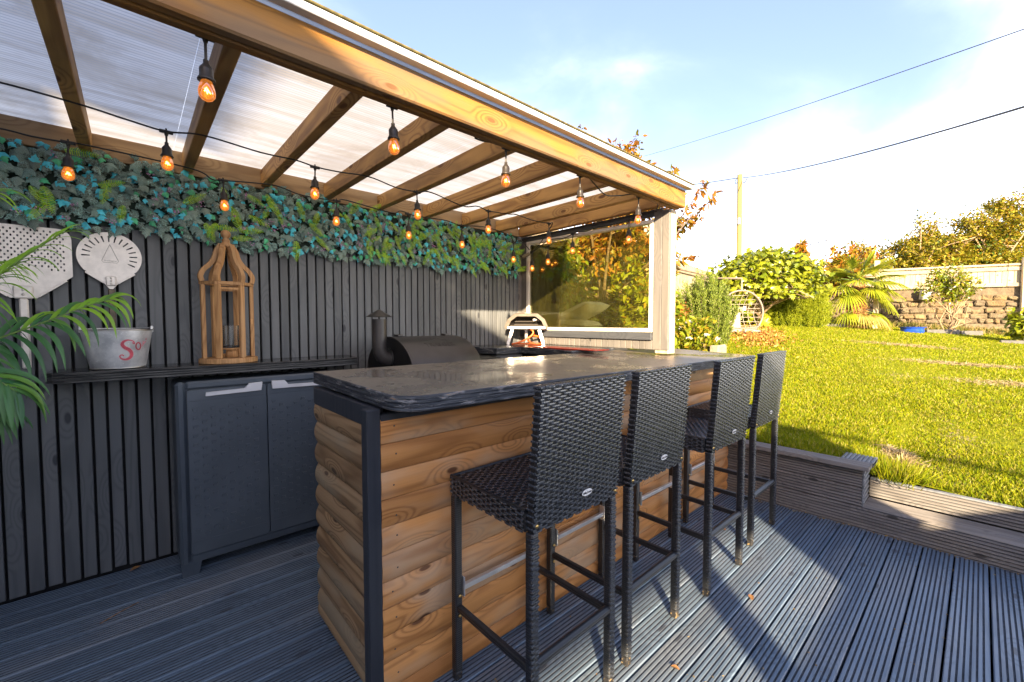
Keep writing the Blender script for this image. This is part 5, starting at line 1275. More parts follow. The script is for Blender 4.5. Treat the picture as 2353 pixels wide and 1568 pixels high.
# straw patches lie where the photograph shows bare streaks
patches = [(9.3, 0.15, 0.8, 0.16, -1.0), (7.9, -0.55, 1.0, 0.2, -1.1), (11.2, 1.0, 0.9, 0.2, -1.0), (3.95, 0.35, 0.12, 0.06, 0.4)]
def barecov(x, y):
    m = np.zeros_like(x)
    for cx_, cy_, ra, rb, an in patches:
        u = (x-cx_)*math.cos(an)+(y-cy_)*math.sin(an); w_ = -(x-cx_)*math.sin(an)+(y-cy_)*math.cos(an)
        m = np.maximum(m, np.exp(-((u/ra)**2+(w_/rb)**2)))
    return m
def gzv(x, y): return np.array([ground_z(a, b) for a, b in zip(x, y)])
ng = 420000
dd = 3.2*(19.5/3.2)**nrg.random(ng)**0.92          # denser near the viewer
an = nrg.uniform(math.radians(-9), math.radians(48), ng); bx_ = dd*np.cos(an); by_ = dd*np.sin(an)
ok = (bx_ > 3.36) & (by_ < 5.3) & (by_ > -2.5) & ~((by_ < 0.46) & (bx_ < 3.54)) & (bx_ < 18.2) & (by_ < 3.6+0.0*bx_)
ok &= nrg.random(ng) > 0.93*barecov(bx_, by_)
bx_, by_, dd = bx_[ok], by_[ok], dd[ok]; ng = len(bx_)
hh_ = nrg.uniform(0.012, 0.030, ng)*(1+0.04*dd)*np.where(bx_ < 3.62, 1.5, 1.0)
dirs = np.stack([nrg.normal(0, 0.55, ng), nrg.normal(0, 0.55, ng), np.ones(ng)], 1)
Rm = rots(dirs, rand_dirs(ng))
S3 = np.stack([hh_, 0.0030*(1+0.33*dd), hh_], 1)
TB = (np.array([(0, -0.5, 0), (0, 0.5, 0), (0.55, 0.32, 0.10), (1, 0, 0.30), (0.55, -0.32, 0.10)]), np.array([(0, 1, 2), (0, 2, 4), (4, 2, 3)]))
V, Fc = scatter(TB[0], TB[1], np.stack([bx_, by_, gzv(bx_, by_)-0.002], 1), Rm, S3)
m_grass = leafmat('grass_blades', [(0.17, 0.225, 0.003), (0.245, 0.265, 0.003), (0.29, 0.28, 0.005), (0.185, 0.235, 0.003), (0.09, 0.15, 0.004), (0.24, 0.22, 0.012), (0.42, 0.37, 0.10)], 0.65, 0.35, 0.15, 0.3, 3)
link('grass', fastmesh('grass', V, Fc, m_grass), label='short sunlit yellow-green lawn grass', kind='stuff')
# dead thatch in the bare streaks
nt = 6500; k_ = nrg.integers(0, len(patches), nt); pp = np.array(patches)[k_]
u = nrg.normal(0, 0.55, nt)*pp[:, 2]; w_ = nrg.normal(0, 0.6, nt)*pp[:, 3]
tx_ = pp[:, 0]+u*np.cos(pp[:, 4])-w_*np.sin(pp[:, 4]); ty_ = pp[:, 1]+u*np.sin(pp[:, 4])+w_*np.cos(pp[:, 4])
Rm = rots(np.c_[nrg.normal(size=(nt, 2)), np.abs(nrg.normal(0, 0.12, nt))], np.tile([0, 0, 1.0], (nt, 1))+nrg.normal(0, 0.3, (nt, 3)))
V, Fc = scatter(TB[0], TB[1], np.stack([tx_, ty_, gzv(tx_, ty_)+0.012], 1), Rm, np.stack([nrg.uniform(0.03, 0.08, nt), np.full(nt, 0.008), np.full(nt, 0.03)], 1))
link('dead_grass', fastmesh('dead_grass', V, Fc, leafmat('thatch', [(0.34, 0.25, 0.13), (0.44, 0.35, 0.2), (0.25, 0.16, 0.06)], 0.8, 0)), label='streaks of pale dead grass in the lawn', kind='stuff')
# a longer tuft behind the planter corner
nt = 700; tx_ = nrg.normal(3.62, 0.07, nt); ty_ = nrg.normal(0.36, 0.07, nt)
dv = np.stack([(tx_-3.6)*5+nrg.normal(0, .3, nt), (ty_-0.36)*5+nrg.normal(0, .3, nt), np.ones(nt)], 1)
V, Fc = scatter(TB[0], TB[1], np.stack([tx_, ty_, gzv(tx_, ty_)-0.01], 1), rots(dv, rand_dirs(nt)), np.stack([nrg.uniform(0.07, 0.15, nt), np.full(nt, 0.005), np.full(nt, 0.1)], 1))
link('grass_tuft', fastmesh('grass_tuft', V, Fc, m_grass), label='long grass tuft growing behind the planter corner cap', kind='stuff')

# ------------------------------------------------------------------ fences and stone wall
gf = thing('closeboard_fence', 'weathered closeboard fence running back from the window screen', 'fence', (7.0, 3.8, 0.8))
FP = [(2.86, 2.99), (7.62, 3.95), (11.07, 4.84), (16.3, 5.75)]
def along(P, step):
    out = []
    for (a, b) in zip(P[:-1], P[1:]):
        a = Vector(a); b = Vector(b); L = (b-a).length; n = int(L/step); out += [(a+(b-a)*(i+0.5)/n, (b-a).normalized()) for i in range(n)]
    return out
def ftop(x): return 2.24+0.045*(x-3) if x < 11 else 2.60+0.02*(x-11)
fbm = MB().cbox(-0.0585, 0.0585, -0.011, 0.011, -0.5, 0.5, 0.003).mesh('fence_board', m_fence)
for i, (p, d) in enumerate(along(FP, 0.117)):
    zt = ftop(p.x)+rnd.uniform(-0.008, 0.008); z0 = 0.1; a = math.atan2(d.y, d.x)
    inst('fence_board', fbm, gf, Matrix.Translation((p.x, p.y, (zt+z0)/2)) @ Matrix.Rotation(a+0.08, 4, 'Z') @ Matrix.Diagonal((1, 1, zt-z0, 1)))
for (a, b) in zip(FP[:-1], FP[1:]):
    MB().bar((a[0], a[1]-0.03, ftop(a[0])-0.17), (b[0], b[1]-0.03, ftop(b[0])-0.17), 0.035, 0.09).build('rail', m_fencey, gf)
    MB().bar((a[0], a[1]-0.03, ftop(a[0])-1.1), (b[0], b[1]-0.03, ftop(b[0])-1.1), 0.035, 0.09).build('rail', m_fencey, gf)
def WL(y): return 17.57+(1.70-y)*0.3655     # x of the garden end wall at y
def stonemat():
    M = Mat('rubble_stone'); oi = M.n('ObjectInfo'); v = M.coord(True)
    cr = M.n('ValToRGB'); M.set(cr.inputs[0], oi.outputs['Random']); el = cr.color_ramp.elements
    el[0].color = (0.15, 0.10, 0.055, 1); el[1].color = (0.22, 0.175, 0.10, 1)
    for p, c in ((0.25, (0.20, 0.14, 0.065)), (0.5, (0.27, 0.20, 0.10)), (0.75, (0.15, 0.12, 0.08))): e = el.new(p); e.color = (*c, 1)
    n1 = M.noise(v, 9, 5, 0.65); n2 = M.noise(v, 34, 4, 0.7)
    c = M.mix(M.rng(n1, 0.4, 0.68), cr.outputs[0], (0.10, 0.075, 0.05)); c = M.mix(M.rng(n2, 0.58, 0.7, 0, 0.6), c, (0.32, 0.27, 0.14))
    M.bump(M.math('ADD', n1, n2), 0.9, 0.03); return M.fin(c, 0.9, 0, 0.2)
m_stone = stonemat()
sw = thing('stone_wall', 'low rubble stone wall at the far end of the lawn', 'stone wall', (17.7, 1.5, 0.9))
ths = math.atan2(-1, 0.3655)                # direction of the wall, towards -y
def wpt(s, out, z): # s metres from y=5.6 end, out = metres in front of the mortar face
    y = 5.6-s*0.9393; x = WL(y)+0.0; n_ = Vector((-0.9393, -0.3433, 0)); return Vector((x, y, z))+n_*out
mortar = MB(); P4 = [wpt(0, 0, 0.3), wpt(10.6, 0, 0.3), wpt(10.6, 0, 2.27), wpt(0, 0, 2.29)]
mortar.add(P4+[p+Vector((0.35, 0.12, 0)) for p in P4], [(0, 1, 2, 3), (3, 2, 6, 7), (4, 5, 6, 7)])
mortar.build('mortar', plain('lime_mortar', (0.12, 0.09, 0.055), 0.95, var=0.3, vscale=8, bump=0.6, bscale=25, bdist=0.02), sw)
z = 0.72; sc = 0
while z < 2.24:
    h = rnd.uniform(0.13, 0.235); h = min(h, 2.275-z); s = rnd.uniform(0, 0.2)
    while s < 8.8:
        w_ = rnd.choice([rnd.uniform(0.14, 0.26), rnd.uniform(0.22, 0.45)])*(0.7 if h < 0.14 else 1)
        hh = h*rnd.uniform(0.62, 1.2)
        if sc < 298:
            c0 = wpt(s+w_/2, 0, z+hh/2+rnd.uniform(-0.012, 0.02))
            Mx = Matrix.Translation(c0) @ Matrix.Rotation(ths, 4, 'Z') @ Matrix.Rotation(rnd.uniform(-0.16, 0.16), 4, 'Y')
            MB().cbox(-w_/2+0.008, w_/2-0.008, -0.045-rnd.uniform(0.0, 0.05), 0.06, -hh/2+0.007, hh/2-0.007, min(0.030, hh*0.18), 0.020, M=Mx).build('stone', m_stone, sw)
            sc += 1
        s += w_
    z += h
tf = thing('wall_top_fence', 'short board fence with capping rail standing on the stone wall', 'fence', (17.7, 1.5, 2.3))
for i in range(78):
    p = wpt(0.02+0.122*i, 0.02, 0); zt = 2.845-0.004*i*0.1
    MB().cbox(-0.0595, 0.0595, -0.012, 0.012, 2.345, zt, 0.003, M=Matrix.Translation((p.x, p.y, 0)) @ Matrix.Rotation(ths+0.06, 4, 'Z')).build('fence_board', m_fence, tf)
for z_, hgt in ((2.875, 0.06), (2.76, 0.10), (2.315, 0.10)):
    for k in range(3):
        a, b = wpt(k*3.2, 0.06, z_), wpt(k*3.2+3.19, 0.06, z_); MB().bar(a, b, 0.07 if hgt < 0.1 else 0.04, hgt).build('rail', m_fencey, tf)
for s_ in (6.72,):
    p = wpt(s_, 0.12, 0); gp_ = thing('fence_post', 'pale timber fence post at the right end of the stone wall', 'post', (p.x, p.y, 0.8))
    MB().cbox(-0.055, 0.055, -0.055, 0.055, 0.7, 3.05, 0.006, M=Matrix.Translation((p.x, p.y, 0)) @ Matrix.Rotation(ths, 4, 'Z')).build('shaft', m_raw, gp_)
stk = thing('garden_post', 'tall square timber post standing beside the fan palm', 'post', (15.05, 1.95, 1.0))
MB().cbox(15.0, 15.11, 1.89, 2.0, 0.9, 2.93, 0.006).build('shaft', m_raw, stk)

# ------------------------------------------------------------------ plants
m_bark = plain('bark', (0.12, 0.085, 0.055), 0.9, var=0.35, vscale=20, bump=0.8, bscale=50, bdist=0.01)
m_barkl = plain('pale_twig', (0.30, 0.21, 0.12), 0.85, var=0.3, vscale=20)
def grow(base, top, tips_env, nl=7, ns=6, nt=5, r0=0.05, seed=1, up_=0.35, wob=0.12):
    """limbs from the trunk to the envelope, side branches and twigs: returns tubes and leaf anchor points with directions"""
    R = random.Random(seed); base = Vector(base); top = Vector(top); tubes = []; anc = []
    tk = [base.lerp(top, t)+Vector((R.gauss(0, wob*0.2), R.gauss(0, wob*0.2), 0))*(1 if 0 < t < 1 else 0) for t in (0, 0.33, 0.66, 1)]
    tubes.append((tk, [r0, r0*0.85, r0*0.72, r0*0.6], 8)); c, rad = tips_env; c = Vector(c)
    def env(u=None):
        while True:
            d = Vector((R.gauss(0, 1), R.gauss(0, 1), R.gauss(0.15, 1))); d.normalize()
            if d.z > -0.55: break
        f = R.uniform(0.72, 1.12)*(1+0.25*mnoise.noise(d*2.1+Vector((seed, 0, 0))))
        return c+Vector((d.x*rad[0], d.y*rad[1], d.z*rad[2]))*f
    for i in range(nl):
        e = env(); s = tk[2].lerp(tk[3], R.random()) if R.random() < 0.7 else tk[1].lerp(tk[2], R.random())
        mid = s.lerp(e, 0.5)+Vector((R.gauss(0, wob), R.gauss(0, wob), up_*(e-s).length*0.25)); L = [s, s.lerp(mid, 0.6)+Vector((R.gauss(0, wob*.3), 0, 0)), mid, mid.lerp(e, 0.6), e]
        tubes.append((L, [r0*0.5, r0*0.4, r0*0.28, r0*0.18, r0*0.07], 6))
        for j in range(ns):
            t = R.uniform(0.3, 1.0); k = min(3, int(t*4)); s2 = L[k].lerp(L[k+1], t*4-k if t < 1 else 1)
            e2 = s2+(env()-s2)*R.uniform(0.25, 0.6)+Vector((0, 0, 0.05)); m2 = s2.lerp(e2, 0.5)+Vector((R.gauss(0, wob*.4), R.gauss(0, wob*.4), R.gauss(0.05, wob*.3)))
            tubes.append(([s2, m2, e2], [r0*0.2, r0*0.13, r0*0.05], 5))
            for q in range(nt):
                t2 = R.uniform(0.2, 1.0); s3 = s2.lerp(m2, t2*2) if t2 < 0.5 else m2.lerp(e2, t2*2-1)
                d3 = Vector((R.gauss(0, 1), R.gauss(0, 1), R.gauss(0.35, 0.8))).normalized()*R.uniform(0.25, 0.55)*min(rad)*0.55
                e3 = s3+d3; tubes.append(([s3, s3+d3*0.5+Vector((0, 0, d3.length*0.1)), e3], [r0*0.07, r0*0.05, r0*0.025], 4)); anc.append((s3, e3))
            anc.append((m2, e2))
    return tubes, anc
def leaves_on(anc, n, jit, size, tmpl=LEAFT, seed=0, droop=-0.15, wr=0.55):
    A0 = np.array([a for a, b in anc]); B0 = np.array([b for a, b in anc]); k = nrg.integers(0, len(anc), n); t = nrg.random(n)[:, None]**0.8
    P = A0[k]+(B0[k]-A0[k])*t*1.08+nrg.normal(0, jit, (n, 3)); d = (B0[k]-A0[k]); d /= np.linalg.norm(d, axis=1, keepdims=True)
    D = d*0.6+nrg.normal(0, 0.55, (n, 3))+np.array([0, 0, droop]); Nn = nrg.normal(0, 0.55, (n, 3))+np.array([0, 0, 0.9])
    S = nrg.uniform(*size, n); return P, rots(D, Nn), np.stack([S, S*wr/0.44, S], 1)
def plant(name, label, cat, base, top, env, leafm, n, size, nl=7, ns=6, nt=5, r0=0.05, seed=1, jit=0.03, group=None, tmpl=LEAFT, twigm=None, droop=-0.15, wr=0.45, foliage='foliage', up_=0.35):
    t = thing(name, label, cat, base, group)
    tubes, anc = grow(base, top, env, nl, ns, nt, r0, seed, up_)
    tr = MB(); tr.tube(*tubes[0]); tr.build('trunk', m_bark, t)
    br = MB()
    for a, r, k in tubes[1:]: br.tube(a, r, k, caps=False)
    br.build('branches', twigm or m_bark, t, kind='stuff')
    P, R_, S = leaves_on(anc, n, jit, size, tmpl, seed, droop, wr)
    V, Fc = scatter(tmpl[0], tmpl[1], P, R_, S); link(foliage, fastmesh(foliage, V, Fc, leafm), t, kind='stuff')
    return t, anc
m_cherry = leafmat('cherry_leaf', [(0.20, 0.15, 0.015), (0.30, 0.11, 0.02), (0.36, 0.17, 0.02), (0.15, 0.18, 0.015), (0.28, 0.08, 0.02)], 0.45, 0.4)
m_dogw = leafmat('copper_leaf', [(0.32, 0.17, 0.012), (0.38, 0.09, 0.018), (0.26, 0.22, 0.014), (0.40, 0.20, 0.02), (0.18, 0.19, 0.012)], 0.45, 0.4)
m_haw = leafmat('hawthorn_leaf', [(0.22, 0.22, 0.010), (0.29, 0.23, 0.012), (0.13, 0.165, 0.008), (0.33, 0.19, 0.014), (0.06, 0.10, 0.008)], 0.5, 0.35)
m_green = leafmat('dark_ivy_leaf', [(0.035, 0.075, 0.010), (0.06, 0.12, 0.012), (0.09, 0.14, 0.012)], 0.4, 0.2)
m_fats = leafmat('big_glossy_leaf', [(0.19, 0.235, 0.008), (0.27, 0.285, 0.012), (0.12, 0.17, 0.008), (0.32, 0.31, 0.03)], 0.28, 0.3, 0.6)
m_conif = leafmat('conifer_spray', [(0.24, 0.28, 0.006), (0.19, 0.24, 0.006), (0.30, 0.31, 0.01)], 0.6, 0.3)
m_rosem = leafmat('rosemary_needle', [(0.13, 0.19, 0.018), (0.21, 0.26, 0.03), (0.07, 0.115, 0.012), (0.29, 0.32, 0.08)], 0.55, 0.25)
m_shrub = leafmat('shrub_leaf', [(0.16, 0.215, 0.008), (0.25, 0.27, 0.012), (0.09, 0.14, 0.008), (0.32, 0.21, 0.015)], 0.45, 0.35)
m_redleaf = leafmat('climber_leaf', [(0.12, 0.17, 0.012), (0.24, 0.12, 0.02), (0.30, 0.08, 0.02), (0.10, 0.14, 0.01)], 0.45, 0.3)
m_petal = leafmat('white_petal', [(0.75, 0.74, 0.68), (0.85, 0.84, 0.80)], 0.6, 0.3)
m_fan = leafmat('fan_palm_leaf', [(0.21, 0.25, 0.012), (0.30, 0.31, 0.02), (0.13, 0.18, 0.01)], 0.35, 0.25, 0.5)
m_fanold = leafmat('dry_fan_leaf', [(0.38, 0.25, 0.07), (0.28, 0.24, 0.04), (0.45, 0.33, 0.12)], 0.6, 0.25)
m_trunkf = plain('fibrous_palm_trunk', (0.30, 0.15, 0.05), 0.95, var=0.5, vscale=14, bump=1.0, bscale=30, bdist=0.03)

# hawthorn hedge trees beyond the wall
hw_ = [((20.4, 4.0, 1.0), (20.4, 3.6, 2.2), ((20.1, 3.0, 3.0), (0.9, 1.2, 1.3)), 'low hawthorn hedge tree just right of the fan palm, beyond the wall'),
       ((20.6, 1.6, 1.0), (20.6, 1.5, 2.6), ((20.6, 1.5, 3.3), (1.2, 1.25, 1.7)), 'hawthorn hedge tree beyond the wall behind the rose bush'),
       ((21.5, -0.1, 1.0), (21.6, -0.2, 2.8), ((21.6, 0.1, 3.8), (1.3, 1.2, 2.0)), 'tall twiggy hawthorn hedge tree beyond the wall with dark ivy in it'),
       ((22.6, -2.0, 1.0), (22.6, -2.0, 3.0), ((22.6, -1.7, 4.1), (1.4, 1.5, 2.2)), 'tallest hawthorn hedge tree beyond the wall at the right edge')]
for i, (b, tp, env, lb) in enumerate(hw_):
    t, anc = plant('hawthorn_tree', lb, 'tree', b, tp, env, m_haw, 17000 if i else 9000, (0.055, 0.12), 11, 8, 6, 0.09, 20+i, 0.09, 'hawthorn trees beyond the stone wall', LEAF1, m_barkl, wr=0.5)
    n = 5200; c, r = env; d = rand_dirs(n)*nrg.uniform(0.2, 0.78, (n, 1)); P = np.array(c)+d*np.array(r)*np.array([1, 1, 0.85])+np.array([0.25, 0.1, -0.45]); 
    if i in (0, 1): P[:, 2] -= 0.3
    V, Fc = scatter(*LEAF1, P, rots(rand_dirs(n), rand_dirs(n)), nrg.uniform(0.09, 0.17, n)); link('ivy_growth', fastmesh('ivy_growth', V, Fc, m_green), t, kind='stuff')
hdg = thing('hedge', 'dense dark lower hedge filling the gap above the board fence', 'hedge', (20.2, 0.5, 0.9))
n = 30000; P = np.stack([nrg.normal(20.3, 0.5, n), nrg.uniform(-4.2, 5.0, n), nrg.uniform(1.0, 3.5, n)], 1); P[:, 0] += (1.7-P[:, 1])*0.36
P[:, 2] = np.minimum(P[:, 2], 3.25+0.28*np.sin(P[:, 1]*3)+0.2*np.sin(P[:, 1]*7.3)+np.clip(-(P[:, 1]-3.2)*0.12, -0.4, 1))
V, Fc = scatter(*LEAF1, P, rots(rand_dirs(n), rand_dirs(n)), nrg.uniform(0.07, 0.14, n)); link('foliage', fastmesh('foliage', V, Fc, m_haw), hdg, kind='stuff')
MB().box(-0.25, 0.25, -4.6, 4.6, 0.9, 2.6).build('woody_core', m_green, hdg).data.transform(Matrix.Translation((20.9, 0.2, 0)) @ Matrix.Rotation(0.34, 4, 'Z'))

plant('copper_shrub', 'orange and red leaved shrub behind the fan palm', 'shrub', (16.3, 3.6, 1.0), (16.2, 3.5, 2.0), ((16.15, 3.2, 2.85), (0.7, 0.95, 0.85)), m_dogw, 3600, (0.12, 0.20), 10, 6, 4, 0.05, 41, 0.05, droop=-0.5)
plant('copper_shrub', 'thin upright orange leader rising left of the copper shrub', 'shrub', (15.2, 3.8, 1.0), (15.3, 3.75, 2.6), ((15.3, 3.74, 3.45), (0.16, 0.16, 0.55)), m_dogw, 330, (0.12, 0.18), 5, 4, 2, 0.03, 42, 0.03, droop=-0.5)

# big-leaved evergreen
ft, anc = plant('fig_tree', 'broad domed shrub with large glossy lobed leaves behind the hanging chair', 'tree', (11.75, 3.75, 1.05), (11.7, 3.7, 1.6), ((11.7, 3.65, 2.15), (1.1, 1.15, 0.83)), m_fats, 100, (0.1, 0.12), 10, 6, 4, 0.06, 51, 0.03, twigm=m_barkl)
th_ = [i*PI/9-PI/2*0.98 for i in range(0)]
lob = [(0, -0.02), (0.02, -0.30), (0.14, -0.52), (0.22, -0.28), (0.42, -0.56), (0.46, -0.22), (0.74, -0.30), (0.70, -0.10), (1.0, 0), (0.70, 0.10), (0.74, 0.30), (0.46, 0.22), (0.42, 0.56), (0.22, 0.28), (0.14, 0.52), (0.02, 0.30)]
FV = np.array([(0.3, 0, 0.05)]+[(x, y, -0.10*abs(y)-0.18*x*x) for x, y in lob]); FF = np.array([(0, i, i+1) for i in range(1, 16)]+[(0, 16, 1)])
n = 6500; d = rand_dirs(n, (0, 0, 0.25)); rr = nrg.uniform(0.62, 1.03, (n, 1))*(1+0.13*np.sin(d[:, :1]*6+d[:, 1:2]*5))
P = np.array((11.7, 3.68, 2.1))+d*rr*np.array((1.12, 1.25, 0.92)); P = P[P[:, 2] > 1.72+0.15*(P[:, 1] < 3.6)]; n = len(P)
dn = (P-np.array((11.7, 3.68, 1.8))); dn /= np.linalg.norm(dn, axis=1, keepdims=True)
R_ = rots(dn*0.35+nrg.normal(0, 0.6, (n, 3))+np.array([0, 0, -0.12]), dn*0.8+nrg.normal(0, 0.4, (n, 3))+np.array([0, 0, 0.7])); S = nrg.uniform(0.09, 0.155, n)
near = np.argsort(np.linalg.norm(P-np.array((0, 0, 1.25)), axis=1)/S)[:220]; fl_me = fastmesh('large_leaf', FV, FF, m_fats); ns_ = set(near.tolist())
for i in near: inst('leaf', fl_me, ft, Matrix([[*(R_[i][r]*S[i]), P[i][r]] for r in range(3)]+[[0, 0, 0, 1]]))
sel = np.array([i for i in range(n) if i not in ns_]); V, Fc = scatter(FV, FF, P[sel], R_[sel], S[sel]); link('leaves', fastmesh('leaves', V, Fc, m_fats), ft, kind='stuff')
# low big leaves under the dome
n = 110; P = np.stack([nrg.normal(12.0, 0.35, n), nrg.uniform(3.5, 4.8, n), nrg.uniform(1.05, 1.5, n)], 1)
V, Fc = scatter(FV, FF, P, rots(rand_dirs(n), np.tile([-0.4, -0.3, 0.8], (n, 1))+nrg.normal(0, .3, (n, 3))), nrg.uniform(0.14, 0.26, n)); link('low_leaves', fastmesh('low_leaves', V, Fc, m_fats), ft, kind='stuff')

def conifer(label, base, h, r, n, mat, name='conifer', tm=LEAF1, group=None, seed=0, lean=0.1):
    t = thing(name, label, 'conifer' if name == 'conifer' else 'shrub', base, group)
    MB().tube([base, (base[0], base[1], base[2]+h*0.8)], [0.04, 0.015], 6).build('trunk', m_bark, t)
    # plumes: short upswept sprays set all over a cone
    m = n//26; z = nrg.random(m)**0.85; a = nrg.uniform(0, 2*PI, m); rr = r*(1-z**1.6)**0.7*nrg.uniform(0.75, 1.12, m)*(0.75+0.35*np.minimum(1, z*5))
    c = np.stack([base[0]+rr*np.cos(a), base[1]+rr*np.sin(a), base[2]+h*z*0.96], 1); k = np.repeat(np.arange(m), 26)
    ax = np.stack([np.cos(a)*0.55, np.sin(a)*0.55, np.full(m, 1.0)], 1)+nrg.normal(0, 0.15, (m, 3)); ax /= np.linalg.norm(ax, axis=1, keepdims=True)
    tt = nrg.uniform(-0.4, 1, len(k))[:, None]; P = c[k]+ax[k]*tt*r*0.36+nrg.normal(0, r*0.045, (len(k), 3)); D = ax[k]+nrg.normal(0, 0.42, (len(k), 3))
    V, Fc = scatter(tm[0], tm[1], P, rots(D, rand_dirs(len(k))), np.stack([nrg.uniform(0.06, 0.12, len(k))*r*1.1, np.full(len(k), 0.055*r), np.full(len(k), 0.05)], 1))
    link('foliage', fastmesh('foliage', V, Fc, mat), t, kind='stuff')
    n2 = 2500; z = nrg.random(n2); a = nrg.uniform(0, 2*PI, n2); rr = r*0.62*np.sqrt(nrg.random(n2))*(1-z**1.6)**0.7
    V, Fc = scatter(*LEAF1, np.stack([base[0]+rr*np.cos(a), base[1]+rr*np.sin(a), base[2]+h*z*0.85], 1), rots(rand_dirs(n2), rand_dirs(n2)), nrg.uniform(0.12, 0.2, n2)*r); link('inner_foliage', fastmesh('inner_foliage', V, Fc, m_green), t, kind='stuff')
    return t
conifer('tall feathery yellow-green conifer between the large-leaved shrub and the fan palm', (13.45, 3.15, 1.1), 1.28, 0.48, 26000, m_conif, group='feathery conifers')
conifer('small feathery yellow-green conifer behind the sleeper edging', (12.9, 3.62, 1.12), 0.78, 0.42, 17000, m_conif, group='feathery conifers')
conifer('small gold conifer filling the gap below the tall conifer', (13.15, 3.30, 1.1), 0.95, 0.40, 15000, m_conif, group='feathery conifers')
# rosemary: a clump of upright stems
rs = thing('rosemary_bush', 'upright grey-green rosemary bush beside the hanging chair', 'shrub', (7.05, 3.08, 0.82))
m = 210; a = nrg.uniform(0, 2*PI, m); q = np.sqrt(nrg.random(m)); bx2 = 7.05+0.30*q*np.cos(a)*0.9; by2 = 3.10+0.36*q*np.sin(a); hh2 = (1.16-0.55*q**2+nrg.normal(0, 0.07, m))
k = np.repeat(np.arange(m), 240); t = nrg.random(len(k)); ax = np.stack([(bx2-7.05)*0.55, (by2-3.10)*0.55, np.ones(m)], 1)+nrg.normal(0, 0.05, (m, 3))
P = np.stack([bx2, by2, np.full(m, 0.82)], 1)[k]+ax[k]*(hh2[k]*(0.05+0.95*t**0.8))[:, None]+nrg.normal(0, 0.012, (len(k), 3)); D = ax[k]*0.8+nrg.normal(0, 0.45, (len(k), 3))
V, Fc = scatter(*LEAF1, P, rots(D, rand_dirs(len(k))), np.stack([nrg.uniform(0.03, 0.055, len(k)), np.full(len(k), 0.020), np.full(len(k), 0.02)], 1)); link('foliage', fastmesh('foliage', V, Fc, m_rosem), rs, kind='stuff')
mb = MB()
for i in range(0, m, 4): mb.tube([(bx2[i], by2[i], 0.8), (bx2[i]+ax[i][0]*hh2[i]*0.9, by2[i]+ax[i][1]*hh2[i]*0.9, 0.82+hh2[i]*0.9)], 0.006, 4)
mb.build('stems', m_bark, rs, kind='stuff')
# white-flowered shrub by the post
hy, anc = plant('flowering_shrub', 'low shrub with flat white flower heads beside the corner post', 'shrub', (5.35, 2.45, 0.55), (5.35, 2.45, 0.75), ((5.35, 2.52, 0.98), (0.30, 0.34, 0.34)), m_shrub, 3800, (0.05, 0.085), 12, 6, 4, 0.02, 61, 0.03)
for i in range(24):
    a = rnd.uniform(0, 2*PI); el_ = rnd.uniform(0.1, 1.1); c = Vector((5.33+0.30*math.cos(el_)*math.cos(a), 2.50+0.34*math.cos(el_)*math.sin(a), 0.98+0.34*math.sin(el_)))
    if c.x-5.33+ (c.y-2.5)*0.4 > 0.12: c.x -= 0.25
    n = 60; rr = 0.038*np.sqrt(nrg.random(n)); aa = nrg.uniform(0, 2*PI, n); P = np.stack([c.x+rr*np.cos(aa), c.y+rr*np.sin(aa), c.z+0.02-rr*0.35+nrg.normal(0, .003, n)], 1)
    V, Fc = scatter(*LEAF1, P, rots(rand_dirs(n, (0, 0, 0.2)), np.tile([0, 0, 1.0], (n, 1))+nrg.normal(0, .5, (n, 3))), nrg.uniform(0.012, 0.02, n)); link('flower_head', fastmesh('flower_head', V, Fc, m_petal), hy)
plant('climbing_shrub', 'red and green leaved climber on the fence just right of the corner post', 'shrub', (6.3, 3.35, 0.7), (6.3, 3.35, 1.1), ((6.15, 3.28, 1.30), (0.30, 0.32, 0.55)), m_redleaf, 3600, (0.05, 0.09), 10, 6, 4, 0.02, 62, 0.04)
# cherry behind the window and over the roof end
chy, anc = plant('cherry_tree', 'small autumn cherry tree behind the window with coppery leaves over the roof end', 'tree', (3.92, 3.02, 0.35), (4.05, 2.98, 1.9), ((4.15, 2.78, 2.18), (0.62, 0.80, 1.0)), m_cherry, 15000, (0.045, 0.085), 13, 7, 4, 0.045, 71, 0.035, droop=-0.45)
mb = MB(); anc2 = []
for P in ([(4.3, 3.0, 2.6), (4.45, 3.5, 3.3), (4.5, 3.66, 3.86)], [(4.3, 2.9, 2.6), (4.45, 3.05, 3.1), (4.5, 3.10, 3.5)], [(4.3, 2.8, 2.4), (4.5, 2.75, 2.9), (4.5, 2.78, 3.24)],
          [(4.2, 2.7, 2.3), (4.45, 2.45, 2.6), (4.5, 2.32, 2.92)], [(4.3, 2.6, 2.1), (4.5, 2.25, 2.4), (4.5, 2.0, 2.72)], [(4.3, 2.6, 2.0), (4.5, 2.2, 2.3), (4.5, 1.90, 2.55)], [(4.3, 2.6, 1.9), (4.45, 2.35, 2.25), (4.5, 2.05, 2.40)], [(4.35, 2.6, 1.7), (4.5, 2.35, 1.9), (4.55, 2.13, 1.98)], [(4.3, 2.6, 2.2), (4.5, 2.35, 2.55), (4.5, 2.22, 2.62)]):
    pth = smooth_path(P, 4); mb.tube(pth, [0.010-0.007*i/len(pth) for i in range(len(pth))], 5); anc2 += [(pth[i], pth[i+1]) for i in range(2, len(pth)-1)]
mb.build('branches', m_bark, chy, kind='stuff')
P, R_, S = leaves_on(anc2, 520, 0.018, (0.06, 0.095), droop=-0.7, wr=0.4); V, Fc = scatter(LEAFT[0], LEAFT[1], P, R_, S); link('outer_leaves', fastmesh('outer_leaves', V, Fc, m_cherry), chy, kind='stuff')
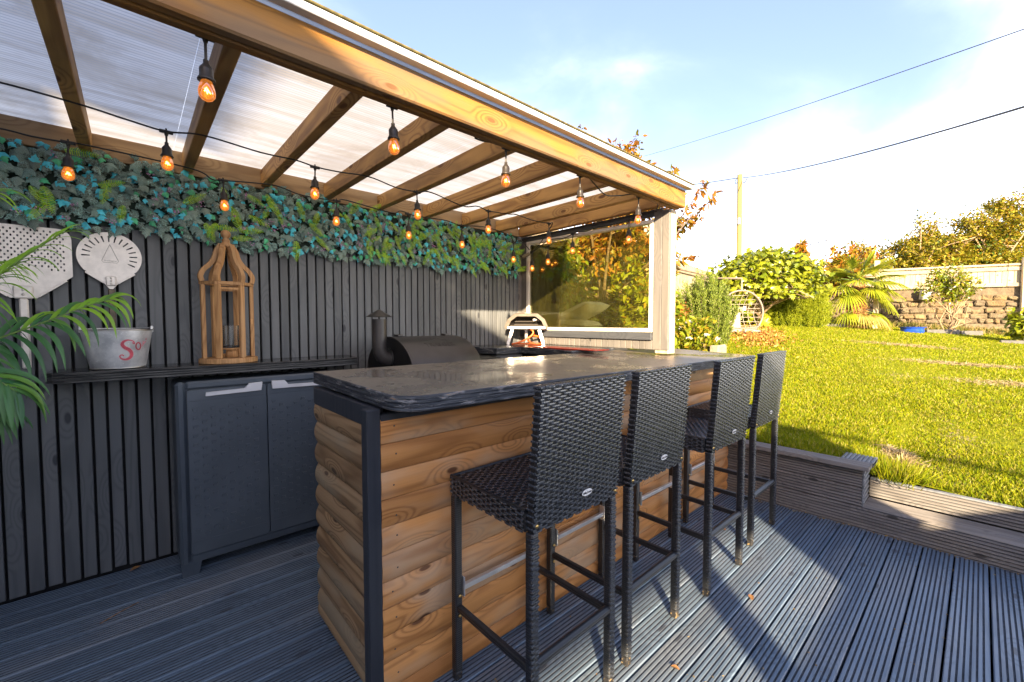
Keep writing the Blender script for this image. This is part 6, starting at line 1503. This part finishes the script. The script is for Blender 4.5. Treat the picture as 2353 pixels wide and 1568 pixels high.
plant('laurel_shrub', 'leafy yellow-green shrub behind the right half of the window', 'shrub', (4.05, 2.35, 0.35), (4.05, 2.35, 0.8), ((4.15, 2.48, 1.30), (0.40, 0.46, 0.66)), m_shrub, 7000, (0.06, 0.11), 12, 7, 4, 0.025, 81, 0.04)
# ivy-like growth on the fence seen through the window
fg = thing('wall_shrub', 'dense dark green growth on the fence behind the left half of the window', 'shrub', (3.9, 3.05, 0.3))
n = 9000; sx_ = nrg.uniform(3.15, 5.6, n); P = np.stack([sx_, 3.05+(sx_-2.86)*0.19-0.14-np.abs(nrg.normal(0, 0.10, n)), nrg.uniform(0.5, 1.0, n)+1.35*nrg.random(n)**1.4*(0.75+0.25*np.sin(sx_*6))], 1)
V, Fc = scatter(LEAFT[0], LEAFT[1], P, rots(rand_dirs(n, (0, 0, -0.3)), nrg.normal(0, .5, (n, 3))+np.array([-0.3, -0.9, 0.4])), nrg.uniform(0.05, 0.10, n)); link('foliage', fastmesh('foliage', V, Fc, m_shrub), fg, kind='stuff')
MB().tube([(3.9, 3.1, 0.1), (4.0, 3.12, 1.2)], 0.03, 6).build('stem', m_bark, fg)
# fan palm
fp_ = thing('fan_palm', 'fan palm with shaggy brown trunk and drooping fans at the corner of the lawn', 'palm', (14.65, 2.3, 1.05))
mb = MB(); mb.lathe([(0.13, 0), (0.17, 0.25), (0.15, 0.6), (0.17, 0.95), (0.14, 1.2), (0.06, 1.35)], 14, (14.65, 2.3, 1.02)); mb.build('trunk', m_trunkf, fp_)
n = 1500; a = nrg.uniform(0, 2*PI, n); z = nrg.random(n)*1.25; V, Fc = scatter(*LEAF1, np.stack([14.65+0.15*np.cos(a), 2.3+0.15*np.sin(a), 1.05+z], 1), rots(np.stack([np.cos(a)*0.5, np.sin(a)*0.5, nrg.normal(-0.5, .6, n)], 1), rand_dirs(n)), np.stack([nrg.uniform(.08, .2, n), np.full(n, .03), np.full(n, .03)], 1))
link('trunk_fibre', fastmesh('trunk_fibre', V, Fc, leafmat('fibre', [(0.30, 0.13, 0.04), (0.42, 0.22, 0.07), (0.2, 0.1, 0.04)], 0.9, 0)), fp_, kind='stuff')
def fan(c0, d, L, droop, mat, up0=(0, 0, 1)):
    d = Vector(d).normalized(); c0 = Vector(c0); up_ = Vector(up0); s = d.cross(up_).normalized(); nn = s.cross(d).normalized(); hub = c0+d*L*0.62+Vector((0, 0, -0.05*L))
    st = MB().tube([c0, c0.lerp(hub, 0.5)+Vector((0, 0, 0.04)), hub], [0.012, 0.009, 0.008], 5).build('leaf_stalk', m_stalk, fp_)
    mb = MB(); nseg = 26
    for i in range(nseg):
        a = (i/(nseg-1)-0.5)*math.radians(215); dr = (d*math.cos(a)+s*math.sin(a)).normalized(); LL = L*(0.62+0.22*math.cos(a*0.8))*rnd.uniform(0.93, 1.05); w = 0.040*L/0.6
        tv = Vector((0, 0, 1)).cross(dr); tv = tv.normalized() if tv.length > 0.01 else s; vs = []
        for j, t in enumerate((0, 0.35, 0.7, 1.0)):
            p = hub+dr*LL*t*(1-0.12*droop*t)+Vector((0, 0, -droop*LL*t*t*0.62)); ww = w*(0.35, 1.0, 0.75, 0.06)[j]; vs += [p-tv*ww/2+nn*0.006, p-nn*0.006, p+tv*ww/2+nn*0.006]
        mb.add(vs, [(j*3+k, (j+1)*3+k, (j+1)*3+k+1, j*3+k+1) for j in range(3) for k in range(2)])
    return mb.build('leaf', mat, fp_)
C0 = (14.65, 2.3, 2.33)
vr = Vector((0.74, -0.67, 0)); vf = Vector((-0.67, -0.74, 0))      # sideways in the view, and towards the viewer
for sx, sz, sf, L, dr, m_ in ((0.9, 0.95, 0.1, 0.78, 0.35, m_fan), (0.35, 1.2, 0.2, 0.72, 0.3, m_fan), (-0.5, 0.9, 0.2, 0.70, 0.4, m_fan), (1.2, 0.45, 0.1, 0.78, 0.6, m_fan), (-0.95, 0.5, 0.3, 0.72, 0.6, m_fan),
        (0.1, 0.7, 1.0, 0.66, 0.5, m_fan), (0.7, 0.1, 0.8, 0.72, 0.9, m_fan), (-0.6, 0.15, 0.9, 0.70, 0.9, m_fan), (1.1, -0.15, 0.2, 0.74, 1.0, m_fan), (-1.15, -0.1, 0.2, 0.78, 1.0, m_fan),
        (0.2, -0.3, 1.0, 0.60, 1.1, m_fan), (-0.9, -0.55, 0.5, 0.74, 1.2, m_fan), (0.9, -0.6, 0.5, 0.70, 1.2, m_fan), (0, 0.9, -1, 0.7, 0.5, m_fan), (0.8, 0.5, -0.9, 0.7, 0.6, m_fan), (-0.8, 0.5, -0.8, 0.7, 0.6, m_fan)):
    fan(C0, vr*sx+vf*sf+Vector((0, 0, sz)), L*1.06, dr*0.8, m_)
C1 = (14.65, 2.3, 1.55)
for sx, sz, sf, L in ((-0.9, 0.0, 0.5, 0.66), (-0.35, -0.1, 1.0, 0.62), (0.35, -0.15, 1.0, 0.62), (0.95, 0.0, 0.4, 0.60)): fan(C1, vr*sx+vf*sf+Vector((0, 0, sz)), L, 1.2, m_fanold if sx in (-0.35, 0.35) else m_fan)
# rose on its frame by the wall
rose, anc = plant('rose_bush', 'straggly climbing rose with pale blooms in front of the stone wall', 'shrub', (15.95, 0.55, 0.92), (15.9, 0.55, 1.5), ((15.85, 0.60, 2.15), (0.45, 0.66, 0.72)), m_shrub, 1900, (0.07, 0.12), 11, 6, 4, 0.025, 91, 0.05, twigm=m_barkl)
A_2 = np.array([b for a, b in anc]); k = nrg.integers(0, len(A_2), 230); V, Fc = scatter(*LEAFT, A_2[k]+nrg.normal(0, .02, (230, 3)), rots(rand_dirs(230), rand_dirs(230)), nrg.uniform(.04, .08, 230)); link('blooms', fastmesh('blooms', V, Fc, m_petal), rose, kind='stuff')
mb = MB()
for i in range(9): a = rnd.uniform(0, 2*PI); mb.tube([(15.95+rnd.gauss(0, .15), 0.5+rnd.gauss(0, .2), 0.9), (15.95+rnd.gauss(0, .2), 0.5+rnd.gauss(0, .25), 1.3), (15.9+rnd.gauss(0, .2), 0.55+rnd.gauss(0, .3), 1.75)], [0.016, 0.012, 0.008], 5)
mb.build('canes', m_barkl, rose, kind='stuff')
plant('leafy_bush', 'low bush of broad yellow-green leaves cut by the right edge', 'shrub', (14.8, -0.62, 0.72), (14.8, -0.62, 0.9), ((14.85, -0.68, 1.05), (0.35, 0.42, 0.42)), m_fats, 1500, (0.10, 0.17), 11, 6, 4, 0.02, 95, 0.04, wr=0.5)
# rough growth along the foot of the wall and beds
n = 5200; sy_ = nrg.uniform(-2.2, 4.6, n); X0 = WL(sy_)-0.25-np.abs(nrg.normal(0, 0.45, n)); P = np.stack([X0, sy_, gzv(X0, sy_)], 1)
V, Fc = scatter(TB[0], TB[1], P, rots(np.stack([nrg.normal(0, .6, n), nrg.normal(0, .6, n), np.ones(n)], 1), rand_dirs(n)), np.stack([nrg.uniform(.08, .22, n), np.full(n, .02), np.full(n, .15)], 1))
link('weeds', fastmesh('weeds', V, Fc, leafmat('weeds', [(0.14, 0.17, 0.015), (0.22, 0.14, 0.04), (0.08, 0.12, 0.012), (0.32, 0.22, 0.10)], 0.7, 0.25)), label='weeds and dry stalks along the foot of the stone wall', kind='stuff')
n = 1300; lx = nrg.normal(9.7, 0.8, n); ly = 3.15+nrg.normal(0, 0.28, n)+0.30*(lx-9.7); P = np.stack([lx, ly, gzv(lx, ly)+nrg.uniform(0.01, 0.06, n)], 1)
V, Fc = scatter(*LEAFT, P, rots(rand_dirs(n), np.tile([0, 0, 1.0], (n, 1))+nrg.normal(0, .5, (n, 3))), nrg.uniform(.04, .09, n))
link('fallen_leaves', fastmesh('fallen_leaves', V, Fc, leafmat('fallen', [(0.40, 0.15, 0.03), (0.30, 0.12, 0.03), (0.48, 0.25, 0.06), (0.2, 0.16, 0.03)], 0.7, 0.1)), label='drift of rusty fallen leaves under the hanging chair', kind='stuff')
# sleepers edging the beds
def sleeper(a, b, h, z0, mat, label):
    t = thing('sleeper', label, 'sleeper', (a[0], a[1], z0), 'timber sleepers edging the beds'); MB().bar((a[0], a[1], z0+h/2), (b[0], b[1], z0+h/2), 0.10, h).build('timber', mat, t)
m_slg = wood('sleeper_grey', (0.13, 0.125, 0.12), (0.06, 0.058, 0.055), 'X', 6, 0.6, 0.8, False, vary=0.1)
m_slb = wood('sleeper_brown', (0.42, 0.34, 0.24), (0.25, 0.19, 0.13), 'X', 6, 0.6, 0.8, False, vary=0.1)
sleeper((12.35, 4.1), (13.65, 3.15), 0.20, 1.06, m_slb, 'sun-bleached brown sleeper below the small conifers')
sleeper((13.70, 3.12), (14.9, 2.1), 0.20, 1.02, m_slg, 'dark grey sleeper in front of the fan palm')
sleeper((15.45, 0.98), (15.95, 0.40), 0.19, 0.88, m_slg, 'dark grey sleeper right of the blue pot')
sleeper((15.98, 0.37), (16.4, 0.0), 0.19, 0.85, m_slg, 'short dark sleeper below the rose bush, continuing to the right')
sleeper((14.35, -0.28), (14.5, -0.75), 0.16, 0.70, m_slg, 'low dark sleeper below the bush at the right edge')

# ------------------------------------------------------------------ things in the garden
m_bluepot = plain('cobalt_glaze', (0.012, 0.06, 0.42), 0.15, var=0.3, vscale=6)
pt = thing('glazed_pot', 'wide cobalt blue glazed pot at the foot of the stone wall', 'pot', (15.1, 1.21, 0.92))
MB().lathe([(0, 0), (0.14, 0), (0.22, 0.06), (0.245, 0.12), (0.225, 0.175), (0.235, 0.20), (0.275, 0.215), (0.275, 0.225), (0.225, 0.215), (0.20, 0.16)], 28, (15.1, 1.21, 0.915)).build('body', m_bluepot, pt)
MB().lathe([(0, 0.16), (0.215, 0.16)], 20, (15.1, 1.21, 0.915)).build('compost', m_dry, pt)
MB().tube([(15.1, 1.1, 1.07), (15.0, 0.95, 1.25), (14.95, 0.9, 1.05)], 0.006, 5).build('dry_stem', m_barkl, pt)
hb_ = thing('hanging_pot', 'small white pot hanging from the rail of the wall top fence', 'pot', (17.2, 1.25, 2.0))
pw = wpt(4.62, 0.20, 0)
MB().lathe([(0, 0), (0.10, 0), (0.135, 0.27), (0.145, 0.28), (0.13, 0.28), (0.1, 0.02)], 18, (pw.x, pw.y, 1.93), M=Matrix.Translation((pw.x, pw.y, 1.93)) @ Matrix.Rotation(0.2, 4, 'X') @ Matrix.Translation((-pw.x, -pw.y, -1.93))).build('body', m_white, hb_)
MB().tube([(pw.x, pw.y, 2.2), (pw.x+0.02, pw.y-0.02, 2.45)], 0.012, 6).build('hanger', m_barkl, hb_)
WM[hb_.name] = Matrix.Translation(hb_.location)
sb_ = thing('stone_block', 'pale cut stone block on the lawn just past the bar end', 'stone', (5.15, 2.1, 0.5))
MB().cbox(5.05, 5.26, 2.02, 2.16, 0.5, 0.985, 0.02, 0.01).build('block', plain('pale_stone', (0.25, 0.21, 0.15), 0.9, var=0.2, vscale=10, bump=0.5, bscale=30, bdist=0.01), sb_)
# hanging egg chair
ec = thing('hanging_chair', 'round rattan hanging chair with open mesh back under the large-leaved shrub', 'chair', (10.0, 3.56, 0.95))
m_rat = plain('rattan', (0.20, 0.155, 0.12), 0.5, var=0.2, vscale=30); m_wire = plain('pale_cord', (0.42, 0.36, 0.28), 0.6)
ccx = Vector((10.0, 3.56, 1.47)); fwd_ = Vector((-0.668, -0.744, 0)); sd = Vector((0.744, -0.668, 0))
def ring(a, r=0.48, rz=0.49, off=0.0): return ccx+sd*(r*math.cos(a))+Vector((0, 0, rz*math.sin(a)))+fwd_*off
MB().tube([ring(a) for a in np.linspace(0, 2*PI, 41)], 0.021, 8, caps=False).build('hoop', m_rat, ec)
bk2 = MB()
for i in range(-4, 5):
    u = i/5; h = math.sqrt(1-u*u); bk2.tube([ccx+sd*(0.48*u)+Vector((0, 0, 0.49*h*t))-fwd_*(0.32*(1-t*t*0.9)*h) for t in np.linspace(-1, 1, 9)], 0.0055, 4)
    bk2.tube([ccx+Vector((0, 0, 0.49*u))+sd*(0.48*h*t)-fwd_*(0.32*(1-t*t*0.9)*h) for t in np.linspace(-1, 1, 9)], 0.0055, 4)
bk2.build('mesh_back', m_wire, ec)
bs = MB(); nb = 12
for j in range(7):
    z = -0.50+j*0.035; r = 0.48*math.sqrt(max(0.02, 1-(z/0.49)**2)); bs.tube([ccx+sd*(r*math.cos(a))+fwd_*(0.20*math.sin(a)*(1-j*0.05))+Vector((0, 0, z-0.05*math.sin(a)**2)) for a in np.linspace(-0.1, PI+0.1, 17)], 0.017, 6)
bs.build('basket', m_rat, ec)
MB().tube([ccx-sd*0.42-fwd_*0.25+Vector((0, 0, -0.52)), ccx-sd*0.75-fwd_*0.9+Vector((0, 0, 0.3)), ccx-sd*0.55-fwd_*0.8+Vector((0, 0, 0.85)), ccx+Vector((0, 0, 0.75)), ccx+Vector((0, 0, 0.49))], 0.024, 8).build('stand', m_rat, ec)
MB().tube([ccx-sd*0.45-fwd_*0.2+Vector((0, 0, -0.49)), ccx+sd*0.4+fwd_*0.1+Vector((0, 0, -0.49))], 0.024, 8).build('stand_foot', m_rat, ec)
def cushion(name, label, c, w, h, t, Rm_, mat, cat='cushion', group=None):
    n = 12; vs = []; fs = []
    for sgn in (1, -1):
        for i in range(n+1):
            for j in range(n+1):
                u, v_ = i/n*2-1, j/n*2-1; e = (1-u**4)*(1-v_**4); k_ = 1-0.05*(1-abs(u))*abs(v_)**3-0.0
                vs.append(Vector((u*w/2*(1-0.05*(1-v_*v_)), v_*h/2*(1-0.05*(1-u*u)), sgn*t/2*e**0.5*(1+0.08*mnoise.noise(Vector((u*2, v_*2, c[0])))))))
    m = (n+1)**2
    fs = [(i*(n+1)+j, (i+1)*(n+1)+j, (i+1)*(n+1)+j+1, i*(n+1)+j+1) for i in range(n) for j in range(n)]; fs += [tuple(m+q for q in f[::-1]) for f in fs]
    Mx = Matrix.Translation(c) @ Rm_
    o = MB().add([Mx @ p for p in vs], fs, True).build(name, mat); return tag(o, label, cat, group)
m_cush = plain('grey_cushion', (0.26, 0.225, 0.20), 0.8, var=0.08, vscale=8, bump=0.2); m_cush2 = plain('faded_cushion', (0.34, 0.33, 0.27), 0.85, var=0.15, vscale=6, bump=0.3, bscale=14, bdist=0.01)
Rc = Matrix(((sd.x, 0, fwd_.x, 0), (sd.y, 0, fwd_.y, 0), (0, 1, 0.0, 0), (0, 0, 0, 1)))
cushion('cushion', 'square beige-grey cushion standing in the hanging chair', ccx-sd*0.22+Vector((0, 0, -0.20))-fwd_*0.02, 0.46, 0.42, 0.14, Rc @ Matrix.Rotation(-0.12, 4, 'X'), m_cush)
cushion('seat_pad', 'flat dark seat pad in the bottom of the hanging chair', ccx+Vector((0, 0, -0.41))+fwd_*0.05, 0.75, 0.36, 0.09, Matrix(((sd.x, fwd_.x, 0, 0), (sd.y, fwd_.y, 0, 0), (0, 0, 1, 0), (0, 0, 0, 1))), m_cush)
# stacked cushions on a chest just outside the window
cx2 = thing('cushion_chest', 'low timber chest outside the window under the stacked cushions', 'chest', (3.1, 2.5, 0))
MB().cbox(2.84, 3.30, 2.12, 2.92, -0.1, 1.165, 0.01).build('body', m_fence, cx2); MB().cbox(2.82, 3.32, 2.10, 2.93, 1.166, 1.19, 0.006).build('lid', m_fence, cx2)
cushion('cushion', 'faded cushion leaning at the left of the stack behind the window', (3.02, 2.70, 1.255), 0.34, 0.34, 0.10, Matrix.Rotation(0.45, 4, 'X'), m_cush2, group='cushions stacked behind the window')
cushion('cushion', 'faded cushion lying flat at the front of the stack behind the window', (3.0, 2.45, 1.235), 0.30, 0.36, 0.09, Matrix.Rotation(0.05, 4, 'X'), m_cush2, group='cushions stacked behind the window')
cushion('cushion', 'faded cushion bent over the top of the stack behind the window', (3.06, 2.45, 1.345), 0.36, 0.40, 0.11, Matrix.Rotation(-0.35, 4, 'X'), m_cush2, group='cushions stacked behind the window')

# ------------------------------------------------------------------ telegraph pole and wires
m_pole = wood('pole_timber', (0.27, 0.215, 0.075), (0.17, 0.13, 0.05), 'Z', 6, 0.6, 0.85, False, vary=0.1)
tp_ = thing('telegraph_pole', 'wooden telegraph pole with small fittings rising behind the garden', 'telegraph pole', (25.6, 9.25, 0.5))
MB().tube([(25.6, 9.25, 0.0), (25.55, 9.28, 5.0), (25.5, 9.32, 9.5)], [0.16, 0.145, 0.125], 12).build('shaft', m_pole, tp_)
MB().cbox(25.3, 25.42, 9.2, 9.3, 6.75, 7.1, 0.01).build('fitting', m_handle, tp_)
MB().bar((25.5, 9.3, 7.35), (25.95, 8.85, 7.37), 0.04, 0.04).build('bracket', m_steel, tp_)
MB().tube([(25.45, 9.36, 9.4), (25.3, 9.5, 9.2), (25.42, 9.5, 9.05), (25.5, 9.3, 9.2), (25.62, 9.1, 9.05), (25.7, 9.0, 9.3)], 0.025, 6).build('cable_tail', m_rubber, tp_)
MB().lathe([(0, 0.04), (0.12, 0.03), (0.13, 0)], 12, (25.5, 9.32, 9.5)).build('cap', m_pole, tp_)
def wire(name, label, a, b, sag, r, ext=0.0):
    a = Vector(a); b = Vector(b); pts = []
    for i in range(33):
        t = i/32*(1+ext); p = a+(b-a)*t; p.z -= sag*4*(i/32)*(1-i/32); pts.append(p)
    tag(MB().tube(pts, r, 6).build(name, m_rubber), label, 'cable')
wire('overhead_cable', 'thick overhead cable running from the telegraph pole to the upper right', (25.6, 9.2, 9.35), (12.41, -0.39, 5.52), 0.35, 0.022, 0.35)
wire('overhead_cable', 'overhead cable running left from the telegraph pole behind the roof', (25.4, 9.4, 9.35), (23.5, 16.5, 9.9), 0.15, 0.022)
wire('overhead_cable', 'thin single wire crossing the sky above the telegraph pole', (22.43, 13.47, 10.95), (12.36, -0.34, 6.79), 0.18, 0.009, 0.35)
py = thing('pylon', 'distant lattice pylon arm just above the shrubs', 'pylon', (72, 16, 0))
mb = MB(); q0 = Vector((71.3, 16.6, 12.3)); q1 = Vector((73.1, 15.0, 12.9)); q2 = Vector((73.1, 15.0, 10.6)); q3 = Vector((73.3, 14.85, 0.0))
for a, b in ((q0, q1), (q0, q2), (q1, q3), (q1.lerp(q0, 0.5), q2), (q0.lerp(q2, 0.5), q1), (q1+Vector((0.8, -0.7, 0)), q3+Vector((1.2, -1, 0)))): mb.tube([a, b], 0.045, 5)
mb.build('lattice', m_grill, py)
